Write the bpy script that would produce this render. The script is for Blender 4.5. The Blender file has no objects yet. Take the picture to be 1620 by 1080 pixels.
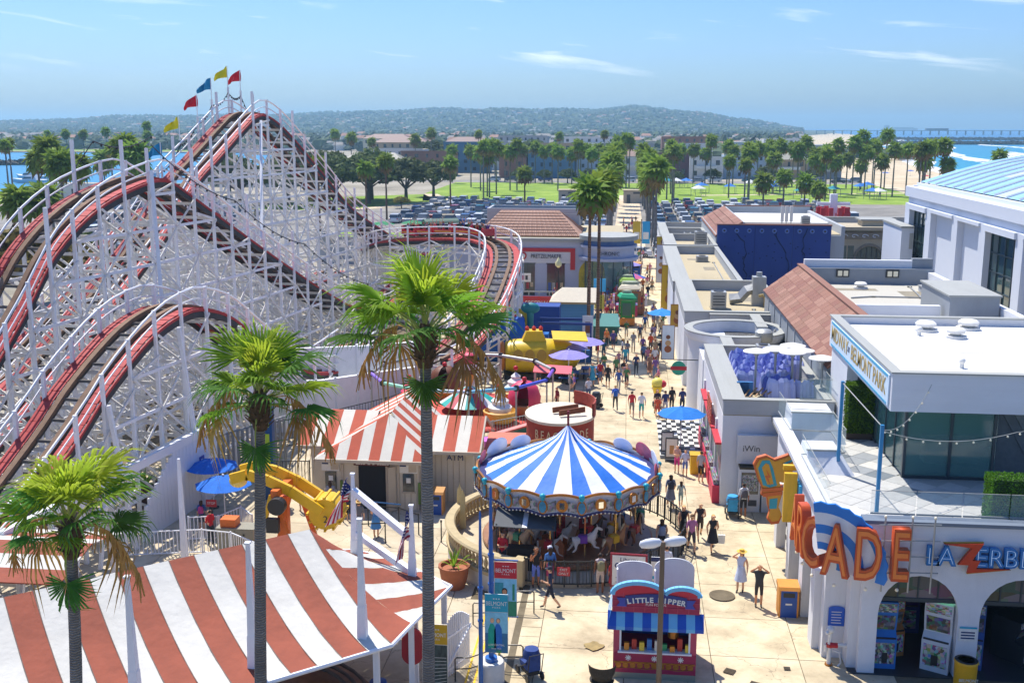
import bpy,bmesh,math,random
from mathutils import Vector,Matrix,Euler
R=math.radians;PI=math.pi
sin,cos=math.sin,math.cos
scene=bpy.context.scene
col=scene.collection
random.seed(7)

# ------------------------------------------------------------------ camera, sky, sun, exposure
cam_d=bpy.data.cameras.new('camera');cam=bpy.data.objects.new('camera',cam_d);col.objects.link(cam)
cam.location=(0,0,18.0);cam.rotation_euler=(R(90-11.31),0,R(6.09))
cam_d.lens=36*1700/1620;cam_d.sensor_width=36;cam_d.clip_start=0.5;cam_d.clip_end=40000
scene.camera=cam
SUN_AZ,SUN_EL=R(-36),R(62) # azimuth measured from +Y towards +X
world=bpy.data.worlds.new('World');scene.world=world;world.use_nodes=True
nt=world.node_tree;nt.nodes.clear()
def N(tree,t,**kw):
 n=tree.nodes.new(t)
 for k,v in kw.items():setattr(n,k,v)
 return n
out=N(nt,'ShaderNodeOutputWorld');bg=N(nt,'ShaderNodeBackground')
sky=N(nt,'ShaderNodeTexSky',sky_type='NISHITA');sky.sun_disc=False
sky.sun_elevation=SUN_EL;sky.sun_rotation=SUN_AZ
sky.altitude=0;sky.air_density=1.0;sky.dust_density=1.1;sky.ozone_density=2.2
bg.inputs['Strength'].default_value=0.096
# thin streaky clouds, laid out by sky direction
tc=N(nt,'ShaderNodeTexCoord');sep=N(nt,'ShaderNodeSeparateXYZ')
nt.links.new(tc.outputs['Generated'],sep.inputs[0])
def M(op,a,b=None,c=None,tree=None):
 tree=tree or nt
 n=N(tree,'ShaderNodeMath',operation=op)
 for i,v in enumerate((a,b,c)):
  if v is None:continue
  if isinstance(v,(int,float)):n.inputs[i].default_value=v
  else:tree.links.new(v,n.inputs[i])
 return n.outputs[0]
az_=M('ARCTAN2',sep.outputs[0],sep.outputs[1])
cmb=N(nt,'ShaderNodeCombineXYZ');nt.links.new(M('MULTIPLY',az_,7.0),cmb.inputs[0]);nt.links.new(M('MULTIPLY',M('ADD',sep.outputs[2],M('MULTIPLY',az_,.09)),62.0),cmb.inputs[1])
mp=N(nt,'ShaderNodeMapping');mp.inputs['Location'].default_value=(2.05,0.55,0)
nt.links.new(cmb.outputs[0],mp.inputs[0])
no=N(nt,'ShaderNodeTexNoise');no.inputs['Scale'].default_value=0.85;no.inputs['Detail'].default_value=8;no.inputs['Roughness'].default_value=0.55;no.inputs['Distortion'].default_value=0.5
nt.links.new(mp.outputs[0],no.inputs['Vector'])
cr=N(nt,'ShaderNodeValToRGB');cr.color_ramp.elements[0].position=0.58;cr.color_ramp.elements[1].position=0.78
nt.links.new(no.outputs['Fac'],cr.inputs[0])
mixw=N(nt,'ShaderNodeMix',data_type='RGBA')
bandl=N(nt,'ShaderNodeMapRange',interpolation_type='SMOOTHSTEP');bandl.inputs[1].default_value=.035;bandl.inputs[2].default_value=.06;nt.links.new(sep.outputs[2],bandl.inputs[0])
nt.links.new(M('MULTIPLY',M('MULTIPLY',cr.outputs[0],0.9),bandl.outputs[0]),mixw.inputs['Factor'])
hsv=N(nt,'ShaderNodeHueSaturation');hsv.inputs['Saturation'].default_value=1.18
nt.links.new(sky.outputs[0],hsv.inputs['Color'])
tint=N(nt,'ShaderNodeMix',data_type='RGBA',blend_type='MULTIPLY');tint.inputs['Factor'].default_value=1;tint.inputs['B'].default_value=(.55,.73,1.06,1) # clear marine air
nt.links.new(hsv.outputs[0],tint.inputs['A']);nt.links.new(tint.outputs['Result'],mixw.inputs['A']);mixw.inputs['B'].default_value=(9.0,9.3,9.6,1)
nt.links.new(mixw.outputs['Result'],bg.inputs['Color']);nt.links.new(bg.outputs[0],out.inputs[0])
sun_d=bpy.data.lights.new('sun','SUN');sun_d.energy=3.7;sun_d.angle=R(0.53);sun_d.color=(1,0.95,0.87)
sun=bpy.data.objects.new('sun',sun_d);col.objects.link(sun)
SUNV=Vector((sin(SUN_AZ)*cos(SUN_EL),cos(SUN_AZ)*cos(SUN_EL),sin(SUN_EL)))
sun.rotation_euler=SUNV.to_track_quat('Z','Y').to_euler();sun.location=(0,0,60)
scene.view_settings.view_transform='Standard';scene.view_settings.look='None'
scene.view_settings.gamma=1;scene.view_settings.use_curve_mapping=False
scene.view_settings.exposure=0.8

# ------------------------------------------------------------------ materials
def srgb(h):
 h=h.lstrip('#');v=[int(h[i:i+2],16)/255 for i in(0,2,4)]
 return tuple(x/12.92 if x<=.04045 else((x+.055)/1.055)**2.4 for x in v)
MATS={}
def mat(name,c,rough=0.7,metal=0.0,var=0.12,scale=3.0,bump=0.0,bscale=40.0,alpha=None,trans=0,emit=None,spec=0.5,coord='Object',dirt=0):
 """plain weathered paint / plaster / fabric: base colour with soft mottling"""
 if name in MATS:return MATS[name]
 if isinstance(c,str):c=srgb(c)
 m=bpy.data.materials.new(name);m.use_nodes=True;t=m.node_tree
 b=t.nodes['Principled BSDF'];b.inputs['Roughness'].default_value=rough;b.inputs['Metallic'].default_value=metal
 b.inputs['Specular IOR Level'].default_value=spec
 b.inputs['Base Color'].default_value=(*c,1);m.diffuse_color=(*c,1)
 if var>0:
  tcn=N(t,'ShaderNodeTexCoord');n1=N(t,'ShaderNodeTexNoise');n1 .inputs['Scale'].default_value=scale;n1 .inputs['Detail'].default_value=5;n1 .inputs['Roughness'].default_value=.65
  t.links.new(tcn.outputs[coord],n1 .inputs['Vector'])
  mx=N(t,'ShaderNodeMix',data_type='RGBA')
  mr=N(t,'ShaderNodeMapRange');mr.inputs[1].default_value=.3;mr.inputs[2].default_value=.7
  t.links.new(n1 .outputs['Fac'],mr.inputs[0]);t.links.new(mr.outputs[0],mx.inputs['Factor'])
  mx.inputs['A'].default_value=(*[x*(1-var)for x in c],1);mx.inputs['B'].default_value=(*[min(1,x*(1+var*.7))for x in c],1)
  last=mx.outputs['Result']
  if dirt:
   n2=N(t,'ShaderNodeTexNoise');n2 .inputs['Scale'].default_value=scale*.35;n2 .inputs['Detail'].default_value=8;n2 .inputs['Roughness'].default_value=.75
   mz=N(t,'ShaderNodeMapping');mz.inputs['Scale'].default_value=(1.6,1.6,.22);t.links.new(tcn.outputs[coord],mz.inputs[0]);t.links.new(mz.outputs[0],n2 .inputs['Vector'])
   r2=N(t,'ShaderNodeMapRange');r2 .inputs[1].default_value=.52;r2 .inputs[2].default_value=.72;r2 .inputs[4].default_value=dirt
   t.links.new(n2 .outputs['Fac'],r2 .inputs[0])
   m2=N(t,'ShaderNodeMix',data_type='RGBA');t.links.new(r2 .outputs[0],m2 .inputs['Factor'])
   t.links.new(last,m2 .inputs['A']);m2 .inputs['B'].default_value=(c[0]*.42,c[1]*.38,c[2]*.32,1)
   last=m2 .outputs['Result']
  t.links.new(last,b.inputs['Base Color'])
  if bump:
   n3=N(t,'ShaderNodeTexNoise');n3 .inputs['Scale'].default_value=bscale;n3 .inputs['Detail'].default_value=3
   t.links.new(tcn.outputs[coord],n3 .inputs['Vector'])
   bp=N(t,'ShaderNodeBump');bp.inputs['Strength'].default_value=bump;bp.inputs['Distance'].default_value=.05
   t.links.new(n3 .outputs['Fac'],bp.inputs['Height']);t.links.new(bp.outputs[0],b.inputs['Normal'])
 if alpha is not None:b.inputs['Alpha'].default_value=alpha
 if trans:b.inputs['Transmission Weight'].default_value=trans
 if emit:
  e=emit[0];e=srgb(e)if isinstance(e,str)else e
  b.inputs['Emission Color'].default_value=(*e,1);b.inputs['Emission Strength'].default_value=emit[1]
 MATS[name]=m
 return m
def collage(name,scale,sat=.75,val=.5,rough=.45): # many small colour patches: prints, packed goods, reflections painted on the fanlights
 m=bpy.data.materials.new(name);m.use_nodes=True;t=m.node_tree;b=t.nodes['Principled BSDF'];b.inputs['Roughness'].default_value=rough
 tcn=N(t,'ShaderNodeTexCoord');v=N(t,'ShaderNodeTexVoronoi',distance='CHEBYCHEV');v.inputs['Scale'].default_value=scale;t.links.new(tcn.outputs['Object'],v.inputs['Vector'])
 sp=N(t,'ShaderNodeSeparateColor');t.links.new(v.outputs['Color'],sp.inputs[0]);cc=N(t,'ShaderNodeCombineColor',mode='HSV')
 t.links.new(sp.outputs[0],cc.inputs[0]);t.links.new(M('MULTIPLY',sp.outputs[1],sat,tree=t),cc.inputs[1]);t.links.new(M('MULTIPLY_ADD',sp.outputs[2],val,.06,tree=t),cc.inputs[2])
 t.links.new(cc.outputs[0],b.inputs['Base Color']);MATS[name]=m;return m
def pnt(h,rough=.55): # a painted colour, cached by value
 return mat('paint_'+h.strip('#'),h,rough,var=.08,scale=2)

# ------------------------------------------------------------------ mesh building
def frame(p,q,roll=0):
 d=(Vector(q)-Vector(p));L=d.length;d.normalize()
 up=Vector((0,0,1))if abs(d.z)<.95 else Vector((0,1,0))
 s=d.cross(up).normalized();u=s.cross(d)
 return d,s,u,L
class MB:
 def __init__(self):self.v=[];self.f=[];self.m=[];self.mi=0
 def add(self,vs,fs):
  o=len(self.v);self.v+=[tuple(x)for x in vs];self.f+=[tuple(i+o for i in f)for f in fs];self.m+=[self.mi]*len(fs);return self
 def mat(self,i):self.mi=i;return self
 def box(self,c,s,rz=0,rx=0,ry=0):
  hx,hy,hz=s[0]/2,s[1]/2,s[2]/2
  pts=[Vector((x,y,z))for z in(-hz,hz)for x,y in((-hx,-hy),(hx,-hy),(hx,hy),(-hx,hy))]
  if rz or rx or ry:
   e=Euler((rx,ry,rz)).to_matrix();pts=[e@p for p in pts]
  c=Vector(c)
  return self.add([p+c for p in pts],[(3,2,1,0),(4,5,6,7),(0,1,5,4),(1,2,6,5),(2,3,7,6),(3,0,4,7)])
 def b2(self,x0,x1,y0,y1,z0,z1):return self.box(((x0+x1)/2,(y0+y1)/2,(z0+z1)/2),(x1-x0,y1-y0,z1-z0))
 def bar(self,p,q,w,h=None,w2=None):
  h=h or w;d,s,u,L=frame(p,q);p=Vector(p);q=Vector(q);k=(w2 or w)/w
  a=[p+s*x*w/2+u*y*h/2 for x,y in((-1,-1),(1,-1),(1,1),(-1,1))]
  b=[q+s*x*w*k/2+u*y*h*k/2 for x,y in((-1,-1),(1,-1),(1,1),(-1,1))]
  return self.add(a+b,[(3,2,1,0),(4,5,6,7),(0,1,5,4),(1,2,6,5),(2,3,7,6),(3,0,4,7)])
 def tube(self,pts,r,n=8,caps=True,closed=False):
  pts=[Vector(p)for p in pts];rr=r if isinstance(r,(list,tuple))else[r]*len(pts);rings=[]
  for i,p in enumerate(pts):
   a=pts[i-1]if i else(pts[-1]if closed else p);b=pts[i+1]if i+1<len(pts)else(pts[0]if closed else p)
   d=(b-a).normalized();up=Vector((0,0,1))if abs(d.z)<.95 else Vector((0,1,0))
   s=d.cross(up).normalized();u=s.cross(d)
   rings.append([p+(s*cos(2*PI*k/n)+u*sin(2*PI*k/n))*rr[i]for k in range(n)])
  vs=[v for g in rings for v in g];fs=[];m=len(pts)
  for i in range(m if closed else m-1):
   for k in range(n):
    a,b=i*n+k,i*n+(k+1)%n;c=((i+1)%m)*n
    fs.append((a,b,c+(k+1)%n,c+k))
  if caps and not closed:fs+=[tuple(range(n))[::-1],tuple((m-1)*n+k for k in range(n))]
  return self.add(vs,fs)
 def lathe(self,prof,c=(0,0,0),n=16,sx=1,sy=1,a0=0,a1=2*PI):
  full=abs(a1-a0-2*PI)<1e-6;k=n if full else n+1
  vs=[(c[0]+r*sx*cos(a0+(a1-a0)*i/n),c[1]+r*sy*sin(a0+(a1-a0)*i/n),c[2]+z)for r,z in prof for i in range(k)]
  fs=[]
  for j in range(len(prof)-1):
   for i in range(n):
    i2=(i+1)%k;fs.append((j*k+i,j*k+i2,(j+1)*k+i2,(j+1)*k+i))
  if full and prof[0]!=prof[-1]:
   if prof[-1][0]>1e-4:fs.append(tuple((len(prof)-1)*k+i for i in range(k)))
   if prof[0][0]>1e-4:fs.append(tuple(range(k))[::-1])
  return self.add(vs,fs)
 def cyl(self,c,r,h,n=16,r2=None):return self.lathe([(r,0),(r if r2 is None else max(r2,1e-3),h)],c,n)
 def ball(self,c,r,n=12,m=8,sz=1,sx=1,sy=1):
  return self.lathe([(max(1e-4,r*sin(PI*j/m)),-r*sz*cos(PI*j/m))for j in range(m+1)],c,n,sx,sy)
 def prism(self,poly,z0,z1): # polygon in xy, extruded in z
  n=len(poly);a=[(x,y,z0)for x,y in poly];b=[(x,y,z1)for x,y in poly]
  return self.add(a+b,[tuple(range(n))[::-1],tuple(range(n,2*n))]+[(i,(i+1)%n,n+(i+1)%n,n+i)for i in range(n)])
 def prismy(self,poly,y0,y1): # polygon in xz, extruded in y
  n=len(poly);a=[(x,y0,z)for x,z in poly];b=[(x,y1,z)for x,z in poly]
  return self.add(a+b,[tuple(range(n)),tuple(range(n,2*n))[::-1]]+[((i+1)%n,i,n+i,n+(i+1)%n)for i in range(n)])
 def prismx(self,poly,x0,x1): # polygon in yz, extruded in x
  n=len(poly);a=[(x0,y,z)for y,z in poly];b=[(x1,y,z)for y,z in poly]
  return self.add(a+b,[tuple(range(n))[::-1],tuple(range(n,2*n))]+[(i,(i+1)%n,n+(i+1)%n,n+i)for i in range(n)])
 def slab(self,pts,t): # planar polygon in 3D thickened by t along -normal
  pts=[Vector(p)for p in pts];nrm=(pts[1]-pts[0]).cross(pts[2]-pts[0]).normalized();n=len(pts)
  b=[p-nrm*t for p in pts]
  return self.add(pts+b,[tuple(range(n)),tuple(range(n,2*n))[::-1]]+[((i+1)%n,i,n+i,n+(i+1)%n)for i in range(n)])
 def mesh(self,name,mats,smooth=False):
  me=bpy.data.meshes.new(name);me.from_pydata(self.v,[],self.f)
  mats=mats if isinstance(mats,(list,tuple))else[mats]
  for m in mats:me.materials.append(m)
  if len(mats)>1:me.polygons.foreach_set('material_index',self.m)
  if smooth:
   me.polygons.foreach_set('use_smooth',[True]*len(me.polygons))
   try:me.set_sharp_from_angle(angle=R(42))
   except Exception:pass
  me.update();return me
 def build(self,name,mats,parent=None,loc=(0,0,0),rz=0,smooth=False):
  return link(name,self.mesh(name,mats,smooth),parent,loc,(0,0,rz))
def link(name,me,parent=None,loc=(0,0,0),rot=(0,0,0),scale=(1,1,1)):
 o=bpy.data.objects.new(name,me);col.objects.link(o);o.parent=parent
 o.location=loc;o.rotation_euler=rot;o.scale=scale;return o
def tag(o,label=None,cat=None,group=None,kind=None):
 if label:o['label']=label
 if cat:o['category']=cat
 if group:o['group']=group
 if kind:o['kind']=kind
 return o
def thing(name,label,cat,loc=(0,0,0),rz=0,group=None):
 o=link(name,None,None,loc,(0,0,rz));o.empty_display_size=.2;return tag(o,label,cat,group)
def struct(name,mb,m):return tag(mb.build(name,m),kind='structure')
UNIT={}
def unit(m): # shared unit cube for one material
 if m.name not in UNIT:UNIT[m.name]=MB().box((0,0,0),(1,1,1)).mesh('block_'+m.name,m)
 return UNIT[m.name]
def blk(name,m,parent,x0,x1,y0,y1,z0,z1,rz=0): # an axis-aligned block as an object sharing the unit cube
 return link(name,unit(m),parent,((x0+x1)/2,(y0+y1)/2,(z0+z1)/2),(0,0,rz),(x1-x0,y1-y0,z1-z0))
def beam(name,m,parent,p,q,w,h=None):
 h=h or w;d,s,u,L=frame(p,q)
 o=link(name,unit(m),parent)
 mt=Matrix(((s.x*w,d.x*L,u.x*h,(p[0]+q[0])/2),(s.y*w,d.y*L,u.y*h,(p[1]+q[1])/2),(s.z*w,d.z*L,u.z*h,(p[2]+q[2])/2),(0,0,0,1)))
 o.matrix_local=mt;return o
CAMP=Vector((0,0,18))
FWD=Vector((-sin(R(6.09)),cos(R(6.09)),0))
def beams(name,m,parent,lst,limit=300):
 """lst of (p, q, w, h): the ones that show largest become parts, the rest one mesh of the same part"""
 def size(b):
  p,q=Vector(b[0]),Vector(b[1]);c=(p+q)/2-CAMP
  return(q-p).length*b[2]/max(1,c.length_squared)*(1 if c.dot(FWD)>0 else .01)
 lst=sorted(lst,key=size,reverse=True)
 for b in lst[:limit]:beam(name,m,parent,*b)
 if len(lst)>limit:
  mb=MB()
  for b in lst[limit:]:mb.bar(b[0],b[1],b[2],b[3]if len(b)>3 else None)
  tag(mb.build(name,m,parent),kind='stuff')
SCR=bpy.data.scenes.new('lettering_bench')
def text(name,s,m,parent,loc,rot,size,depth=.02,align='CENTER',sx=1,shear=0,offset=0,spacing=1):
 cu=bpy.data.curves.new(name,'FONT');cu.body=s;cu.size=size;cu.extrude=depth;cu.align_x=align;cu.align_y='CENTER'
 cu.shear=shear;cu.offset=offset;cu.space_character=spacing;cu.resolution_u=3
 o=bpy.data.objects.new(name,cu);SCR.collection.objects.link(o)
 with bpy.context.temp_override(scene=SCR,view_layer=SCR.view_layers[0]):dg=bpy.context.evaluated_depsgraph_get();me=bpy.data.meshes.new_from_object(o.evaluated_get(dg));me.name=name
 bpy.data.objects.remove(o);bpy.data.curves.remove(cu)
 me.materials.clear();me.materials.append(m)
 return link(name,me,parent,loc,rot,(sx,1,1))
def copy_tree(o,parent=None):
 c=o.copy();col.objects.link(c);c.parent=parent
 for ch in list(o.children):copy_tree(ch,c)
 return c
ORDN='first second third fourth fifth sixth seventh eighth ninth tenth eleventh twelfth thirteenth fourteenth fifteenth sixteenth seventeenth eighteenth nineteenth twentieth twenty-first twenty-second twenty-third twenty-fourth twenty-fifth twenty-sixth twenty-seventh twenty-eighth twenty-ninth thirtieth'.split()
FRONT=(R(90),0,0) # lettering that faces the camera side (-Y)
# ------------------------------------------------------------------ figures: skinned skeletons turned into single meshes
def skin_eval(verts,edges,radii,root=0,sub=1):
 me=bpy.data.meshes.new('tmp');me.from_pydata([tuple(v)for v in verts],edges,[]);o=bpy.data.objects.new('tmp',me);col.objects.link(o)
 o.modifiers.new('s','SKIN');o.modifiers.new('d','SUBSURF').levels=sub
 for i,r in enumerate(radii):me.skin_vertices[0].data[i].radius=r if isinstance(r,tuple)else(r,r)
 me.skin_vertices[0].data[root].use_root=True
 dg=bpy.context.evaluated_depsgraph_get();res=bpy.data.meshes.new_from_object(o.evaluated_get(dg))
 bpy.data.objects.remove(o);bpy.data.meshes.remove(me)
 V=[v.co.copy()for v in res.vertices];Fc=[tuple(p.vertices)for p in res.polygons];bpy.data.meshes.remove(res)
 return V,Fc
DUM=[mat('figure_slot_%d'%i,(.5,.5,.5),.8,var=0)for i in range(8)]
DARKEYE=mat('eye_dark',(.03,.02,.02),.4,var=0);LIP=mat('lip',(.35,.12,.1),.5,var=0)
def figure(pose,longhair):
 """slots: 0 skin 1 hair 2 top 3 sleeve 4 forearm 5 thigh 6 shin 7 shoe 8 eye 9 lip"""
 J=dict(pel=(0,0,.95),spi=(0,.01,1.13),che=(0,0,1.34),nec=(0,0,1.49),hb=(0,.015,1.56),hm=(0,.025,1.63),ht=(0,.01,1.70),
             sL=(-.17,0,1.41),sR=(.17,0,1.41),eL=(-.22,-.02,1.14),eR=(.22,-.02,1.14),wL=(-.235,.06,.92),wR=(.235,.06,.92),hL=(-.235,.08,.85),hR=(.235,.08,.85),
             tL=(-.09,0,.90),tR=(.09,0,.90),kL=(-.10,.02,.50),kR=(.10,.02,.50),aL=(-.10,-.02,.09),aR=(.10,-.02,.09),fL=(-.105,.13,.035),fR=(.105,.13,.035))
 def legs(side,hip,knee): # swing angles of thigh and shin
  s=-1 if side=='L' else 1;h=Vector(J['t'+side]);k=h+Vector((s*.01,sin(R(hip))*.41,-cos(R(hip))*.41));a=k+Vector((0,sin(R(hip-knee))*.41,-cos(R(hip-knee))*.41))
  J['k'+side]=tuple(k);J['a'+side]=tuple(a);J['f'+side]=tuple(a+Vector((s*.01,.15*cos(R(max(0,knee-hip))*.5),-.055-(.04 if knee>20 else 0))))
 def arm(side,e,w):s=-1 if side=='L' else 1;J['e'+side]=(s*e[0],e[1],e[2]);J['w'+side]=(s*w[0],w[1],w[2]);d=(Vector(J['w'+side])-Vector(J['e'+side])).normalized()*.075;J['h'+side]=tuple(Vector(J['w'+side])+d)
 if pose=='walk':legs('L',24,4);legs('R',-16,22);arm('L',(.23,-.10,1.16),(.23,-.06,.93));arm('R',(.23,.07,1.15),(.22,.22,.97))
 if pose=='stride':legs('R',20,6);legs('L',-20,18);arm('R',(.24,-.10,1.16),(.23,-.06,.93));arm('L',(.22,.02,1.14),(.14,.22,1.18))
 if pose=='shade':legs('R',6,2);arm('R',(.34,.10,1.44),(.14,.17,1.62));arm('L',(.24,-.03,1.14),(.25,.04,.92))
 if pose=='shade2':arm('R',(.35,.10,1.45),(.13,.17,1.63));arm('L',(.35,.10,1.45),(.13,.17,1.63))
 if pose=='hold':arm('L',(.22,.02,1.15),(.08,.22,1.18));arm('R',(.22,.02,1.15),(.08,.22,1.18));legs('L',4,3)
 if pose=='phone':arm('R',(.24,.06,1.18),(.12,.18,1.42));arm('L',(.22,-.03,1.13),(.2,.07,.93));legs('R',-5,6)
 if pose=='sit':
  legs('L',84,80);legs('R',84,82);arm('L',(.22,.06,1.14),(.16,.28,1.08));arm('R',(.22,.06,1.14),(.16,.28,1.08))
 if pose=='armsup':
  legs('L',84,80);legs('R',84,82);arm('L',(.26,.05,1.62),(.28,.08,1.9));arm('R',(.26,.05,1.62),(.28,.08,1.9))
 rad=dict(pel=(.155,.115),spi=(.128,.098),che=(.155,.11),nec=.052,hb=.078,hm=(.083,.1),ht=.06,sL=.06,sR=.06,eL=.043,eR=.043,wL=.03,wR=.03,hL=(.035,.022),hR=(.035,.022),tL=.092,tR=.092,kL=.057,kR=.057,aL=.042,aR=.042,fL=.034,fR=.034)
 names=list(J);ix={n:i for i,n in enumerate(names)}
 B=[('pel','spi',2),('spi','che',2),('che','nec',2),('nec','hb',0),('hb','hm',0),('hm','ht',0),('che','sL',2),('che','sR',2),('sL','eL',3),('sR','eR',3),('eL','wL',4),('eR','wR',4),('wL','hL',0),('wR','hR',0),
         ('pel','tL',5),('pel','tR',5),('tL','kL',5),('tR','kR',5),('kL','aL',6),('kR','aR',6),('aL','fL',7),('aR','fR',7)]
 V,Fc=skin_eval([J[n]for n in names],[(ix[a],ix[b])for a,b,_ in B],[rad[n]for n in names],0,1)
 mb=MB();seg=[(Vector(J[a]),Vector(J[b]),s)for a,b,s in B]
 mids=[]
 for f in Fc:
  c=sum((V[i]for i in f),Vector())/len(f);best=(9,0)
  for a,b,s in seg:
   ab=b-a;t=max(0,min(1,(c-a).dot(ab)/ab.length_squared));d=(c-a-ab*t).length
   if d<best[0]-1e-6:best=(d,s)
  s=best[1]
  hz=c-Vector(J['hm'])
  if s==0 and c.z>J['hb'][2]-.02 and abs(c.x)<.15 and(hz.z>.055 or(hz.y<-.02 and hz.z>-.07)):s=1
  mids.append(s)
 mb.v=[tuple(v)for v in V];mb.f=Fc;mb.m=mids
 hm=Vector(J['hm'])
 mb.mat(0).bar(hm+Vector((0,.085,.0)),hm+Vector((0,.125,-.015)),.026,.03,.02) # nose
 for s in(-1,1):
  mb.mat(0).box(hm+Vector((s*.088,-.005,0)),(.02,.035,.055));mb.mat(8).box(hm+Vector((s*.035,.098,.02)),(.02,.012,.012))
  h=Vector(J['hL' if s<0 else 'hR']);w=Vector(J['wL' if s<0 else 'wR']);d=(h-w).normalized();sd=d.cross(Vector((1,0,0))).normalized()
  for k,L in enumerate((.062,.075,.07,.055)):p=h+d*.015+sd*(-.027+.018*k);m_=p+d*L*.55+Vector((-s*.006,0,0));mb.mat(0).bar(p,m_,.016,.016,.014).bar(m_,m_+d*L*.45+Vector((-s*.014,0,0)),.014,.014,.01)
  mb.bar(h-d*.02-sd*.03,h-d*.02-sd*.055+d*.04,.017,.017,.012)
 mb.mat(9).box(hm+Vector((0,.092,-.045)),(.04,.012,.01))
 if longhair:mb.mat(1).tube([hm+Vector((0,-.05,.06)),hm+Vector((0,-.075,-.02)),hm+Vector((0,-.085,-.14)),hm+Vector((0,-.09,-.26))],[.08,.092,.085,.035],8)
 return mb.mesh('figure_'+pose,DUM+[DARKEYE,LIP],True)
POSES=('stand','walk','stride','shade','shade2','hold','phone','sit','armsup')
FIG={(p,l):figure(p,l)for p in POSES for l in(0,1)}
SKINS=[mat('skin_%d'%i,c,.6,var=.06)for i,c in enumerate(('#e0ac86','#c98f68','#a56a46','#70442c'))]
def cloth(h):return mat('cloth_'+h.strip('#'),h,.85,var=.14,scale=7)
SHOE=mat('shoe_dark',(.04,.035,.03),.7,var=0);SHOEW=mat('shoe_white',(.7,.7,.68),.7,var=0)
SKIRT=MB().lathe([(.135,.30),(.17,.12),(.22,-.12),(.255,-.30)],n=14).mesh('skirt',DUM[0],True)
HATB=MB().lathe([(.20,0),(.21,.012),(.10,.02),(.095,.10),(.04,.115),(.001,.115)],n=14).mesh('hat',DUM[0],True)
CAPM=MB().lathe([(.102,-.01),(.1,.05),(.06,.095),(.001,.1)],n=12).box((0,.13,.005),(.13,.12,.015)).mesh('cap',DUM[0],True)
PACK=MB().lathe([(.02,0),(.14,.03),(.155,.2),(.13,.36),(.05,.42),(.001,.42)],n=10,sy=.6).mesh('backpack',DUM[0],True)
def put(o,ms):
 for i,m in enumerate(ms):
  o.material_slots[i].link='OBJECT';o.material_slots[i].material=m
def person(label,x,y,rz,pose='stand',top='#888888',bot='#333333',skin=0,hair='#3a2413',long=0,z=0,h=1.0,sleeve=1,fore=0,shin=0,skirt=None,hat=None,cap=None,pack=None,shoe=None,group=None):
 """rz: heading in degrees, 0 looks away from the camera (+Y), 180 towards it"""
 o=link('person',FIG[(pose,long)],None,(x,y,z),(0,0,R(rz)),(h,h,h));tag(o,label,'person',group)
 sk=SKINS[skin];tp,bt=cloth(top),cloth(bot)
 put(o,[sk,mat('hair_'+hair.strip('#'),hair,.7,var=.2,scale=20),tp,tp if sleeve else sk,tp if fore else sk,bt,bt if shin else sk,shoe or SHOE])
 if skirt:put(link('skirt',SKIRT,o,(0,0,.80)),[cloth(skirt)])
 if hat:put(link('hat',HATB,o,(0,.01,1.685)),[cloth(hat)])
 if cap:put(link('cap',CAPM,o,(0,.015,1.66)),[cloth(cap)])
 if pack:put(link('backpack',PACK,o,(0,-.17,1.02)),[cloth(pack)])
 return o
# carousel horse: one skinned body, galloping
HV=dict(rump=(0,-.42,.62),belly=(0,-.1,.60),chest=(0,.28,.66),neck1=(0,.44,.86),poll=(0,.52,1.08),muz=(0,.78,.94),tail1=(0,-.6,.66),tail2=(0,-.72,.36),
          f1a=(-.11,.34,.48),f1b=(-.11,.52,.36),f1c=(-.11,.42,.14),f2a=(.11,.32,.46),f2b=(.11,.40,.26),f2c=(.11,.62,.18),h1a=(-.12,-.44,.44),h1b=(-.12,-.56,.24),h1c=(-.12,-.74,.06),h2a=(.12,-.42,.42),h2b=(.12,-.40,.22),h2c=(.12,-.60,.02))
hn=list(HV);hi={n:i for i,n in enumerate(hn)}
HE=[('rump','belly'),('belly','chest'),('chest','neck1'),('neck1','poll'),('poll','muz'),('rump','tail1'),('tail1','tail2'),('chest','f1a'),('f1a','f1b'),('f1b','f1c'),('chest','f2a'),('f2a','f2b'),('f2b','f2c'),('rump','h1a'),('h1a','h1b'),('h1b','h1c'),('rump','h2a'),('h2a','h2b'),('h2b','h2c')]
hrad=dict(rump=(.17,.18),belly=(.165,.17),chest=(.16,.18),neck1=(.09,.12),poll=(.065,.085),muz=.05,tail1=.06,tail2=.05,f1a=.075,f1b=.045,f1c=.04,f2a=.075,f2b=.045,f2c=.04,h1a=.085,h1b=.05,h1c=.04,h2a=.085,h2b=.05,h2c=.04)
hV,hF=skin_eval([HV[n]for n in hn],[(hi[a],hi[b])for a,b in HE],[hrad[n]for n in hn],1,1)
mb=MB();mb.v=[tuple(v)for v in hV];mb.f=hF
mb.m=[]
for f in hF:
 c=sum((hV[i]for i in f),Vector())/len(f)
 mb.m.append(1 if(c.y<-.56 and c.z>.3 and abs(c.x)<.08)or(c.z<.1)else 0)
for s in(-1,1):mb.mat(0).bar((s*.04,.52,1.12),(s*.05,.53,1.22),.04,.03,.01)
mb.mat(1)
for k in range(6):mb.bar((0,.36+.03*k,.92+.045*k),(0,.27+.03*k,.86+.05*k),.05,.06)
HORSE=mb.mesh('carousel_horse',[DUM[0],DUM[1]],True)
SADDLE=MB().lathe([(.19,0),(.2,.05),(.15,.12)],(0,-.08,.68),12,.95,1.2).box((-.17,-.08,.62),(.05,.3,.3)).box((.17,-.08,.62),(.05,.3,.3)).mesh('saddle',DUM[0],True)
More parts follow.
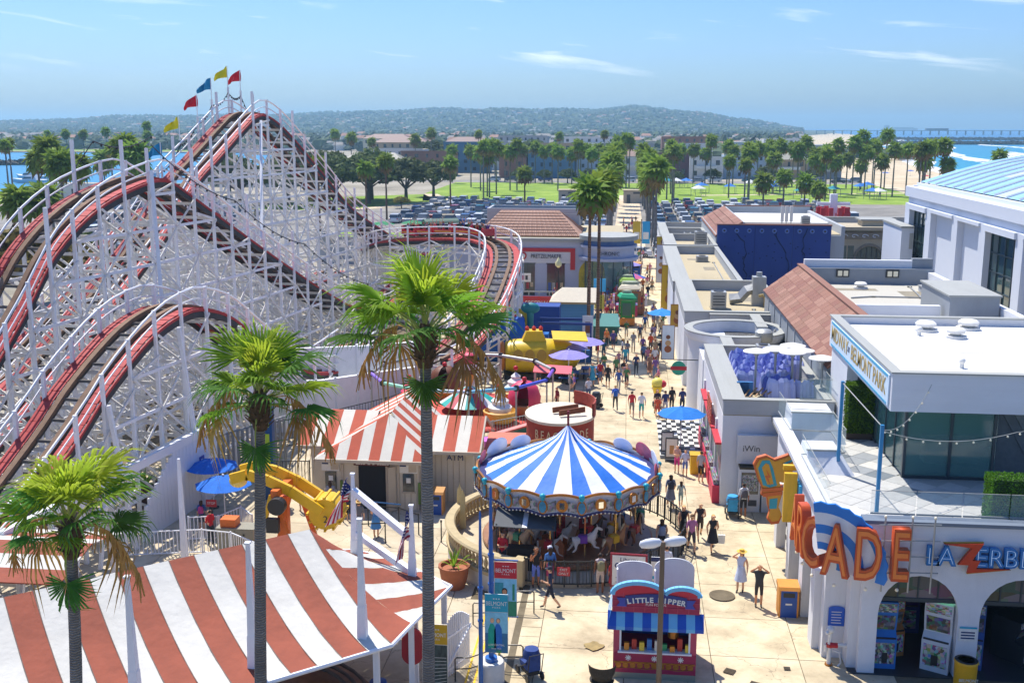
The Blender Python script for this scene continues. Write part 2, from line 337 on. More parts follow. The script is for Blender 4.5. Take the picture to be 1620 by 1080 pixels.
# ------------------------------------------------------------------ the setting
GZ=-0.6 # level of the land; the midway is paved to z = 0
def sheetmat(name,cols,scale,rough=.9,bump=.15,bscale=8,detail=8,rnd=0.0):
 """ground cover: three colours mottled at two scales, world coordinates"""
 m=bpy.data.materials.new(name);m.use_nodes=True;t=m.node_tree;b=t.nodes['Principled BSDF']
 b.inputs['Roughness'].default_value=rough;b.inputs['Specular IOR Level'].default_value=.25
 g=N(t,'ShaderNodeNewGeometry')
 n1=N(t,'ShaderNodeTexNoise');n1 .inputs['Scale'].default_value=scale;n1 .inputs['Detail'].default_value=detail;n1 .inputs['Roughness'].default_value=.68
 t.links.new(g.outputs['Position'],n1 .inputs['Vector'])
 cr=N(t,'ShaderNodeValToRGB');e=cr.color_ramp.elements;e[0].position=.32;e[1].position=.68
 cs=[srgb(c)if isinstance(c,str)else c for c in cols]
 e[0].color=(*cs[0],1);e[1].color=(*cs[2],1);k=e.new(.5);k.color=(*cs[1],1)
 t.links.new(n1 .outputs['Fac'],cr.inputs[0]);last=cr.outputs[0]
 n2=N(t,'ShaderNodeTexNoise');n2 .inputs['Scale'].default_value=scale*.13;n2 .inputs['Detail'].default_value=4
 t.links.new(g.outputs['Position'],n2 .inputs['Vector'])
 hv=N(t,'ShaderNodeHueSaturation');t.links.new(last,hv.inputs['Color'])
 mr=N(t,'ShaderNodeMapRange');mr.inputs[3].default_value=.82;mr.inputs[4].default_value=1.18
 t.links.new(n2 .outputs['Fac'],mr.inputs[0]);val=mr.outputs[0]
 if rnd:
  oi=N(t,'ShaderNodeObjectInfo');r2=N(t,'ShaderNodeMapRange');r2 .inputs[3].default_value=1-rnd;r2 .inputs[4].default_value=1+rnd*.6
  t.links.new(oi.outputs['Random'],r2 .inputs[0]);val=M('MULTIPLY',val,r2 .outputs[0],tree=t)
 t.links.new(val,hv.inputs['Value']);t.links.new(hv.outputs[0],b.inputs['Base Color'])
 if rnd: # gum spots and hairline cracks of old concrete
  vo=N(t,'ShaderNodeTexVoronoi');vo.inputs['Scale'].default_value=2.6;t.links.new(g.outputs['Position'],vo.inputs['Vector']);vc=N(t,'ShaderNodeTexVoronoi',feature='DISTANCE_TO_EDGE');vc.inputs['Scale'].default_value=.33;wn=N(t,'ShaderNodeTexNoise');wn.inputs['Scale'].default_value=1.2;wn.inputs['Detail'].default_value=6;t.links.new(g.outputs['Position'],wn.inputs['Vector'])
  va=N(t,'ShaderNodeVectorMath',operation='MULTIPLY_ADD');va.inputs[1].default_value=(1.3,1.3,0);t.links.new(wn.outputs['Color'],va.inputs[0]);t.links.new(g.outputs['Position'],va.inputs[2]);t.links.new(va.outputs[0],vc.inputs['Vector'])
  sp_=M('LESS_THAN',vo.outputs['Distance'],.075,tree=t);ck=M('LESS_THAN',vc.outputs['Distance'],.0045,tree=t)
  md=N(t,'ShaderNodeMix',data_type='RGBA');t.links.new(M('MULTIPLY',M('MAXIMUM',sp_,ck,tree=t),.42,tree=t),md.inputs['Factor']);t.links.new(hv.outputs[0],md.inputs['A']);md.inputs['B'].default_value=(.13,.11,.085,1);t.links.new(md.outputs['Result'],b.inputs['Base Color'])
 if bump:
  n3=N(t,'ShaderNodeTexNoise');n3 .inputs['Scale'].default_value=bscale;n3 .inputs['Detail'].default_value=4
  t.links.new(g.outputs['Position'],n3 .inputs['Vector'])
  bp=N(t,'ShaderNodeBump');bp.inputs['Strength'].default_value=bump;bp.inputs['Distance'].default_value=.08
  t.links.new(n3 .outputs['Fac'],bp.inputs['Height']);t.links.new(bp.outputs[0],b.inputs['Normal'])
 MATS[name]=m;return m
CONC=sheetmat('concrete_tan',('#a5967a','#c4b494','#d6c8a9'),.55,.88,.1,30,rnd=.1)
CONCD=sheetmat('concrete_joint',('#5a5040','#6e634f','#7c715b'),1.2)
COURT=sheetmat('court_concrete',('#a89a80','#bfb094','#cfc2a8'),.5,.88,.1,25,rnd=.08)
LAND=sheetmat('town_ground',('#77705f','#98907e','#a9a291'),.05)
ASPH=sheetmat('asphalt',('#6f6c66','#85817a','#979289'),.12,.92)
GRASS=sheetmat('lawn',('#66802a','#7c9632','#94a84a'),.12,.95,.6,5)
SAND=sheetmat('sand',('#b7a382','#c7b595','#d2c3a6'),.06,.95,.4,.6)
WALK=sheetmat('path_paving',('#b39f84','#c9b698','#d8c8ac'),.25)
def watermat(name,near,far,foam=0):
 m=bpy.data.materials.new(name);m.use_nodes=True;t=m.node_tree;b=t.nodes['Principled BSDF']
 b.inputs['Roughness'].default_value=.32;b.inputs['Specular IOR Level'].default_value=.35
 g=N(t,'ShaderNodeNewGeometry');sp=N(t,'ShaderNodeSeparateXYZ');t.links.new(g.outputs['Position'],sp.inputs[0])
 n1=N(t,'ShaderNodeTexNoise');n1 .inputs['Scale'].default_value=.006;n1 .inputs['Detail'].default_value=7
 mpn=N(t,'ShaderNodeMapping');mpn.inputs['Scale'].default_value=(.35,1.6,1);t.links.new(g.outputs['Position'],mpn.inputs[0]);t.links.new(mpn.outputs[0],n1 .inputs['Vector'])
 mr=N(t,'ShaderNodeMapRange');mr.inputs[1].default_value=450;mr.inputs[2].default_value=2400
 t.links.new(M('ADD',sp.outputs[1],M('MULTIPLY',n1 .outputs['Fac'],900,tree=t),tree=t),mr.inputs[0])
 mx=N(t,'ShaderNodeMix',data_type='RGBA');t.links.new(mr.outputs[0],mx.inputs['Factor'])
 mx.inputs['A'].default_value=(*srgb(near),1);mx.inputs['B'].default_value=(*srgb(far),1)
 t.links.new(mx.outputs['Result'],b.inputs['Base Color'])
 wv=N(t,'ShaderNodeTexNoise');wv.inputs['Scale'].default_value=.25;wv.inputs['Detail'].default_value=6;t.links.new(mpn.outputs[0],wv.inputs['Vector'])
 bp=N(t,'ShaderNodeBump');bp.inputs['Strength'].default_value=.5;bp.inputs['Distance'].default_value=.6
 t.links.new(wv.outputs['Fac'],bp.inputs['Height']);t.links.new(bp.outputs[0],b.inputs['Normal'])
 return m
struct('ocean',MB().add([(60,-200,-1.6),(14000,-200,-1.6),(14000,9000,-1.6),(-400,9000,-1.6),(-400,3000,-1.6)],[(0,1,2,3,4)]),watermat('ocean_water','#0f93a5','#11699c'))
struct('bay',MB().add([(-3000,200,-1.2),(-90,200,-1.2),(-90,860,-1.2),(-3000,860,-1.2)],[(0,1,2,3)]),watermat('bay_water','#0f7fa8','#1173a0'))
land=[(-1500,-60),(84,-60),(84,250),(84,450),(90,522),(135,811),(347,2167),(560,3300),(640,4200),(500,6000),(-7000,6000),(-7000,775),(-207,775),(-159,595),(-134,330),(-128,289),(-1500,289)]
struct('ground',MB().add([(x,y,GZ)for x,y in land],[tuple(range(len(land)))]),LAND)
beach=[(84,-60),(140,-60),(141,410),(146,463),(147,512),(176,669),(276,1130),(390,1808),(560,2800),(560,3300),(347,2167),(135,811),(90,522),(84,450)]
struct('beach',MB().add([(x,y,GZ+.004-max(0,(1 if i in(1,2,3,4,5,6,7,8)else 0))*1.1)for i,(x,y)in enumerate(beach)],[tuple(range(len(beach)))]),SAND)
# surf: foam ribbons rolling in along the shore
foamm=bpy.data.materials.new('surf_foam');foamm.use_nodes=True;t_=foamm.node_tree;b_=t_.nodes['Principled BSDF']
b_.inputs['Base Color'].default_value=(.82,.86,.87,1);b_.inputs['Roughness'].default_value=.9
g_=N(t_,'ShaderNodeNewGeometry');n_=N(t_,'ShaderNodeTexNoise');n_.inputs['Scale'].default_value=.11;n_.inputs['Detail'].default_value=8;n_.inputs['Roughness'].default_value=.7
t_.links.new(g_.outputs['Position'],n_.inputs['Vector']);r_=N(t_,'ShaderNodeMapRange');r_.inputs[1].default_value=.40;r_.inputs[2].default_value=.52
t_.links.new(n_.outputs['Fac'],r_.inputs[0]);t_.links.new(r_.outputs[0],b_.inputs['Alpha'])
rng=random.Random(3)
def shore_x(y):
 pts=[(-60,140),(410,141),(463,146),(512,147),(669,176),(1130,276),(1808,390),(2800,560)]
 for(a,xa),(b,xb)in zip(pts,pts[1:]):
  if a<=y<=b:return xa+(xb-xa)*(y-a)/(b-a)
 return 560
for off,wd,y0,y1,seed in((-3,22,250,1500,1),(28,16,300,1700,2),(62,20,260,900,3),(110,9,380,720,4),(95,11,800,1600,5),(170,8,520,900,6)):
 mb=MB();vs=[];r2=random.Random(seed);ph=r2 .random()*6
 n=60
 for i in range(n+1):
  y=y0+(y1-y0)*i/n;w=wd*(.35+.65*abs(sin(i*.37+ph))+.25*r2 .random())*min(1,i/4,(n-i)/4)
  x=shore_x(y)+off+9*sin(i*.23+ph)+3*r2 .random()
  vs+=[(x-w/2,y,-1.52),(x,y,-1.52+.35*min(1,w/8)),(x+w/2,y,-1.52)]
 fs=[q for i in range(n)for q in((3*i,3*i+1,3*i+4,3*i+3),(3*i+1,3*i+2,3*i+5,3*i+4))]
 tag(mb.add(vs,fs).build('breaking_surf',foamm,smooth=True),kind='stuff',label='white foam of waves rolling onto the beach')
def sheet(name,poly,z,m):return struct(name,MB().add([(x,y,z)for x,y in poly],[tuple(range(len(poly)))]),m)
sheet('parking_lot',[(-150,118),(-46,118),(-46,150),(80,150),(80,268),(-44,268),(-60,236),(-150,240)],GZ+.004,ASPH)
sheet('park_lawn',[(-52,272),(-44,270),(80,270),(80,364),(-58,364),(-57,300)],GZ+.008,GRASS)
sheet('verge_lawn',[(-64,238),(-46,270),(-55,300),(-76,285),(-90,240)],GZ+.008,GRASS)
sheet('bay_lawn',[(-400,250),(-140,250),(-148,287),(-400,287)],GZ+.008,GRASS)
sheet('far_lawn',[(-900,800),(-260,800),(-300,860),(-900,860)],GZ+.008,GRASS)
sheet('road',[(-150,366),(80,366),(80,380),(-150,380)],GZ+.008,ASPH)
sheet('curved_path',[(-66,238),(-62,238),(-44,271),(-53,300),(-57,300),(-48,271)],GZ+.014,WALK)
sheet('lawn_path',[(20,300),(80,316),(80,319),(20,303)],GZ+.014,WALK)
sheet('boardwalk',[(78,200),(84,200),(84,450),(90,522),(85,522),(79,450)],GZ+.016,WALK)
sheet('park_path',[(-2.2,150),(3.0,150),(3.0,300),(-2.2,300)],GZ+.02,WALK)
# the midway: paved slabs on a raised bed, each slab a piece
mw=[(-3.8,20),(60,20),(60,150),(-24,150),(-24,84),(-14,74),(-9.0,60),(-6.2,51),(-3.8,39.8)]
mid=struct('midway_pavement',MB().prism(mw,GZ-.3,-.012),CONCD)
def inpoly(x,y,P):
 r=False
 for i in range(len(P)):
  (a,b),(c,d)=P[i],P[i-1]
  if(b>y)!=(d>y)and x<(c-a)*(y-b)/(d-b)+a:r=not r
 return r
slabm=unit(CONC);rs=random.Random(5)
def lay(x,y,w,P,z,me,par,depth):
 ins=[inpoly(px,py,P)for px in(x+.03,x+w/2,x+w-.03)for py in(y+.03,y+w/2,y+w-.03)]
 if all(ins):link('slab',me,par,(x+w/2,y+w/2,z),(0,0,0),(w-.028,w-.028,.06+.004*rs.random()))
 elif any(ins)and depth:
  for i in(0,1):
   for j in(0,1):lay(x+i*w/2,y+j*w/2,w/2,P,z,me,par,depth-1)
yy=26.0
while yy<150:
 w=3.0 if yy<104 else 6.0;xx=-17.8
 while xx<9:lay(xx,yy,w,mw,-.03,slabm,mid,3);xx+=w
 yy+=w
crt=tag(MB().prism([(-34,22),(-5.1,22),(-5.1,41),(-6.5,52),(-9.2,60),(-15,74),(-34,74)],GZ-.2,GZ+.01).build('court_pavement',CONCD),kind='structure')
cm=unit(COURT)
CRT=[(-34,22),(-5.15,22),(-5.15,39.5),(-6.5,52),(-9.2,60),(-15,74),(-34,74)]
for i in range(7):
 for j in range(14):lay(-26.15+3*i,26.3+3*j,3.0,CRT,GZ+.01,cm,crt,2)
# steps between court and midway, with yellow nosings
YEL=mat('nosing_yellow','#e6b800',.6,var=.15,scale=6)
st=tag(MB().b2(-5.15,-3.8,24,39.4,GZ-.2,GZ+.02).build('steps',CONCD),kind='structure')
for i in range(4):
 z=GZ+.15*(i+1);x0=-5.15+.335*i
 blk('step',COURT,st,x0,-3.79,24,39.3+.05*i,z-.148,z-(.005 if i==3 else 0))
 blk('nosing',YEL,st,x0-.004,x0+.07,24,39.25+.05*i,z-.03,z+.006)
# distant hills with their woods and houses
HX=[(-7000,24),(-2112,30),(-1776,36),(-1446,44),(-975,58),(-600,60),(-394,64),(-191,62),(8,77),(108,72),(207,56),(305,38),(404,22),(520,8),(640,0),(2000,-6)]
def hr(x):
 for(a,ha),(b,hb)in zip(HX,HX[1:]):
  if a<=x<=b:return ha+(hb-ha)*(x-a)/(b-a)
 return-6
def hill(x,y):
 t=min(1,max(0,(y-1700)/1800));t=t*t*(3-2*t)
 xs=x*3500/max(y,1500)
 n=5*sin(x*.0061+y*.0033)+4*sin(x*.013-y*.007+2)+2.5*sin(x*.031+1)
 return max(-2.6,GZ-1.5+(hr(xs)+n*min(1,hr(xs)/25))*t)
mb=MB();NX,NY=110,36;X0,X1,Y0,Y1=-5200,900,1500,4600
vs=[(X0+(X1-X0)*i/NX,Y0+(Y1-Y0)*j/NY,hill(X0+(X1-X0)*i/NX,Y0+(Y1-Y0)*j/NY))for j in range(NY+1)for i in range(NX+1)]
fs=[(j*(NX+1)+i,j*(NX+1)+i+1,(j+1)*(NX+1)+i+1,(j+1)*(NX+1)+i)for j in range(NY)for i in range(NX)]
struct('hills',mb.add(vs,fs),sheetmat('hill_scrub',('#34402a','#4a5238','#6a6a4c'),.02,.95,0))
FOL=[mat('far_leaf_a',(.05,.08,.03),.9,var=.35,scale=.08),mat('far_leaf_b',(.075,.11,.04),.9,var=.35,scale=.08),mat('far_leaf_c',(.04,.068,.04),.9,var=.3,scale=.08)]
def blob(mb,c,r,h,rng):
 n=6;rings=[]
 for k,(rr,z)in enumerate(((.55,.05),(1,.38),(.8,.75),(.25,1))):
  rings+=[(c[0]+r*rr*(.75+.5*rng.random())*cos(2*PI*i/n+k),c[1]+r*rr*(.75+.5*rng.random())*sin(2*PI*i/n+k),c[2]+h*z*(.9+.2*rng.random()))for i in range(n)]
 fs=[(k*n+i,k*n+(i+1)%n,(k+1)*n+(i+1)%n,(k+1)*n+i)for k in range(3)for i in range(n)]+[tuple(range(18,24))]
 mb.mat(rng.randrange(3));mb.add(rings,fs)
rng=random.Random(11)
def plain_ok(x,y):
 if x>(y-811)*(347-135)/(2167-811)+120 and y>700:return False
 if y<790 and x<-150:return False
 return True
mb=MB();hb=MB();pb=MB()
for k in range(15000):
 y=1550+2150*rng.random()**.8;x=(-.72+.92*rng.random())*y
 z=hill(x,y)
 if z<-1 or not plain_ok(x,y):continue
 blob(mb,(x,y,z-1),4+6*rng.random()**2+2*rng.random(),5+7*rng.random(),rng)
for k in range(7500):
 y=640+1200*rng.random();x=(-.75+1.0*rng.random())*y
 if not plain_ok(x,y):continue
 if y<830 and(x<-200 or rng.random()<.25):continue
 blob(mb,(x,y,GZ),3+4*rng.random(),4+8*rng.random()**2,rng)
tag(mb.build('distant_woods',FOL),'mass of trees covering the hazy far hills and plain',kind='stuff')
for k in range(2300):
 y=640+2900*rng.random();x=(-.75+1.0*rng.random())*y
 z=hill(x,y)if y>1550 else GZ
 if z<-1.8 or not plain_ok(x,y)or(y<830 and x<-190):continue
 w,d,h=7+9*rng.random(),7+8*rng.random(),3.5+4*rng.random()*(1.6 if y<1500 else 1)
 hb.mat(rng.randrange(5));hb.box((x,y,z+h/2-1),(w,d,h+2),rng.random()*.6)
 if rng.random()<.5:
  a=w*.55;c_=(x,y,z+h)
  hb.mat(5+rng.randrange(2));hb.add([(x-a,y-d*.55,z+h),(x+a,y-d*.55,z+h),(x+a,y+d*.55,z+h),(x-a,y+d*.55,z+h),(x-a*.7,y,z+h+2.2),(x+a*.7,y,z+h+2.2)],[(0,1,5,4),(2,3,4,5),(1,2,5),(3,0,4)])
HM=[mat('far_wall_'+str(i),c,.85,var=.06)for i,c in enumerate(('#d8d4ca','#c7bba6','#aeb2b4','#b89f86','#e2dfd8'))]+[mat('far_roof_a','#94705e',.9,var=.1),mat('far_roof_b','#84807a',.9,var=.1)]
tag(hb.build('distant_houses',HM),'mass of small houses scattered over the far hills',kind='stuff')
# ------------------------------------------------------------------ vegetation builders
def leafmat(name,c,tl=.35,var=.3,scale=2.0,rough=.7,rnd=.15):
 m=bpy.data.materials.new(name);m.use_nodes=True;t=m.node_tree;b=t.nodes['Principled BSDF'];o=t.nodes['Material Output']
 b.inputs['Roughness'].default_value=rough;b.inputs['Specular IOR Level'].default_value=.12
 tcn=N(t,'ShaderNodeNewGeometry');n1=N(t,'ShaderNodeTexNoise');n1 .inputs['Scale'].default_value=scale;n1 .inputs['Detail'].default_value=3
 t.links.new(tcn.outputs['Position'],n1 .inputs['Vector'])
 mr=N(t,'ShaderNodeMapRange');mr.inputs[1].default_value=.3;mr.inputs[2].default_value=.7;mr.inputs[3].default_value=1-var;mr.inputs[4].default_value=1+var
 t.links.new(n1 .outputs['Fac'],mr.inputs[0])
 oi=N(t,'ShaderNodeObjectInfo');r2=N(t,'ShaderNodeMapRange');r2 .inputs[3].default_value=1-rnd;r2 .inputs[4].default_value=1+rnd
 t.links.new(oi.outputs['Random'],r2 .inputs[0])
 hv=N(t,'ShaderNodeHueSaturation');hv.inputs['Color'].default_value=(*c,1)
 t.links.new(M('MULTIPLY',mr.outputs[0],r2 .outputs[0],tree=t),hv.inputs['Value'])
 r3=N(t,'ShaderNodeMapRange');r3 .inputs[3].default_value=.485;r3 .inputs[4].default_value=.515;t.links.new(oi.outputs['Random'],r3 .inputs[0]);t.links.new(r3 .outputs[0],hv.inputs['Hue'])
 t.links.new(hv.outputs[0],b.inputs['Base Color'])
 tr=N(t,'ShaderNodeBsdfTranslucent');t.links.new(hv.outputs[0],tr.inputs['Color'])
 mx=N(t,'ShaderNodeMixShader');mx.inputs[0].default_value=tl
 t.links.new(b.outputs[0],mx.inputs[1]);t.links.new(tr.outputs[0],mx.inputs[2]);t.links.new(mx.outputs[0],o.inputs[0])
 MATS[name]=m;return m
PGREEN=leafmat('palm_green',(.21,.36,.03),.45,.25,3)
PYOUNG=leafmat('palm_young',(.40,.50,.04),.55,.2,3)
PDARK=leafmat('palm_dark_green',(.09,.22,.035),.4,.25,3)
PDEAD=leafmat('palm_dead',(.42,.24,.07),.3,.3,4)
PFAR=leafmat('palm_far_green',(.20,.29,.045),.4,.3,.6)
PFARD=leafmat('palm_far_dead',(.26,.18,.07),.3,.3,.6)
SEED=mat('seed_stalk',(.48,.24,.05),.8,var=.3,scale=5)
def trunkmat(name,c1,c2,ring):
 m=bpy.data.materials.new(name);m.use_nodes=True;t=m.node_tree;b=t.nodes['Principled BSDF'];b.inputs['Roughness'].default_value=.95
 tcn=N(t,'ShaderNodeNewGeometry')
 w=N(t,'ShaderNodeTexWave',wave_type='BANDS',bands_direction='Z');w.inputs['Scale'].default_value=ring;w.inputs['Distortion'].default_value=5;w.inputs['Detail'].default_value=3;w.inputs['Detail Scale'].default_value=2
 t.links.new(tcn.outputs['Position'],w.inputs['Vector'])
 n1=N(t,'ShaderNodeTexNoise');n1 .inputs['Scale'].default_value=1.6;n1 .inputs['Detail'].default_value=8;t.links.new(tcn.outputs['Position'],n1 .inputs['Vector'])
 mx=N(t,'ShaderNodeMix',data_type='RGBA');t.links.new(M('MULTIPLY',M('ADD',w.outputs['Fac'],.35,tree=t),n1 .outputs['Fac'],tree=t),mx.inputs['Factor'])
 mx.inputs['A'].default_value=(*c1,1);mx.inputs['B'].default_value=(*c2,1);t.links.new(mx.outputs['Result'],b.inputs['Base Color'])
 bp=N(t,'ShaderNodeBump');bp.inputs['Strength'].default_value=.7;bp.inputs['Distance'].default_value=.04;t.links.new(w.outputs['Fac'],bp.inputs['Height']);t.links.new(bp.outputs[0],b.inputs['Normal'])
 MATS[name]=m;return m
TRUNKG=trunkmat('palm_trunk_grey',(.10,.085,.07),(.36,.33,.30),4.6)
TRUNKB=trunkmat('palm_trunk_brown',(.10,.06,.035),(.30,.17,.10),1.6)
LEAFBASE=mat('palm_leaf_base',(.10,.055,.025),.95,var=.5,scale=6,bump=.6,bscale=20)
def fan(seed,Lp,Lf,n=26,spread=118,droop=.35,m_pet=None,m_leaf=None,curl=0):
 """one fan leaf: stalk along +Y, then pleated blades whose tips hang"""
 rg=random.Random(seed);mb=MB()
 stalk=[(0,Lp*t,Lp*.10*sin(t*PI*.8))for t in(0,.35,.7,1)]
 mb.mat(0).tube(stalk,[.035,.028,.02,.013],4)
 hub=Vector(stalk[-1]);mb.mat(1)
 for i in range(n):
  th=R(-spread+2*spread*i/(n-1));dth=R(spread/(n-1))*.98
  Lb=Lf*(.70+.34*cos(th*.62))*(.80+.30*rg.random());dr=droop*(.6+.9*rg.random())
  cup=.16*Lf*(1-cos(th))*.5+curl*abs(sin(th))
  def pt(a,r,z):return hub+Vector((sin(a)*r,cos(a)*r,z-dr*(r/Lf)**2.2*Lf+cup*r/Lf))
  rm=Lb*.56;rt=Lb*.86
  a,b_,c_=pt(th-dth,rm,-.015),pt(th,rm*1.02,.03),pt(th+dth,rm,-.015)
  d,e=pt(th-dth*.45,rt,-.01),pt(th+dth*.45,rt,-.01);j=(rg.random()-.5)*.22
  tip=pt(th+j,Lb*1.04,-.06-.3*dr-.22*rg.random())
  mb.add([hub,a,b_,c_,d,e,tip],[(0,1,2),(0,2,3),(1,4,2),(2,4,5),(2,5,3),(4,6,5)])
 return mb.mesh('fan_leaf',[m_pet,m_leaf])
STALK=mat('palm_stalk',(.30,.34,.06),.6,var=.2)
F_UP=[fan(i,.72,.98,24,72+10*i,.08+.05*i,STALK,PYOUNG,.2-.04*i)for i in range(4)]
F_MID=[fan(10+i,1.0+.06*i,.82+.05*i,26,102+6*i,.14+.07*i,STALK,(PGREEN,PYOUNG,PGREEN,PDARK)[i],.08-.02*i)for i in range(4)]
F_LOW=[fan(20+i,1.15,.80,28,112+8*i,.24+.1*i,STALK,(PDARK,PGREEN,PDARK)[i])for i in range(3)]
F_DEAD=[fan(30+i,1.0,.8,16,80,.95,PDEAD,PDEAD,.1)for i in range(2)]
def near_palm(label,x,y,z,base,lean,seed,hang,deads,sc=1.0,hs=1.0):
 rg=random.Random(seed);t=thing('fan_palm',label,'palm tree',(x,y,GZ))
 H=z-GZ;mb=MB();bx,by=base[0]-x,base[1]-y;pts=[];rr=[]
 for i in range(25):
  k=i/24;w=(1-k)**1.3
  pts.append((bx*w+lean*sin(k*PI),by*w,H*k));rr.append((.17-.04*k+(.07*(1-k)**8))*(1+.03*rg.random()))
 mb.tube(pts,rr,14);mb.build('trunk',TRUNKG,t,smooth=True)
 mb=MB();mb.tube([(0,0,H-.85),(0,0,H-.45),(0,0,H-.1),(0,0,H+.22)],[.17,.26,.27,.10],12)
 for i in range(46): # stubs of old leaf stalks
  a=i*2.4;h=H-.75+.8*i/46;d=Vector((cos(a),sin(a),.5+.5*rg.random())).normalized()
  mb.bar(Vector((cos(a)*.2,sin(a)*.2,h)),Vector((cos(a)*.2,sin(a)*.2,h))+d*(.16+.12*rg.random()),.07,.035,.04)
 mb.build('leaf_base_collar',LEAFBASE,t)
 n=24
 for i in range(n):
  k=i/(n-1);az=i*2.39996+seed;el=86-88*k**.95+24*(rg.random()-.5)
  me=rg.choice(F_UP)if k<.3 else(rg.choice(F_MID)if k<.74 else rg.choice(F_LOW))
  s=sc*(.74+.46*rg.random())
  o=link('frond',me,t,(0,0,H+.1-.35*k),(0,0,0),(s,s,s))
  o.rotation_mode='QUATERNION';o.rotation_quaternion=(Euler((0,0,az)).to_quaternion()@Euler((R(el),(rg.random()-.5)*.7,0)).to_quaternion())
 for az,el in deads:
  o=link('dead_frond',rg.choice(F_DEAD),t,(0,0,H-.15),(0,0,0),(sc,sc,sc))
  o.rotation_mode='QUATERNION';o.rotation_quaternion=Euler((0,0,R(az))).to_quaternion()@Euler((R(el),0,rg.random()-.5)).to_quaternion()
 for az,el in hang: # one leaf hanging straight down against the trunk
  o=link('hanging_frond',F_LOW[0],t,(0,-.1,H-.2),(0,0,0),(hs,hs,hs))
  o.rotation_mode='QUATERNION';o.rotation_quaternion=Euler((0,0,R(az))).to_quaternion()@Euler((R(el),0,0)).to_quaternion()
 for az in[d[0]+9*j_ for d in deads for j_ in(-1,1)][::2]: # dried flower stalks arching out below the crown
  mb=MB();a=R(az);dv=Vector((-sin(a),cos(a),0));pts=[dv*(1.9*k)+Vector((0,0,H-.2+.55*sin(k*2.6)-1.1*k*k))for k in(0,.2,.4,.6,.8,1)]
  mb.tube(pts,.014,4)
  for j in range(44):
   p=pts[2+j%4].lerp(pts[min(5,3+j%4)],rg.random());e=p+Vector(((rg.random()-.5)*.35,(rg.random()-.5)*.35,-.25-.45*rg.random()))
   mb.bar(p,e,.045,.03,.02)
  mb.build('flower_stalk',SEED,t)
 return t
near_palm('nearest fan palm at the far left, crown lowest of the three',-13.35,23.5,8.5,(-13.9,23.4),.05,1,[(178,-83)],[(84,-26),(268,-24)],1.04,1.05)
near_palm('fan palm with brown dead fronds between the coaster and the striped tent',-9.14,25.5,11.3,(-9.6,25.4),-.05,2,[(172,-80)],[(82,-22),(268,-16)],1.0,.92)
near_palm('tallest fan palm, its trunk rising in front of the ticket house',-4.68,24.5,13.25,(-4.85,24.6),.04,3,[(182,-82)],[(74,-18),(266,-20)],1.1,.85)

# smaller palms further off: trunk and a joined crown, a few crown shapes shared
def crown_mesh(seed,nf=34,dead=.22):
 rg=random.Random(seed);mb=MB()
 for i in range(nf):
  k=i/(nf-1);az=i*2.4+seed;el=R(80-150*k+14*(rg.random()-.5));s=.5*(.8+.35*rg.random())
  q=Euler((0,0,az)).to_quaternion()@Euler((el,(rg.random()-.5)*.8,0)).to_quaternion()
  mb.mat(1 if k>1-dead else 0)
  hub=Vector((0,.42*s,.02));mb.add([q@Vector(v)for v in((-.02,0,0),(.02,0,0),hub)],[(0,1,2)])
  for j in range(7):
   th=R(-110+220*j/6);d=R(17);Lb=.62*s*(.75+.3*cos(th*.6))*(.85+.3*rg.random())
   a=hub+Vector((sin(th-d)*Lb*.6,cos(th-d)*Lb*.6,-.03*s));b_=hub+Vector((sin(th+d)*Lb*.6,cos(th+d)*Lb*.6,-.03*s));c_=hub+Vector((sin(th)*Lb,cos(th)*Lb,-.24*s-.1*s*rg.random()))
   mb.add([q@hub,q@a,q@c_,q@b_],[(0,1,2,3)])
 return mb.mesh('palm_crown',[PFAR,PFARD])
CROWNS=[crown_mesh(i)for i in range(5)]
CROWNB=[crown_mesh(50+i,60,.06)for i in range(2)]
TR=[MB().tube([(0.012*k*sin(k+s),0,k/8)for k in range(9)],[.5-.018*k for k in range(9)],7,caps=False).mesh('palm_trunk',[TRUNKG,TRUNKB][s%2],True)for s in range(2)]
def palm(x,y,z,d,label,group,brown=0,g=None,bushy=0,r=.2):
 g=GZ if g is None else g
 t=thing('palm_tree',label,'palm tree',(x,y,g),random.random()*6.28,group)
 h=z-g
 link('trunk',TR[brown],t,(0,0,-.1),(0,0,0),(r*2,r*2,h+.1))
 link('crown',(CROWNB if bushy else CROWNS)[random.randrange(2 if bushy else 5)],t,(0,0,h),(0,0,0),(d*1.1,d*1.1,d*1.15));return t
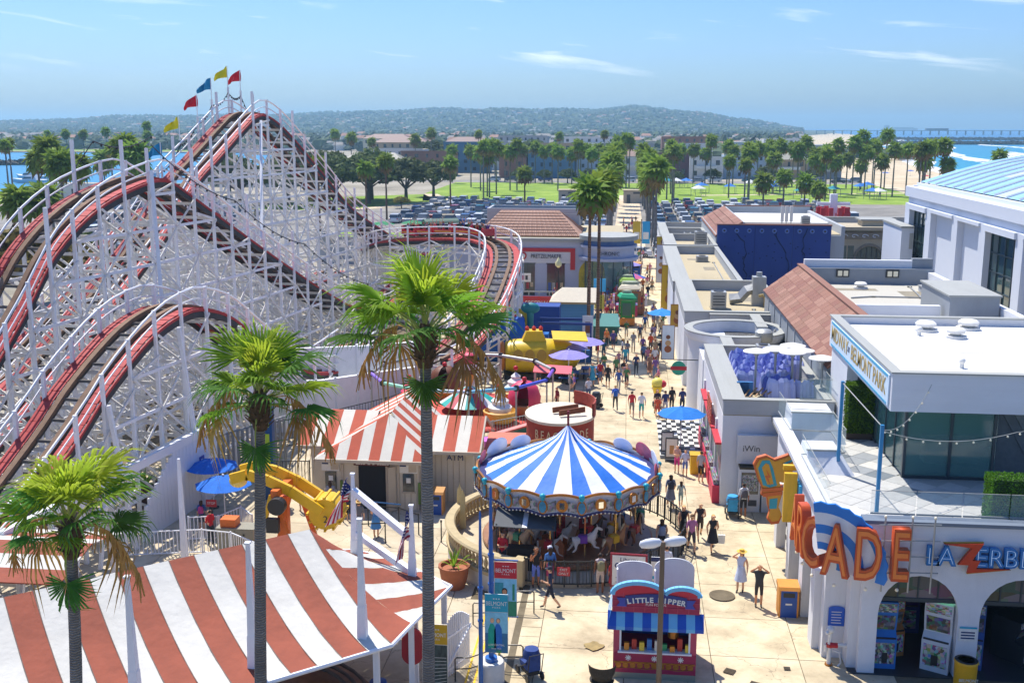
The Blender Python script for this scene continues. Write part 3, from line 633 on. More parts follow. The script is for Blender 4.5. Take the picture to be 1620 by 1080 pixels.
PL=[(-83.7,150,14.4,4.5,'bay'),(-76.5,140,12.8,4.5,'bay'),(-76.7,145,12.4,4,'bay'),(-91.0,160,12.6,4,'bay'),(-65.1,110,9.9,4,'bay'),(-63.3,112,10.0,4,'bay'),(-138.2,230,13.6,3.2,'baytall'),(-143.2,240,14.0,3,'baytall'),(-233.8,420,14.5,4,'baytall'),(-225.9,420,15.0,4,'baytall'),(-218.7,420,14.8,4,'baytall'),(-209.0,420,15.8,4,'baytall'),(-123.5,250,12.3,3.5,'baytall'),(-191.7,420,18.0,4,'baytall'),(-182.3,400,14.5,4,'baytall'),(-91.1,190,13.7,6,'baybushy'),(-86.9,185,12.3,6,'baybushy'),(-130.5,260,9.3,6,'baybushy'),(-55.2,190,11.1,4,'lotleft'),(-49.0,200,10.1,3.5,'lotleft'),(-48.5,215,10.8,4,'lotleft'),(-39.5,240,9.7,4,'lotleft'),(-23.7,250,7.0,4,'lotleft'),(-131.1,480,14.4,5,'town'),(-111.0,430,13.3,5,'town'),(-102.5,430,11.8,4,'town'),(-82.8,420,12.7,5,'town'),(-83.8,460,15.1,5,'town'),(-58.6,360,10.1,4.5,'town'),(-64.8,470,14.5,4,'town'),(-28.4,450,13.9,4,'town'),(-10.2,470,14.6,4,'town'),(-48.6,335,10.3,4.6,'row'),(-45.6,372,10.3,4.6,'row'),(-41.8,369,9.6,4.6,'row'),(-35.6,366,10.1,4.6,'row'),(-30.9,363,11.0,4.6,'row'),(-27.7,360,9.6,4.6,'row'),(-24.8,357,10.5,4.6,'row'),(-18.2,354,9.3,4.6,'row'),(-15.2,351,10.0,4.6,'row'),(-12.7,348,10.5,4.6,'row'),(-9.4,345,10.6,4.6,'row'),(-5.5,342,10.7,4.6,'row'),(-3.2,339,13.0,4.6,'row'),(-0.5,336,13.8,4.6,'row'),(14.8,373,10.7,4.6,'row'),(17.2,370,10.1,4.6,'row'),(21.7,367,10.2,4.6,'row'),(25.4,364,9.2,4.6,'row'),(26.9,361,13.2,4.6,'row'),(32.0,358,11.6,4.6,'row'),(33.6,355,10.1,4.6,'row'),(31.5,290,11.8,4.6,'beach'),(37.1,319,11.6,4.6,'beach'),(43.8,348,10.2,4.6,'beach'),(43.4,317,12.4,4.6,'beach'),(51.0,346,11.1,4.6,'beach'),(47.8,315,10.3,4.6,'beach'),(54.6,344,13.0,4.6,'beach'),(52.3,313,10.0,4.6,'beach'),(60.5,342,10.4,4.6,'beach'),(57.9,311,12.5,4.6,'beach'),(66.3,340,8.2,4.6,'beach'),(61.9,309,13.2,4.6,'beach'),(70.3,338,14.7,4.6,'beach'),(64.8,307,10.7,4.6,'beach'),(73.6,336,11.5,4.6,'beach'),(68.7,305,8.6,4.6,'beach'),(76.2,334,15.1,4.6,'beach'),(71.4,303,11.7,4.6,'beach'),(57.3,332,6.6,4.6,'beach'),(55.6,301,8.3,4.6,'beach'),(68.3,330,6.7,4.6,'beach'),(65.9,255,12.4,4.2,'sand'),(67.0,255,13.0,4.2,'sand'),(70.9,255,13.4,4.2,'sand'),(71.8,255,9.3,4.2,'sand'),(83.0,255,11.0,4.2,'sand'),(28.0,265,8.8,3.8,'lotright'),(28.8,235,6.4,4.4,'lotright'),(33.7,240,7.0,4,'lotright'),(35.8,225,6.7,4.2,'lotright'),(38.2,222,5.6,3.6,'lotright'),(-6.9,339.9,9.6,4.7,'lawn'),(12.0,285.2,11.0,4.5,'lawn'),(31.5,287.6,10.8,4.7,'lawn'),(72.6,278.3,9.3,4.7,'lawn'),(57.3,316.6,9.3,4.3,'lawn'),(50.1,283.0,10.9,4.2,'lawn'),(-37.8,291.3,9.4,4.4,'lawn'),(40.7,311.0,8.8,4.7,'lawn'),(45.2,354.6,11.8,4.7,'lawn'),(10.1,283.6,8.9,4.6,'lawn'),(-34.6,319.0,10.5,4.6,'lawn'),(-32.7,320.2,12.7,4.0,'lawn'),(74.7,343.4,11.9,4.8,'lawn'),(-20.4,318.5,10.6,4.6,'lawn'),(0.4,337.5,12.8,4.0,'lawn'),(-43.0,315.7,10.1,4.8,'lawn'),(76.2,285.4,12.6,4.6,'lawn'),(11.4,280.5,11.6,4.1,'lawn'),(-36.4,299.9,12.3,4.7,'lawn'),(46.6,349.9,11.1,4.0,'lawn'),(47.8,314.5,11.9,4.0,'lawn'),(-36.9,276.7,12.7,4.1,'lawn'),(12.0,307.2,12.5,4.1,'lawn'),(49.3,296.9,8.9,4.1,'lawn'),(72.7,278.0,9.6,4.4,'lawn'),(75.7,306.3,11.7,4.5,'lawn'),(-14.3,315.2,12.3,4.1,'lawn'),(-10.8,325.7,9.7,4.4,'lawn'),(26.6,291.1,8.8,4.0,'lawn'),(-36.7,287.3,12.5,4.4,'lawn')]
PLAB={'bay':('green palm in the cluster between coaster and bay','palms beside the bay'),'baytall':('tall thin palm standing against the bay water','palms beside the bay'),
  'baybushy':('bushy broad palm by the bay buildings','palms beside the bay'),'lotleft':('bright green single palm left of the crowded parking lot','palms of the parking lot'),
  'town':('tall palm rising above the town houses','palms above the town'),'row':('palm in the row between lawn and town houses','palms behind the lawn'),
  'beach':('palm in the grove between lawn and beach','palms by the beach'),'sand':('palm standing alone against the sand and surf','palms by the beach'),'lawn':('palm standing on the lawn beyond the cars','palms on the lawn'),'lotright':('bright green palm at the near edge of the lawn, right side','palms of the parking lot')}
cnt_={}
for x,y,z,d,k in sorted(PL,key=lambda p:p[0]/p[1]):
 cnt_[k]=cnt_.get(k,-1)+1
 palm(x,y,z,d,PLAB[k][0]+', %s from the left'%ORDN[cnt_[k]],PLAB[k][1],1 if k in('lotleft',)else 0,bushy=k in('bay','baybushy'),r=.22)
for i in range(10):
 palm(-2.9+.3*sin(i),163+11*i,10.2+1.6*sin(i*1.7)+.012*i*i,4.4,'palm in the left row along the car park path, %s from the near end'%ORDN[i],'palms lining the path',r=.24)
 palm(3.9+.3*cos(i),160+11*i,10.0+1.6*cos(i*1.3)+.012*i*i,4.4,'palm in the right row along the car park path, %s from the near end'%ORDN[i],'palms lining the path',r=.24)
palm(-2.9,85.0,12.6,3.3,'left one of the two brown palms beside the promenade',None,1,0,r=.17)
palm(-2.2,86.5,12.9,3.3,'right one of the two brown palms beside the promenade',None,1,0,r=.17)
# round-headed trees
OAK=[leafmat('tree_leaf_dark',(.085,.115,.035),.3,.35,.8),leafmat('tree_leaf_mid',(.12,.15,.045),.3,.35,.8)]
TAN=[leafmat('tree_leaf_olive',(.17,.15,.03),.25,.35,.8),leafmat('tree_leaf_olive2',(.22,.17,.045),.25,.35,.8)]
BARK=mat('bark',(.12,.085,.06),.95,var=.4,scale=3)
def tree_mesh(seed,w,h,n=26,per=75,flat=.45,trunk=.35,leaf=.38):
 rg=random.Random(seed);tb=MB();cb=MB();cl=[]
 for i in range(n):
  a=i*2.4;k=((i+.5)/n)**.5;r=w*.46*k
  cl.append((Vector((cos(a)*r,sin(a)*r,h*(trunk+(1-trunk)*(.35+.55*(1-k*k)+.18*(rg.random()-.5))))),w*(.12+.07*rg.random())))
 for c,r in cl:
  for j in range(per):
   v=Vector((rg.gauss(0,1),rg.gauss(0,1),rg.gauss(0,1))).normalized();p=c+Vector((v.x*r,v.y*r,v.z*r*flat*1.4))*(.75+.35*rg.random())
   q=Vector((rg.gauss(0,1),rg.gauss(0,1),rg.gauss(0,.5))).normalized();s=q.cross(v+Vector((.01,0,0))).normalized();L=leaf*(.6+.8*rg.random())
   cb.mat(rg.randrange(2));cb.add([p-q*L,p+s*L*.6,p+q*L,p-s*L*.6],[(0,1,2,3)])
 tb.tube([(0,0,-.2),(.05,0,h*trunk*.5),(0,0,h*trunk)],[w*.045,w*.035,w*.03],8)
 for i in range(0,n,3):
  c=cl[i][0];tb.tube([(0,0,h*trunk*.9),(c.x*.45,c.y*.45,h*trunk+(c.z-h*trunk)*.4),c],[w*.02,w*.013,w*.006],5)
 return tb,cb
def tree(mesh_pair,x,y,s,label,group,rz=0,name='broad_tree',g=None):
 t=thing(name,label,'tree',(x,y,GZ if g is None else g),rz,group)
 link('trunk',mesh_pair[0],t,scale=(s,s,s));link('crown',mesh_pair[1],t,scale=(s,s,s));return t
TP=[]
for s in range(3):
 tb,cb=tree_mesh(s,9,7.5,30,80);TP.append((tb.mesh('trunk',BARK,True),cb.mesh('crown',OAK)))
tb,cb=tree_mesh(9,9,6.5,30,90,.4,.45);TANP=(tb.mesh('trunk',BARK,True),cb.mesh('crown',TAN))
GR=((-84,262,1.5),(-76,270,1.6),(-70,256,1.45),(-63,260,1.5),(-55,266,1.4),(-66,275,1.6),(-92,250,1.4),(-80,248,1.35),(-99,262,1.5),(-52,288,1.2))
for i,(x,y,s)in enumerate(GR):
 tree(TP[i%3],x,y,s,'dark round-headed tree in the grove beside the curved path, %s from the left'%ORDN[sorted(q[0]/q[1]for q in GR).index(x/y)],'trees of the dark grove',i*1.3)
for i,(x,y,s)in enumerate(((-71,244,.5),(-62,240,.42),(-52,246,.4))):tree(TANP,x,y,s,'low brownish shrub in front of the dark grove, %s from the left'%ORDN[i],'shrubs at the grove',i,'shrub')
tree(TANP,-56.5,96,1.35,'spreading olive-gold tree at the left edge behind the coaster',None,.4)
tree(TP[0],-60,112,.9,'dark green tree behind the olive-gold tree at the left edge',None,.4)
for i,(x,y,s)in enumerate(((-20,362,.6),(-28,366,.55),(-13,362,.6),(8,364,.55),(-36,362,.6),(28,365,.6),(46,372,.7),(60,366,.6),(16,364,.5))):tree(TP[i%3],x,y,s,'clipped round tree along the road behind the lawn, %s one planted'%('farthest left','second left','third left','fourth left','middle','fourth right','third right','second right','farthest right')[sorted((-20,-28,-13,8,-36,28,46,60,16)).index(x)],'street trees behind the lawn',i)
for i,(x,y,s)in enumerate(((-86,470,1.6),(-118,395,1.2),(-72,420,1.2),(-100,340,1.1),(-112,352,1.2),(-57,440,1.3),(70,420,1.0),(-45,520,1.6),(20,470,1.4),(75,480,1.3))):tree(TP[i%3],x,y,s,'dark tree among the town houses, %s from the left'%ORDN[sorted(q/w for q,w in((-86,470),(-118,395),(-72,420),(-100,340),(-112,352),(-57,440),(70,420),(-45,520),(20,470),(75,480))).index(x/y)],'trees in the town',i*2)
# ------------------------------------------------------------------ wooden roller coaster
CW=mat('coaster_white',(.88,.87,.85),.7,var=.08,scale=1.2,dirt=.22,coord='Object')
CC=mat('coaster_cream',(.80,.77,.70),.75,var=.12,scale=.8,dirt=.35)
RAILB=mat('track_timber',(.20,.115,.065),.8,var=.3,scale=2)
RAILK=mat('track_dark',(.045,.042,.04),.7,var=.3,scale=2)
TIE=mat('tie_timber',(.13,.115,.10),.9,var=.3,scale=2)
REDP=mat('catwalk_red',(.42,.035,.032),.7,var=.2,scale=1.5,dirt=.3)
STEELW=mat('handrail_white',(.82,.82,.81),.45,var=.05)
CABLE=mat('cable_black',(.02,.02,.022),.6,var=0)
ca,sa=cos(R(8)),sin(R(8))
def SK(s,k,z):return Vector((sa*s+ca*k,ca*s-sa*k,z))
def catmull(P,step):
 P=[Vector(p)for p in P];Q=[P[0]*2-P[1]]+P+[P[-1]*2-P[-2]];out_=[]
 for i in range(1,len(Q)-2):
  a,b,c,d=Q[i-1:i+3];n=max(2,int((c-b).length/.25))
  for j in range(n):
   t=j/n;out_.append(.5*((2*b)+(c-a)*t+(2*a-5*b+4*c-d)*t*t+(3*b-a-3*c+d)*t**3))
 out_.append(P[-1]);res=[out_[0]];acc=0
 for p,q in zip(out_,out_[1:]):
  L=(q-p).length
  while acc+L>=step:
   f=(step-acc)/L;p=p.lerp(q,f);L=(q-p).length;acc=0;res.append(p)
  acc+=L
 return res
coaster=thing('wooden_roller_coaster','white timber roller coaster with red and brown tracks towering on the left','roller coaster',SK(60,-36,GZ))
coaster.location=(0,0,0)
posts,ledgers,braces,planks,ties,rposts,cross=[],[],[],[],[],[],[]
def sweep(pts,lat,off,dz,w,h):
 mb=MB();n=len(pts);vs=[]
 for p,l in zip(pts,lat):
  for a,b in((-w/2,-h/2),(w/2,-h/2),(w/2,h/2),(-w/2,h/2)):vs.append(p+l*(off+a)+Vector((0,0,dz+b)))
 fs=[(4*i+k,4*i+(k+1)%4,4*i+4+(k+1)%4,4*i+4+k)for i in range(n-1)for k in range(4)]+[(3,2,1,0),tuple(4*n-4+k for k in range(4))]
 return mb.add(vs,fs)
def track(P,label,bent=2.4,level=1.9,cream=False,tall=0,brown=True,bank=0,right_only=False):
 pts=catmull(P,.6);lat=[]
 for i,p in enumerate(pts):
  d=pts[min(i+1,len(pts)-1)]-pts[max(i-1,0)];d.z=0;d.normalize();lat.append(Vector((d.y,-d.x,0)))
 rm=RAILB if brown else RAILK
 for o in(-.55,.55):
  tag(sweep(pts,lat,o,.10,.26,.2).build('rail',rm,coaster),label+' rail');sweep(pts,lat,o*1.02,-.12,.12,.22).build('rail_stringer',RAILK,coaster)
 for o in(-1.40,1.40):sweep(pts,lat,o,-.30,.07,.30).build('side_board',RAILK,coaster);sweep(pts,lat,o*1.015,-.06,.07,.14).build('red_edge_board',REDP,coaster)
 for sd in(-1.48,1.48):
  mb=MB().tube([p+l*sd+Vector((0,0,1.12))for p,l in list(zip(pts,lat))[::2]],.06,6);mb.build('handrail',STEELW,coaster,smooth=True)
  sweep(pts,lat,sd,.55,.04,.07).build('mid_rail',STEELW,coaster)
 for i in range(0,len(pts)-1):
  p,l=pts[i],lat[i]
  if i%2==0:ties.append((p-l*1.36+Vector((0,0,-.06)),p+l*1.36+Vector((0,0,-.06)),.16,.12))
  d=(pts[i+1]-p).normalized()*.285
  for a,b in((-1.34,-.86),(.86,1.34)):
   c_=p+l*((a+b)/2)+Vector((0,0,.04));planks.append((c_-d,c_+d,.48,.05))
 st=int(bent/.6);prev=None
 for i in range(0,len(pts),st):
  p,l=pts[i],lat[i];cols=[]
  for sd in(-1.48,1.48):
   top=p+l*sd;base=Vector((top.x,top.y,GZ));ex=1.18+(tall if(i//st)%3==0 else 0)
   posts.append((base,top+Vector((0,0,ex)),.16,.16));cols.append(top)
  zs=[];z=p.z-.45
  while z>GZ+.6:zs.append(z);z-=level
  zs.append(GZ+.05)
  for a,z in enumerate(zs[:-1]):
   cross.append((Vector((cols[0].x,cols[0].y,z)),Vector((cols[1].x,cols[1].y,z)),.06,.17))
   z2=zs[a+1]
   braces.append((Vector((cols[0].x,cols[0].y,z)),Vector((cols[1].x,cols[1].y,z2)),.05,.12))
  if prev:
   pc,pz=prev
   # ledgers at fixed world levels on each face
   for s_ in(0,1):
    a,b=pc[s_],cols[s_];lo=GZ+1.6;j=0
    while lo<min(a.z,b.z)-.3:
     off=lat[i]*(.12 if s_ else-.12)
     ledgers.append((Vector((a.x,a.y,lo))+off,Vector((b.x,b.y,lo))+off,.06,.16))
     if(j+i//st)%2==0 or s_==1:
      q=min(lo+level,min(a.z,b.z));x1,x2=(a,b)if(j+i//st)%2 else(b,a)
      braces.append((Vector((x1 .x,x1 .y,lo))+off*1.6,Vector((x2 .x,x2 .y,q))+off*1.6,.05,.12))
     lo+=level;j+=1
  prev=(cols,zs)
def prof(k,L):return[SK(s,k,z)for s,z in L]
track(prof(-30,[(22,1.0),(28,1.0),(33,2.3),(37.8,4.8),(40.6,6.6),(44.2,8.3),(47,8.9),(49,8.8),(51.8,7.9),(54.8,6.1),(60,3.2),(66,1.8),(73,2.2)]),'front hill',brown=True)
track(prof(-35.4,[(26,1.2),(31,1.8),(36.5,4.6),(41.8,9),(44.9,12),(48.5,13.9),(52.6,14.9),(55,15),(57.3,14.1),(62.2,11.8),(69.4,8.5),(77,5.2),(83,3.1),(90,2.2),(98,3)]),'second hill',tall=1.6)
track(prof(-40.5,[(44,1.0),(48.1,2.8),(61.1,10.0),(66.6,14.0),(70.3,15.9),(74.6,18.1),(76.2,18.75),(78,18.8),(81.5,17.5),(88.5,13.7),(94.6,10.4),(103.5,7.3),(112,4.4),(119,3.4)]),'lift hill',tall=.9)
track(prof(-46,[(40,2),(52,2.4),(62,6.5),(69,10.5),(74,12),(80,10.8),(88,6.5),(97,3.0),(106,3.0)]),'hidden hill',cream=True)
turn=[(-27,112,5.0),(-25,106,6.0),(-22,100.5,7.3),(-17.5,96.9,8.0),(-13.5,95.3,8.15),(-11,92,7.9),(-10.0,87,7.2),(-10.0,82,5.9),(-10.5,77,4.3),(-11.6,72.5,3.0),(-13,69.5,2.4)]
track(turn,'far turn',level=2.0)
beams('post',CW,coaster,posts);beams('ledger',CW,coaster,ledgers);beams('brace',CC,coaster,braces);beams('cross_beam',CC,coaster,cross)
beams('catwalk_plank',REDP,coaster,planks);beams('cross_tie',TIE,coaster,ties)
# raking props on the front face
for s in(40,46,52):
 beam('raking_prop',CW,coaster,SK(s,-27.4,GZ),SK(s,-28.3,{40:6.0,46:8.4,52:7.4}[s]),.18)
beam('raking_prop',CW,coaster,SK(50,-31.6,5),SK(53,-33.7,15.6),.2);beam('raking_prop',CW,coaster,SK(70,-36.0,10),SK(76.4,-38.9,18.4),.2)
# flags and light strings over the lift
FL={'red':'#d8132c','yellow':'#e8d91c','blue':'#1287b5'}
flag_pts=[]
for s,z,c,k in((80.0,22.4,'red',-42.4),(78.0,22.6,'yellow',-42.4),(75.4,21.6,'blue',-42.4),(73.2,20.3,'red',-42.4),(70.6,18.7,'yellow',-42.4),(68.0,16.9,'blue',-42.4),(82.2,20.6,None,-42.4)):
 zb=17.0 if s>70 else 13.5
 mb=MB().tube([SK(s,k,zb),SK(s,k,z-1.6)],.09,6).tube([SK(s,k,z-1.6),SK(s,k,z)],.03,5);pole=mb.build('flag_pole',STEELW,coaster)
 flag_pts.append((s,k,z-2.0))
 if c:
  mb=MB();nx,nz=8,4;vs=[]
  for i in range(nx+1):
   for j in range(nz+1):
    f=i/nx;vs.append(SK(s-.15*sin(f*7+s),k-1.15*f,z-.02-.25*f-.32*f*f+(j/nz-.5)*(.85*(1-.62*f))-.42)+Vector((0,.10*sin(f*9+j),0)))
  fs=[(i*(nz+1)+j,(i+1)*(nz+1)+j,(i+1)*(nz+1)+j+1,i*(nz+1)+j+1)for i in range(nx)for j in range(nz)]
  mb.add(vs,fs).build('flag',mat('flag_'+c,FL[c],.8,var=.05),pole,smooth=True)['label']=c+' pennant flag'
def cable(pts,sag,name='light_string'):
 mb=MB()
 for p,q in zip(pts,pts[1:]):
  L=[Vector(p).lerp(Vector(q),t/8)-Vector((0,0,sag*4*(t/8)*(1-t/8)))for t in range(9)]
  mb.tube(L,.035,4,caps=False)
  for v in L[1:]:mb.ball(v-Vector((0,0,.08)),.07,5,3)
 return mb.build(name,CABLE,coaster)
fp=[SK(s,k,z)for s,k,z in flag_pts]
cable([SK(40,-37.2,8.5),SK(46,-37.2,13.2),SK(53,-37.2,17.2),SK(60,-38,17.4)],.5)
cable([SK(60,-42.4,12.5),fp[5],fp[4],fp[3],fp[2],fp[1],fp[0],fp[6]],.35)
cable([SK(53,-33.6,17),SK(62,-33.6,13.4),SK(72,-33.6,9.6),SK(84,-33.6,5)],.5)
# train running round the far turn
RED=mat('train_red',(.55,.02,.03),.25,var=.05,spec=.7);GOLD=mat('train_gold',(.75,.42,.06),.35,metal=.3,var=.05);BLACK=mat('black_paint',(.02,.02,.022),.5,var=0);SEATB=mat('seat_black',(.03,.028,.03),.7,var=.1)
tp=catmull(turn,1.0)
train=thing('coaster_train','red roller coaster train full of riders on the far turn','coaster train',tp[20])
RIDERS=[]
idx=[i for i,p in enumerate(tp)if-20.0<p.x<-11.8 and p.y>92.5][0::2]
for n_,i in enumerate(idx[:6]):
 p,d=tp[i],(tp[i+1]-tp[i-1]).normalized();rz=math.atan2(-d.x,d.y)
 loc=p-tp[20]+Vector((0,0,.22))
 mb=MB();mb.prismx([(-.92,.25),(-.92,.95),(-.7,1.05),(-.55,.62),(-.1,.55),(0,.98),(.1,.6),(.55,.55),(.7,.9),(.92,.72),(.95,.25)],-.62,-.5);mb.prismx([(-.92,.25),(-.92,.95),(-.7,1.05),(-.55,.62),(-.1,.55),(0,.98),(.1,.6),(.55,.55),(.7,.9),(.92,.72),(.95,.25)],.5,.62)
 mb.b2(-.62,.62,-.95,.95,.18,.28).b2(-.62,.62,.88,.98,.25,.8).b2(-.62,.62,-.98,-.88,.25,1.0)
 car=mb.build('car',RED,train,loc,rz)
 for sx in(-.63,.63):
  MB().b2(sx-.012,sx+.012,-.85,.85,.36,.46).build('trim_stripe',GOLD,car)
  for y in(-.6,.6):w=MB().lathe([(.14,-.04),(.14,.04)],(0,0,0),10).build('wheel',BLACK,car,(sx*.85,y,.12));w.rotation_euler=(0,R(90),0)
 for y in(-.45,.45):MB().b2(-.48,.48,y-.2,y+.2,.3,.5).b2(-.48,.48,y-.3,y-.18,.5,1.05).build('seat',SEATB,car)
 for y in(-.45,.45):
  for sx in(-.24,.24):
   w_=Vector((sx*cos(rz)-(y+.02)*sin(rz),sx*sin(rz)+(y+.02)*cos(rz),.5));RIDERS.append((p+Vector((0,0,.22))+w_,rz))
# board wall, doors and fences at the coaster's foot
BW=mat('white_boards',(.78,.79,.80),.7,var=.06,scale=2)
wl=thing('white_board_wall','white board wall with a blue notice along the foot of the coaster','wall',SK(44,-27.6,GZ));wl.rotation_euler=(0,0,R(-8))
for i in range(22):blk('board',BW,wl,-.05+.01*(i%2),.05,-3.2+.31*i,-2.9+.31*i,0,1.2+2.25*min(1,i/9)**.8)
blk('end_boards',BW,wl,-1.6,.04,3.6,3.7,0,3.45)
blk('top_band',STEELW,wl,-.12,.1,-12,3.75,3.45,3.85);blk('lower_band',STEELW,wl,-.1,.08,-12,-3.2,2.5,2.62)
for i in range(5):beam('band_strut',CW,wl,(0,-11.5+1.7*i,0),(0,-10.6+1.7*i,3.45),.14)
blk('notice',mat('notice_blue','#1d4aa8',.5),wl,.055,.075,1.9,2.35,1.9,2.5);blk('notice_symbol',BW,wl,.076,.082,2.02,2.22,2.1,2.35)
dw=thing('grey_plank_fence','dark grey vertical plank fence beside the white board wall','fence',(-21.0,51.2,GZ))
GW=mat('grey_wood',(.22,.235,.24),.85,var=.25,scale=2)
for i in range(16):blk('plank',GW,dw,.16*i,.16*i+.15,.28*i,.28*i+.04,0,2.9,R(50))
beam('top_rail',GW,dw,(0,0,2.92),(2.5,4.5,2.92),.08)
IRON=mat('black_iron',(.025,.027,.03),.5,metal=.3,var=0)
def picket_fence(label,pts,h=1.1,m=IRON,step=.14,r=.018,z=0,group=None,name='iron_fence',cat='fence'):
 t=thing(name,label,cat,(pts[0][0],pts[0][1],z),0,group);o=Vector((pts[0][0],pts[0][1],0));bars=[]
 P2=[Vector((x,y,0))-o for x,y in pts]
 for p,q in zip(P2,P2[1:]):
  for zz_ in(.12,h):bars.append(('rail',p+Vector((0,0,zz_)),q+Vector((0,0,zz_)),.045))
  n=max(1,int((q-p).length/step))
  for i in range(n):a=p.lerp(q,(i+.5)/n);bars.append(('picket',a+Vector((0,0,.1)),a+Vector((0,0,h)),r*1.4))
  bars.append(('post',p,p+Vector((0,0,h+.06)),.06))
 bars.append(('post',P2[-1],P2[-1]+Vector((0,0,h+.06)),.06))
 for nm in('rail','picket','post'):
  beams(nm,m,t,[(b[1],b[2],b[3],b[3])for b in bars if b[0]==nm],120)
 return t
picket_fence('black iron fence along the foot of the coaster behind the ticket house',[(-21.0,58),(-18.3,60.5),(-15.0,65),(-12.8,69),(-11.6,73.5)],1.7,step=.22,z=GZ)
DKG=mat('dark_green_post',(.05,.11,.12),.6,var=.1)
ws=thing('white_ramp_wall','long low white ramp wall under the coaster behind the ticket house','wall',(-22,58,GZ))
for x0,y0,x1,y1,h0,h1 in((-.6,3,3.3,6,3.4,3.0),(3.3,6.02,8.4,14.5,3.0,2.2),(-1.5,7,4.5,12.5,4.6,3.9),(4.5,12.52,9.0,20,3.9,3.0)):
 MB().add([(x0,y0,0),(x1,y1,0),(x1-.25,y1+.2,0),(x0-.25,y0+.2,0),(x0,y0,h0),(x1,y1,h1),(x1-.25,y1+.2,h1),(x0-.25,y0+.2,h0)],[(0,1,5,4),(1,2,6,5),(2,3,7,6),(3,0,4,7),(4,5,6,7)]).build('wall_face',BW,ws)
 for i in range(5):f=(i+.5)/5;blk('wall_rib',BW,ws,x0+(x1-x0)*f-.06,x0+(x1-x0)*f+.06,y0+(y1-y0)*f-.08,y0+(y1-y0)*f+.02,0,h0+(h1-h0)*f+.12)
# ------------------------------------------------------------------ striped tent, ticket house, court furniture
TRED=mat('tent_red','#934a33',.85,var=.16,scale=.9,bump=.5,bscale=3.5,dirt=.22)
TWHT=mat('tent_white','#c8c5bc',.85,var=.10,scale=.9,bump=.5,bscale=3.5,dirt=.16)
WPOST=mat('white_post',(.80,.81,.84),.5,var=.05)
tent=thing('striped_tent_pavilion','large red-brown and white striped tent roof in the lower left foreground','tent',(-10.8,34.6,GZ))
te1,te2=Vector((-.763,-.646,0)),Vector((.646,-.763,0))
BND=[(16,6),(1.6,6),(0,6),(-1.2,5.1),(-3.75,3.3),(-3.2,0),(-2.4,-1.5),(-1.0,-2.4),(0,-2.4),(16,-2.4)]
ZR,ZE=4.2-GZ,2.4-GZ
def tent_t(a,b):
 if a>=0:return b/6 if b>0 else-b/2.4
 for(p,q),(r,s)in zip(BND[2:-1],BND[3:-1]):
  den=(r-p)*b-(s-q)*a
  # ray t*(a,b) hits the segment
  d=(p*(s-q)-q*(r-p));e=(a*(s-q)-b*(r-p))
  if abs(e)<1e-9:continue
  t=d/e
  x,y=a*t,b*t;L=(r-p)**2+(s-q)**2;u=((x-p)*(r-p)+(y-q)*(s-q))/L
  if t>0 and-1e-6<=u<=1+1e-6:return 1/t
 return 0
def tent_z(a,b):t=min(1,tent_t(a,b));return ZE+(ZR-ZE)*(1-t)**1.75
def tent_pt(a,b,dz=0):return te1*a+te2*b+Vector((0,0,tent_z(a,b)+dz))
def tent_strip(p0,p1,q0,q1,i,nm='roof_stripe'):
 """between ruling p0->q0 and p1->q1 (plan coordinates)"""
 mb=MB();vs=[];n,w=14,3
 for j in range(n+1):
  for k in range(w+1):
   a0=(p0[0]+(p1[0]-p0[0])*k/w,p0[1]+(p1[1]-p0[1])*k/w);a1=(q0[0]+(q1[0]-q0[0])*k/w,q0[1]+(q1[1]-q0[1])*k/w)
   a,b=a0[0]+(a1[0]-a0[0])*j/n,a0[1]+(a1[1]-a0[1])*j/n
   vs.append(tent_pt(a,b,.012*sin(j*1.7+i*2)*(1 if 0<j<n else 0)))
 mb.add(vs,[(j*(w+1)+k,(j+1)*(w+1)+k,(j+1)*(w+1)+k+1,j*(w+1)+k+1)for j in range(n)for k in range(w)])
 mb.build(nm,TRED if i%2==0 else TWHT,tent,smooth=True)
SEAM=mat('canvas_seam','#7d6a60',.8)
SW=.82
for i in range(20):
 a0,a1=SW*i,SW*(i+1)
 tent_strip((a0,0),(a1,0),(a0,6),(a1,6),i+1);MB().tube([tent_pt(a0,.6*j,.012)for j in range(11)],.014,4).build('seam',SEAM,tent);tent_strip((a0,0),(a1,0),(a0,-2.4),(a1,-2.4),i+1)
def endx(b):
 for(p,q),(r,s)in zip(BND[3:8],BND[4:9]):
  if s<=b<=q:return p+(r-p)*(q-b)/(q-s)
 return 0
tent_strip((0,0),(0,0),(0,6),(-1.2,5.1),0)
hipb=lambda b:-1.2/5.1*abs(b)
bs=[5.1,4.25,3.4,2.55,1.7,.85,0,-.85,-1.6,-2.4]
for i,(b0,b1)in enumerate(zip(bs,bs[1:])):
 h0,h1=(hipb(b0)if b0>0 else-1.0/2.4*abs(b0)),(hipb(b1)if b1>0 else-1.0/2.4*abs(b1))
 tent_strip((h0,b0),(h1,b1),(endx(b0),b0),(endx(b1),b1),i+1 if i else 1)
tent_strip((0,0),(0,0),(0,-2.4),(-1.0,-2.4),0)
gut=[tent_pt(a,b,-.05)for a,b in[(16,6),(12,6),(8,6),(4,6)]+BND[1:9]]
MB().tube(gut,.07,6).build('gutter',WPOST,tent)
for(a,b)in[(8,6),(4.2,6),(.4,5.8),(-1.6,4.7),(-3.6,3.2),(-3.1,0),(-2.3,-1.4),(4,-2.3),(9,-2.3)]:
 p=tent_pt(a*.985,b*.985);blk('post',WPOST,tent,p.x-.09,p.x+.09,p.y-.09,p.y+.09,0,p.z-.1)
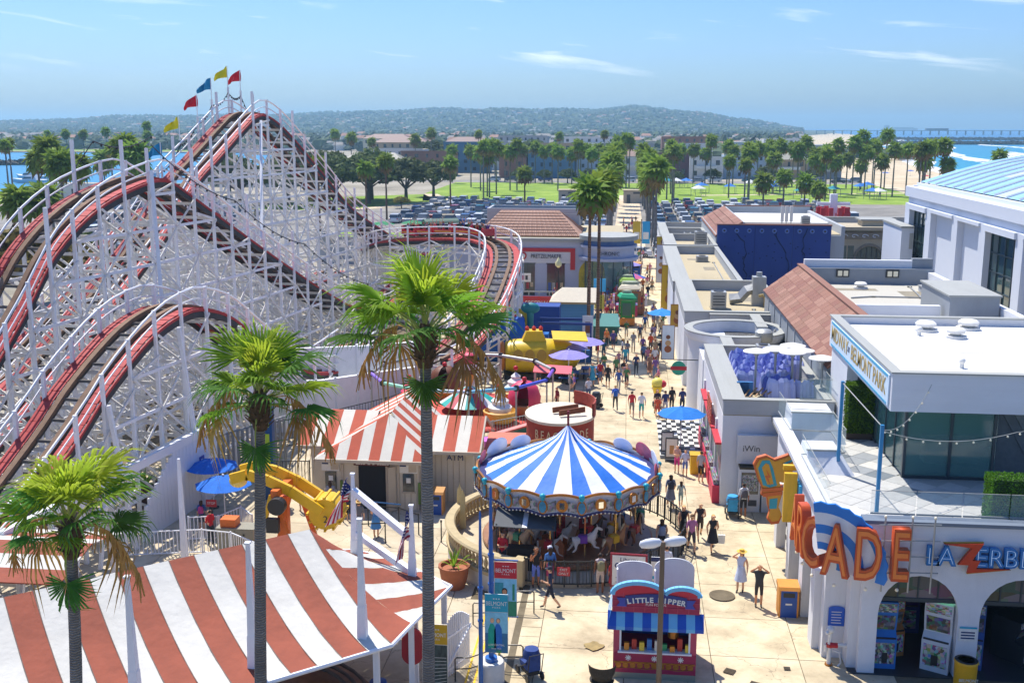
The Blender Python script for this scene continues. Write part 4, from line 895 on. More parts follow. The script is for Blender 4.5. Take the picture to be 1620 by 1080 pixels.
# tapered masts through the canvas
for x,y,zb,zt,lab in((-7.9,30.3,2.6,6.3,0),(-13.1,25.7,2.6,6.2,0),(-10.62,28.1,2.6,6.3,0),(-9.75,36.6,2.2,5.6,1),(-7.25,34.9,2.2,5.1,1)):
 p=Vector((x+10.8,y-34.6,0));mb=MB()
 mb.bar(p+Vector((0,0,zb-GZ-.3)),p+Vector((0,0,zb-GZ+.9)),.30,.30,.24);mb.bar(p+Vector((0,0,zb-GZ+.9)),p+Vector((0,0,zt-GZ)),.22,.22,.1);mb.box(p+Vector((0,0,zt-GZ)),(.16,.16,.06));mb.build('mast',WPOST,tent)
beam('mast_strut',WPOST,tent,(1.1,1.9,5.0-GZ),(3.5,.35,3.9-GZ),.22);beam('mast_strut',WPOST,tent,(1.2,1.85,3.35-GZ),(3.5,.4,2.6-GZ),.22)
# what stands under the tent: a round wooden ride floor and its white fence
mb=MB().cyl((-1.5,-5.5,.1),5.2,.25,40);mb.build('ride_floor',mat('ride_floor_wood',(.26,.14,.07),.7,var=.3,scale=2),tent)
for r in(4.2,4.5,4.8):MB().tube([(-1.5+r*cos(a*.15),-5.5+r*sin(a*.15),.55+.2*sin(a*.4))for a in range(42)],.06,6,closed=True).build('ride_rail',TIE,tent)
for i in range(30):
 a=R(-60+i*2.4-10);p=(4.2-1.5+.3+.11*i-2.6,-5.9+.09*i-.7)
 blk('picket',WPOST,tent,p[0],p[0]+.03,p[1],p[1]+.03,.1,1.25)
# flags of stripes and stars hung limp on the two rear masts
USR,USW,USB=mat('flag_stripe_red','#b01f35',.8,var=.05),mat('flag_stripe_white','#e0dcd8',.8,var=.05),mat('flag_canton_blue','#1e2c6a',.8,var=.05)
def us_flag(label,x,y,z,dx,L=1.75,Hh=1.0,ph=0):
 f=thing('stars_and_stripes_flag',label,'flag',(x,y,z));mb=MB();nu,nv=26,13;vs=[]
 for i in range(nu+1):
  for j in range(nv+1):
   u,v=i/nu,j/nv
   xx=dx*(.06+(.42*v+.18)*u**.5+.05*sin(v*9+ph));zz=-v*Hh*(1-.62*u)-u*L*.92;yy=-.08*sin(v*11+u*4+ph)-.05*u
   vs.append((xx,yy,zz))
 fs,ms=[],[]
 for i in range(nu):
  for j in range(nv):
   fs.append((i*(nv+1)+j,(i+1)*(nv+1)+j,(i+1)*(nv+1)+j+1,i*(nv+1)+j+1));ms.append(2 if(i<nu*.42 and j<7)else j%2)
 mb.v,mb.f,mb.m=vs,fs,ms;cl=mb.build('flag_cloth',[USR,USW,USB],f,smooth=True)
 sb=MB()
 for i in range(1,10):
  for j in range(1,7):
   if(i+j)%2:
    c=Vector(vs[i*(nv+1)+j]);sb.box(c+Vector((0,-.012,0)),(.035,.006,.035),0,0,.5)
 tag(sb.build('stars',USW,f),kind='stuff')
us_flag('striped flag hanging left of the taller tent mast',-9.78,36.5,5.55,-1.5,1.75,1.0,0)
us_flag('striped flag hanging on the right tent mast beside the palm trunk',-7.27,34.8,5.0,-.9,1.85,1.0,2)
# second striped roof at the left edge
t2=thing('striped_awning_roof','small red and white striped roof behind the palm at the left edge','roof',(-22.5,34.5,GZ))
for i in range(6):
 y0,y1=-2.2+.8*i,-1.4+.8*i;zf=lambda y:3.9-.22*abs(y-.2)
 MB().slab([(-6,y0,zf(y0)),(3.6,y0,zf(y0)),(3.6,y1,zf(y1)),(-6,y1,zf(y1))],.05).build('roof_stripe',TRED if i%2==0 else TWHT,t2)
for x,y in((3.3,-1.9),(3.3,2.2),(-2,-1.9),(-5,-1.9)):blk('post',WPOST,t2,x-.08,x+.08,y-.08,y+.08,0,3.4)
sl=thing('white_mast','slim white tapered mast standing behind the striped tent','pole',(-17.2,38.6,GZ));MB().bar((0,0,0),(0,0,5.9),.3,.3,.1).build('shaft',WPOST,sl);MB().box((0,0,.1),(.5,.5,.2)).build('foot',WPOST,sl)
# ---- ticket house
SIDING=mat('cream_siding','#cfc6b2',.75,var=.05,scale=2);TRIM=mat('cream_trim','#b9ad98',.7,var=.06);ROOFR=mat('roof_orange','#b8553a',.85,var=.1,scale=2,bump=.2,bscale=10);ROOFW=mat('roof_cream','#d6d0c0',.85,var=.07,scale=2,bump=.2,bscale=10)
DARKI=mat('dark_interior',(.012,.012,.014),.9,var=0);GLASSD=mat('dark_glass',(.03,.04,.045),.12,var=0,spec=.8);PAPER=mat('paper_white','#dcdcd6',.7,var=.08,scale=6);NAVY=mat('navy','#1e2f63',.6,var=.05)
TX,TY=-11.6,51.0
tk=thing('ticket_house','cream ticket house with orange and white striped roof','ticket booth',(TX,TY,GZ))
def P3(x,y,z):return Vector((x-TX,y-TY,z-GZ))
def walls(x0,x1,y0,y1,z1,name='wall'):
 return MB().b2(x0-TX,x1-TX,y0-TY,y1-TY,0,z1-GZ).build(name,SIDING,tk)
walls(-14.6,-9.9,49.6,56.2,2.15);walls(-15.7,-7.4,51.02,55.2,2.25)
def batten(x0,x1,y,z0,z1,step=.3):
 n=int((x1-x0)/step)
 for i in range(n+1):blk('batten',TRIM,tk,x0+i*step-.02-TX,x0+i*step+.02-TX,y-.03-TY,y-TY,z0-GZ,z1-GZ)
batten(-9.6,-7.5,51.0,GZ,2.1);batten(-14.5,-13.9,49.6,GZ,2.0);batten(-10.6,-9.95,49.6,GZ,2.0)
def stripes(p0,p1,q0,q1,n,first,clip0=None):
 """roof facet as n stripes between eave p0->p1 and top q0->q1"""
 for i in range(n):
  a,b=i/n,(i+1)/n;A,B,C_,D_=P3(*p0).lerp(P3(*p1),a),P3(*p0).lerp(P3(*p1),b),P3(*q0).lerp(P3(*q1),b),P3(*q0).lerp(P3(*q1),a)
  pts=[A,B,C_,D_]if(C_-D_).length>.02 else[A,B,C_]
  MB().slab(pts,.06).build('roof_stripe',(ROOFR,ROOFW)[(i+first)%2],tk)
AP=(-11.6,51.6,3.9);BK=(-11.6,56.6,3.9)
def facet(eave0,eave1,fn_top,n,first):
 """stripes that climb parallel to the slope until they meet fn_top(f) -> point"""
 for i in range(n):
  a,b=i/n,(i+1)/n;A,B=P3(*eave0).lerp(P3(*eave1),a),P3(*eave0).lerp(P3(*eave1),b)
  pts=[A,B];ks=[b]+([.5]if a<.5<b else[])+[a]
  for k in ks:pts.append(P3(*fn_top(k)))
  q=[pts[0]]
  for p in pts[1:]:
   if(p-q[-1]).length>.02:q.append(p)
  if len(q)>=3:MB().slab(q,.06).build('roof_stripe',(ROOFR,ROOFW)[(i+first)%2],tk)
fx0,fx1,fy,fz=-15.0,-9.55,49.1,2.05
def lerp3(a,b,t):return tuple(a[i]+(b[i]-a[i])*t for i in range(3))
mid_=(-11.6-fx0)/(fx1-fx0)
facet((fx0,fy,fz),(fx1,fy,fz),lambda k:lerp3((fx0,fy,fz),AP,k/mid_)if k<mid_ else lerp3(AP,(fx1,fy,fz),(k-mid_)/(1-mid_)),10,1)
L_,R_=(fx0,fy,fz),(fx1,fy,fz)
# right slope of the main ridge
def topR(k):
 y=fy+(56.6-fy)*k
 if y<AP[1]:return lerp3(R_,AP,(y-fy)/(AP[1]-fy))
 return(-11.6,y,3.9)
facet((fx1,fy,fz),(fx1,56.6,fz),topR,12,0)
def topL(k):
 y=56.6+(fy-56.6)*k
 if y<AP[1]:return lerp3(L_,AP,(y-fy)/(AP[1]-fy))
 return(-11.6,y,3.9)
facet((fx0,56.6,fz),(fx0,fy,fz),topL,12,0)
# side wings
stripes((-10.1,50.5,2.2),(-7.0,50.5,2.2),(-10.1,52.8,3.45),(-7.0,52.8,3.45),5,0);stripes((-7.0,55.4,2.2),(-10.1,55.4,2.2),(-7.0,52.8,3.45),(-10.1,52.8,3.45),5,0)
stripes((-16.3,50.6,2.25),(-12.6,50.6,2.25),(-16.3,53.0,3.55),(-12.6,53.0,3.55),6,0);stripes((-12.6,55.6,2.2),(-16.3,55.6,2.2),(-12.6,53.0,3.55),(-16.3,53.0,3.55),6,0)
for x in(-7.38,-15.72):MB().prismx([(51.02-TY,2.2-GZ),(55.2-TY,2.2-GZ),(52.9-TY,3.35-GZ)],x-TX-.02,x-TX+.02).build('gable',SIDING,tk)
for p,q in(((-15.0,49.08,2.0),(-9.55,49.08,2.0)),((-10.0,50.48,2.14),(-6.98,50.48,2.14)),((-16.3,50.58,2.2),(-15.0,50.58,2.2)),((-6.97,50.5,2.15),(-6.97,52.8,3.4)),((-6.97,52.8,3.4),(-6.97,55.4,2.15)),((-9.53,49.1,2.0),(-9.53,50.45,2.0))):beam('eave_trim',TRIM,tk,P3(*p),P3(*q),.08,.16)
blk('doorway',DARKI,tk,-12.9-TX,-11.5-TX,49.55-TY,49.59-TY,.02,1.75-GZ);blk('door_frame',TRIM,tk,-13.7-TX,-10.9-TX,49.56-TY,49.598-TY,1.72-GZ,1.86-GZ)
for x in(-13.7,-12.95,-11.46,-10.9):blk('door_frame',TRIM,tk,x-.06-TX,x+.06-TX,49.5-TY,49.57-TY,0,1.72-GZ)
blk('door_leaf',TRIM,tk,-11.38-TX,-10.98-TX,49.3-TY,49.36-TY,.05,1.7-GZ,R(35))
sg=blk('sign_board',mat('sign_maroon','#5b2024',.6),tk,-13.1-TX,-11.3-TX,49.44-TY,49.5-TY,1.70-GZ,1.98-GZ)
for i,w_ in enumerate((.10,.09,.09,.10,.03,.12,.03,.10,.03,.09,.10,.11,.09,.12)):blk('sign_mark',PAPER,tk,-12.98+.118*i-TX,-12.98+.118*i+w_-TX,49.425-TY,49.44-TY,(1.76 if w_>.05 else 1.82)-GZ,(1.93 if w_>.05 else 1.86)-GZ)
for x in(-14.3,-10.4):
 blk('window',GLASSD,tk,x-.28-TX,x+.28-TX,49.54-TY,49.598-TY,1.0,1.35+.55);blk('notice_board',PAPER,tk,x-.45-TX,x+.45-TX,49.55-TY,49.592-TY,1.95,2.5)
 blk('poster',NAVY,tk,x-.42-TX,x-.1-TX,49.535-TY,49.553-TY,2.28,2.46);blk('poster',TRIM,tk,x+.02-TX,x+.42-TX,49.535-TY,49.553-TY,2.0,2.45);blk('window_frame',TRIM,tk,x-.34-TX,x+.34-TX,49.5-TY,49.56-TY,.92,1.0)
 blk('notice_slip',PAPER,tk,x-.1-TX,x+.12-TX,49.52-TY,49.545-TY,1.45,1.7);blk('menu_post',mat('menu_green','#5d7a2e',.7),tk,x+.5-TX,x+.62-TX,49.42-TY,49.5-TY,.4,1.5)
text('atm_lettering','ATM',NAVY,tk,P3(-8.3,50.975,1.75),FRONT,.42,.01)
blk('access_sign',mat('notice_blue','#1d4aa8',.5),tk,-15.0-TX,-14.75-TX,50.98-TY,51.015-TY,1.2,1.6)
pb=blk('price_board',PAPER,tk,-7.38-TX,-7.33-TX,51.7-TY,54.2-TY,1.4,3.0)
for i in range(7):blk('price_line',NAVY,tk,-7.33-TX,-7.315-TX,51.85-TY,53.3+.1*(i%3)-TY,1.55+.2*i,1.62+.2*i)
# bins, pots, queue posts, umbrellas
BINB=mat('bin_blue','#174a9c',.5,var=.06);BINO=mat('bin_wood','#c08a4a',.6,var=.1)
def bin_(label,x,y,z,w=.62,h=1.15,cap=BINO,side=BINO,rz=0,body=BINB):
 t=thing('litter_bin',label,'litter bin',(x,y,z),rz);MB().b2(-w/2,w/2,-w/2,w/2,0,h*.86).build('body',body,t)
 for s in(-1,1):MB().b2(s*w/2-.03,s*w/2+.03,-w/2-.02,w/2+.02,0,h*.86).build('side_panel',side,t)
 MB().prismx([(-w/2-.05,h*.86),(w/2+.05,h*.86),(w/2+.02,h),(-w/2+.04,h*.95)],-w/2-.06,w/2+.06).build('lid',cap,t)
 MB().b2(-w*.32,w*.32,-w/2-.012,-w/2+.01,h*.64,h*.78).build('flap',BLACK,t);MB().b2(-w*.18,w*.18,-w/2-.014,-w/2,h*.40,h*.45).build('emblem',PAPER,t);return t
bin_('blue litter bin with wooden lid beside the ticket house',-9.0,49.4,GZ,.7,1.25)
TERRA=mat('terracotta','#a2603f',.8,var=.12,scale=4)
def pot(label,x,y,z,r,h,m,spikes,seed):
 t=thing('potted_plant',label,'potted plant',(x,y,z));MB().lathe([(r*.68,0),(r*.9,h*.5),(r,h*.9),(r*1.06,h*.92),(r*1.06,h),(r*.9,h),(r*.85,h*.85),(.001,h*.85)],n=20).build('pot',m,t,smooth=True);rg=random.Random(seed);mb=MB()
 for i in range(spikes):
  a=i*2.4;el=R(25+60*rg.random());L=h*(.7+.5*rg.random());d=Vector((cos(a)*cos(el),sin(a)*cos(el),sin(el)));s=Vector((-sin(a),cos(a),0))*.035
  p0=Vector((0,0,h*.9));p1=p0+d*L*.6;p2=p0+d*L+Vector((0,0,-.25*L*cos(el)));mb.add([p0-s,p0+s,p1+s,p1-s,p2],[(0,1,2,3),(3,2,4)])
 mb.build('spiky_leaves',PGREEN,t)
pot('terracotta pot with a small spiky plant beside the carousel wall',-6.75,40.9,GZ,.62,1.0,TERRA,16,1)
BROWNP=mat('pot_brown','#4d352c',.7,var=.15)
pot('brown pot with a bushy yucca by the white board wall, front one',-23.6,48.7,GZ,.6,1.05,BROWNP,60,2);pot('brown pot with a bushy yucca, behind the front pot',-22.9,50.0,GZ,.6,1.05,BROWNP,60,3)
def queue_post(x,y,z,lab,grp):
 t=thing('queue_post',lab,'queue post',(x,y,z),0,grp);MB().cyl((0,0,0),.16,.03,12).build('base',IRON,t);MB().cyl((0,0,.03),.03,1.0,8).build('pole',IRON,t);MB().cyl((0,0,1.0),.045,.1,8).build('belt_head',IRON,t)
for i,(x,y)in enumerate(((-13.2,47.6),(-11.9,47.3),(-10.4,47.2),(-9.3,46.4),(-10.6,45.2),(-9.2,44.6),(-11.9,44.9),(-8.1,45.6),(-7.6,47.6))):queue_post(x,y,GZ,'black belt post in the queue before the ticket house','queue posts at the ticket house')
qb=thing('queue_belt','dark belts strung between the queue posts before the ticket house','belt',(-11,46.5,GZ))
for p,q in(((-13.2,47.6),(-11.9,47.3)),((-11.9,47.3),(-10.4,47.2)),((-10.4,47.2),(-9.3,46.4)),((-10.6,45.2),(-9.2,44.6)),((-11.9,44.9),(-10.6,45.2))):beam('belt',IRON,qb,(p[0]+11,p[1]-46.5,1.02),(q[0]+11,q[1]-46.5,1.02),.012,.05)
beam('belt',mat('belt_blue','#2c6fb0',.6),qb,(-1.2,1.5,1.0),(.6,1.2,1.0),.012,.06)
def umbrella(label,x,y,z,d,h,c,group=None,ribs=8,c2=None):
 t=thing('umbrella',label,'umbrella',(x,y,z),random.random(),group);MB().cyl((0,0,0),.03,h,8).build('pole',STEELW,t);MB().cyl((0,0,0),.25,.08,12).build('base',IRON,t);m1=cloth(c);m2=cloth(c2 or c)
 for i in range(ribs):
  a0,a1=2*PI*i/ribs,2*PI*(i+1)/ribs;r=d/2;mb=MB();am=(a0+a1)/2
  A,B=(cos(a0)*r,sin(a0)*r,h-.42),(cos(a1)*r,sin(a1)*r,h-.42);C_=(0,0,h);Mm=(cos(am)*r*.92,sin(am)*r*.92,h-.46);A2,B2=(A[0]*.5,A[1]*.5,h-.17),(B[0]*.5,B[1]*.5,h-.17);M2=(cos(am)*r*.46,sin(am)*r*.46,h-.2)
  mb.add([C_,A2,M2,B2,A,Mm,B],[(0,1,2),(0,2,3),(1,4,5,2),(2,5,6,3)]);mb.build('panel',m1 if i%2==0 else m2,t)
 MB().ball((0,0,h+.03),.06,8,5).build('finial',STEELW,t);return t
umbrella('blue umbrella at the left of the yellow ride, rear one',-20.1,48.9,GZ,2.6,2.6,'#1568c4');umbrella('blue umbrella at the left of the yellow ride, front one',-18.6,46.5,GZ,2.7,2.55,'#1568c4')
# yellow and orange swinging ride
YR=mat('ride_yellow','#e6b50f',.4,var=.08);OR=mat('ride_orange','#d9691c',.45,var=.08)
yr=thing('yellow_arm_ride','yellow curved arm ride on orange legs behind the striped tent','fairground ride',(-14.6,43.4,GZ));yr.scale=(.9,.9,.88)
for s in(-.7,.7):
 pts=[(x,s,z)for x,z in((-2.4,4.2),(-1.6,4.45),(-.6,4.2),(.5,3.7),(1.4,3.1),(2.0,2.7))]
 mb=MB()
 for p,q in zip(pts,pts[1:]):mb.bar(p,q,.22,.5)
 mb.build('swing_arm',YR,yr)
o=MB().lathe([(.2,-.62),(.78,-.6),(.84,-.4),(.84,.4),(.78,.6),(.2,.62)],n=22).build('passenger_tub',YR,yr,(2.1,0,2.5),smooth=True);o.rotation_euler=(R(90),R(20),0)
for i in range(12):a=2*PI*i/12;oo=blk('tub_rib',YR,yr,2.1+.84*cos(a)-.05,2.1+.84*cos(a)+.05,-.66,.66,2.5+.84*sin(a)-.05,2.5+.84*sin(a)+.05)
text('tub_number','2',BLACK,yr,(2.2,-.77,2.3),FRONT,.5,.01)
for x,y,x2 in((-.3,-1.1,-1.3),(.1,1.1,-.9),(-.2,-1.1,.9),(.2,1.1,1.3)):beam('leg',OR if abs(x)<.25 else YR,yr,(x,y,3.6),(x2,y,0),.2)
beam('axle',OR,yr,(-.1,-1.3,3.7),(.1,1.3,3.7),.35);o=MB().cyl((0,0,-.2),.42,.4,16).build('drive_wheel',BLACK,yr,(.1,-1.5,3.2));o.rotation_euler=(R(90),0,0)
MB().b2(-.5,.1,-1.5,-1.2,1.8,2.5).build('motor',BLACK,yr);MB().b2(-.35,.15,-.2,.2,0,3.2).build('mast',OR,yr);MB().ball((-2.3,0,3.9),.45,14,8,.8).build('counterweight',mat('pale_yellow','#e2cf7a',.5),yr,smooth=True)
picket_fence('white picket fence between the striped tent and the yellow ride',[(-21.6,42.5),(-18.4,43.2),(-17.0,43.0),(-15.0,41.6),(-11.6,40.9)],1.15,WPOST,.16,.022,GZ,name='picket_fence')
picket_fence('short white picket fence turning round the people at the blue umbrellas',[(-19.6,44.6),(-18.3,44.9),(-17.7,46.2),(-16.8,45.2)],1.15,WPOST,.16,.022,GZ,name='picket_fence')
t=thing('control_cabinet','grey double cabinet with an orange box on top near the yellow ride','cabinet',(-17.0,43.9,GZ));GREYC=mat('cabinet_grey','#8b8878',.6,var=.08)
for i in(0,1):blk('cabinet_door',GREYC,t,-.85+.86*i,-.01+.86*i,-.4,.4,0,1.1);blk('latch',BLACK,t,-.5+.86*i,-.42+.86*i,-.42,-.4,.8,.9)
blk('top',GREYC,t,-.88,.88,-.43,.43,1.1,1.14);MB().b2(-.7,0,-.3,.3,1.14,1.5).build('orange_box',OR,t)
t=thing('stop_notice','small red notice on a post beside the blue umbrellas','sign',(-18.9,45.7,GZ));blk('post',IRON,t,-.03,.03,-.03,.03,0,1.5);blk('panel',mat('notice_red','#b3202a',.5),t,-.25,.25,-.05,-.03,1.3,1.65);text('lettering','STOP',PAPER,t,(0,-.055,1.48),FRONT,.16,.004)
picket_fence('black iron rail at the ramp left of the ticket house',[(-19.0,52.6),(-16.4,52.9)],1.3,IRON,.16,.02,GZ)
t=thing('blue_sign_tower','dark blue tower sign with lime panels behind the palm trunk','sign',(-17.9,50.5,GZ));blk('column',mat('tower_blue','#124a7a',.5),t,-.45,.45,-.2,.2,0,5.0);LIME=mat('lime','#b4cf28',.5)
for i in range(4):blk('lime_panel',LIME,t,-.3,.3,-.23,-.2,1.0+.95*i,1.6+.95*i)
# gate, banners, sign poles in front
t=thing('white_lattice_gate','white slatted gate leaning open at the bottom beside the yellow banner','gate',(-5.9,33.3,GZ),R(62))
for i in range(14):blk('slat',WPOST,t,.11*i,.11*i+.035,-.03,.03,.1,1.9+.35*sin(i*.24))
for z in(.3,1.5):blk('gate_rail',WPOST,t,-.02,1.55,-.045,-.03,z,z+.07)
beam('diagonal',WPOST,t,(0,-.06,.35),(1.5,-.06,1.5),.06)
BR,BT,BY=mat('banner_red','#c8202f',.6,var=.04),mat('banner_teal','#0f9cb8',.6,var=.04),mat('banner_gold','#c59a10',.6,var=.04)
BPOLE=mat('pole_blue','#1b5fa8',.4,var=.05)
def banner(name_,label,x,y,z,w,hb,ztop,colour,art,rz=0):
 t=thing(name_,label,'banner',(x,y,z),rz)
 blk('cloth',PAPER,t,0,w,-.012,.012,ztop-hb,ztop);blk('header',colour,t,.002,w-.002,-.02,-.013,ztop-hb*.30,ztop-.002);blk('header',colour,t,.002,w-.002,.013,.02,ztop-hb*.30,ztop-.002)
 text('lettering','BELMONT',PAPER,t,(w/2,-.024,ztop-hb*.16),FRONT,w*.26,.003,sx=.78);text('lettering','PARK',PAPER,t,(w/2,-.024,ztop-hb*.225),FRONT,w*.11,.003,spacing=1.5)
 for i in range(3):blk('pennant_mark',PAPER,t,w*(.36+.11*i),w*(.42+.11*i),-.024,-.021,ztop-hb*.085,ztop-hb*.07)
 art(t,w,hb,ztop);return t
TEALD,SKYB,GREENB=mat('print_teal','#2b8f9e',.6,var=.25,scale=5),mat('print_sky','#7fc2dd',.6,var=.2,scale=4),mat('print_green','#2f8a68',.6,var=.2,scale=5)
def panel(t,m,x0,x1,z0,z1,d=-.016,nm='print'):return blk(nm,m,t,x0,x1,d-.003,d,z0,z1)
def art_couple(t,w,hb,zt):
 b=zt-hb;panel(t,SKYB,.01,w-.01,b+hb*.22,zt-hb*.31);panel(t,mat('print_sea','#2a6f9a',.6,var=.2,scale=6),.01,w-.01,b+.01,b+hb*.34,-.019)
 for x,c,hc,hz in((w*.30,'#1f9f8a','#c9a45a',.58),(w*.56,'#2a6fc0','#3a2718',.60)):
  mb=MB();mb.prismy([(x-w*.16,b+hb*.08),(x+w*.20,b+hb*.08),(x+w*.17,b+hb*.42),(x+w*.06,b+hb*.50),(x-w*.06,b+hb*.50),(x-w*.15,b+hb*.40)],-.026,-.021);mb.build('printed_figure',cloth(c),t)
  for sc,mm,dd in((1.18,cloth(hc),-.027),(1,SKINS[0],-.03)):MB().prismy([(x+w*.02+w*.075*sc*cos(a*PI/6),b+hb*.555+w*.1*sc*sin(a*PI/6))for a in range(12)],dd-.001,dd).build('printed_head',mm,t)
 text('lettering','LUVE CENTRAL',PAPER,t,(w/2,-.032,b+hb*.14),FRONT,w*.13,.002,sx=.8);text('lettering','Since 1925',PAPER,t,(w/2,-.032,b+hb*.08),FRONT,w*.1,.002);panel(t,GREENB,w*.5,w*.72,b+.01,b+hb*.05,-.028)
def art_pool(t,w,hb,zt):
 b=zt-hb;panel(t,SKYB,.01,w-.01,b+.01,zt-hb*.31);panel(t,TEALD,.01,w*.4,b+hb*.3,b+hb*.62,-.019);panel(t,GREENB,w*.62,w-.01,b+.01,b+hb*.28,-.019);panel(t,GREENB,w*.8,w*.9,b+hb*.3,b+hb*.6,-.019)
 MB().prismy([(w*.45+w*.13*cos(a*PI/6),b+hb*.46+w*.17*sin(a*PI/6))for a in range(12)],-.024,-.021).build('printed_head',cloth('#3a2718'),t);MB().prismy([(w*.45+w*.1*cos(a*PI/6),b+hb*.45+w*.13*sin(a*PI/6))for a in range(12)],-.027,-.025).build('printed_head',SKINS[1],t);panel(t,NAVY,w*.3,w*.62,b+.02,b+hb*.38,-.021,'printed_figure')
def art_photo(t,w,hb,zt):
 b=zt-hb;panel(t,mat('print_bw','#3c4a48',.6,var=.7,scale=7),.01,w-.01,b+.01,zt-hb*.31)
 for i in range(9):beam('printed_lattice',PAPER,t,(w*.05,-.021,b+hb*(.02+.06*i)),(w*.95,-.021,b+hb*(.10+.05*i)),.004,.012)
def pole(label,x,y,z,h,r,m,foot=None):
 t=thing('banner_pole',label,'pole',(x,y,z));MB().tube([(0,0,0),(0,0,h*.6),(0,0,h)],[r,r*.9,r*.5],10).build('shaft',m,t,smooth=True);MB().cyl((0,0,h),r*.55,.12,8,.01).build('tip',m,t)
 for zz_ in(h*.45,h*.62):MB().cyl((0,0,zz_),r*1.25,.07,10).build('collar',m,t)
 if foot:MB().cyl((0,0,0),r*2.4,.12,14).build('flange',m,t)
 return t
pole('blue pole in front of the two tall banners, left one',-4.42,31.9,GZ,6.6,.075,BPOLE);pole('taller blue pole with the teal banner, on a round concrete base',-4.15,32.45,.75,5.9,.085,BPOLE,1)
t=thing('round_concrete_base','round white concrete base under the blue banner pole','bollard',(-4.15,32.45,GZ));MB().lathe([(.44,0),(.44,1.28),(.40,1.34),(.001,1.34)],n=24).build('drum',mat('white_concrete',(.62,.6,.55),.8,var=.1,scale=4),t,smooth=True);MB().lathe([(.46,0),(.46,.06),(.44,.07)],n=24).build('foot_ring',COURT,t)
banner('tall_banner','teal park banner with a printed couple on the blue pole',-4.33,32.25,0,.76,2.05,3.18,BT,art_couple);banner('tall_banner','red park banner behind the teal one',-4.3,34.6,GZ,.78,2.0,3.9,BR,art_pool);banner('tall_banner','gold park banner with a black and white print beside the palm trunk',-6.2,31.6,GZ,.74,2.3,2.95,BY,art_photo)
t=thing('banner_bracket','thin arms holding the red banner to its post','bracket',(-4.38,34.65,GZ));blk('upright',BPOLE,t,-.05,.05,-.05,.05,0,4.1);blk('arm',BPOLE,t,0,.9,-.02,.02,3.92,3.96);blk('arm',BPOLE,t,0,.9,-.02,.02,1.84,1.88)
t=thing('oval_sign','plain red oval sign on a white post behind the palm trunk','sign',(-6.62,31.6,GZ));MB().prismy([(.34*cos(a*PI/12),2.15+.34*sin(a*PI/12)+(.30 if a<12 else-.30))for a in range(24)],-.04,.04).build('panel',mat('oval_red','#a31f2b',.5),t);blk('post',WPOST,t,-.09,.09,-.13,-.045,0,3.0)
HR=mat('handrail_bronze',(.03,.028,.027),.4,metal=.5,var=0)
for lab,y in(('dark stair handrail nearer the concrete base',33.3),('dark stair handrail next to the carousel wall',37.6)):
 t=thing('stair_handrail',lab,'handrail',(-4.5,y,GZ))
 MB().tube([(-1.0,0,.02),(-1.0,0,.85),(-.95,0,.92),(-.5,0,.95),(.75,0,1.48),(1.25,0,1.5),(1.32,0,1.43),(1.32,0,.62)],.025,8).build('rail',HR,t,smooth=True);MB().tube([(-1.0,0,.5),(-.5,0,.55),(.75,0,1.05),(1.32,0,1.07)],.02,6).build('lower_rail',HR,t)
t=thing('blue_bin','small blue bin under the edge of the striped tent','litter bin',(-7.75,31.5,GZ));MB().lathe([(.25,0),(.28,.8),(.3,.82),(.28,.9),(.001,.95)],n=16).build('body',BINB,t,smooth=True);MB().b2(-.2,.2,-.31,-.28,.6,.75).build('label_plate',PAPER,t)
for i,(x,y)in enumerate(((-7.35,46.3),(-7.1,45.6))):
 t=thing('surfboard_post',('pale tapered board post left of the carousel wall, rear one','pale tapered board post left of the carousel wall, front one')[1-i],'post',(x,y,GZ));MB().prismy([(-.1,0),(.1,0),(.13,1.2),(.11,2.3),(0,2.6),(-.11,2.3),(-.13,1.2)],-.05,.05).build('board',mat('board_cream','#cdbb85',.6,var=.1),t);MB().b2(-.14,.14,-.09,.09,0,.12).build('foot',IRON,t)
# ------------------------------------------------------------------ carousel on its round terrace
CX,CY=-2.35,45.0
STONE=mat('balustrade_stone','#b7a57e',.85,var=.12,scale=3,dirt=.2);WALLW=mat('terrace_wall','#cfcabf',.8,var=.06,scale=2)
ter=thing('round_terrace','round balustraded terrace around the carousel','terrace',(CX,CY,0))
MB().lathe([(5.02,GZ-.2),(5.02,.14),(.001,.14)],n=72).build('terrace_floor',COURT,ter)
A0,A1=R(75),R(252) # the stone balustrade runs round the left half
mb=MB();mb.lathe([(5.05,GZ-.2),(5.28,GZ-.2),(5.28,.12),(5.05,.12)],n=56,a0=A0,a1=A1);mb.build('retaining_wall',WALLW,ter,smooth=True)
MB().lathe([(5.0,.12),(5.34,.12),(5.34,.26),(5.0,.26),(5.0,.12)],n=56,a0=A0,a1=A1).build('plinth_course',STONE,ter)
MB().lathe([(4.97,.92),(5.37,.92),(5.40,1.0),(5.34,1.08),(5.0,1.08),(4.94,1.0),(4.97,.92)],n=56,a0=A0,a1=A1).build('coping',STONE,ter,smooth=True)
bal=MB().lathe([(.085,0),(.085,.06),(.05,.10),(.085,.26),(.09,.34),(.045,.50),(.055,.56),(.085,.60),(.085,.66)],n=8).mesh('baluster',STONE,True)
nb=62
for i in range(nb):a=A0+(A1-A0)*(i+.5)/nb;link('baluster',bal,ter,(5.17*cos(a),5.17*sin(a),.26))
for a in(A0,A1):o=link('end_pier',unit(STONE),ter,(5.17*cos(a),5.17*sin(a),.6),(0,0,a),(.5,.42,1.1))
fp_=[(CX+5.15*cos(R(a)),CY+5.15*sin(R(a)))for a in range(254,430,6)]
picket_fence('dark iron fence round the right half of the carousel',fp_,1.05,IRON,.13,.02,.12)
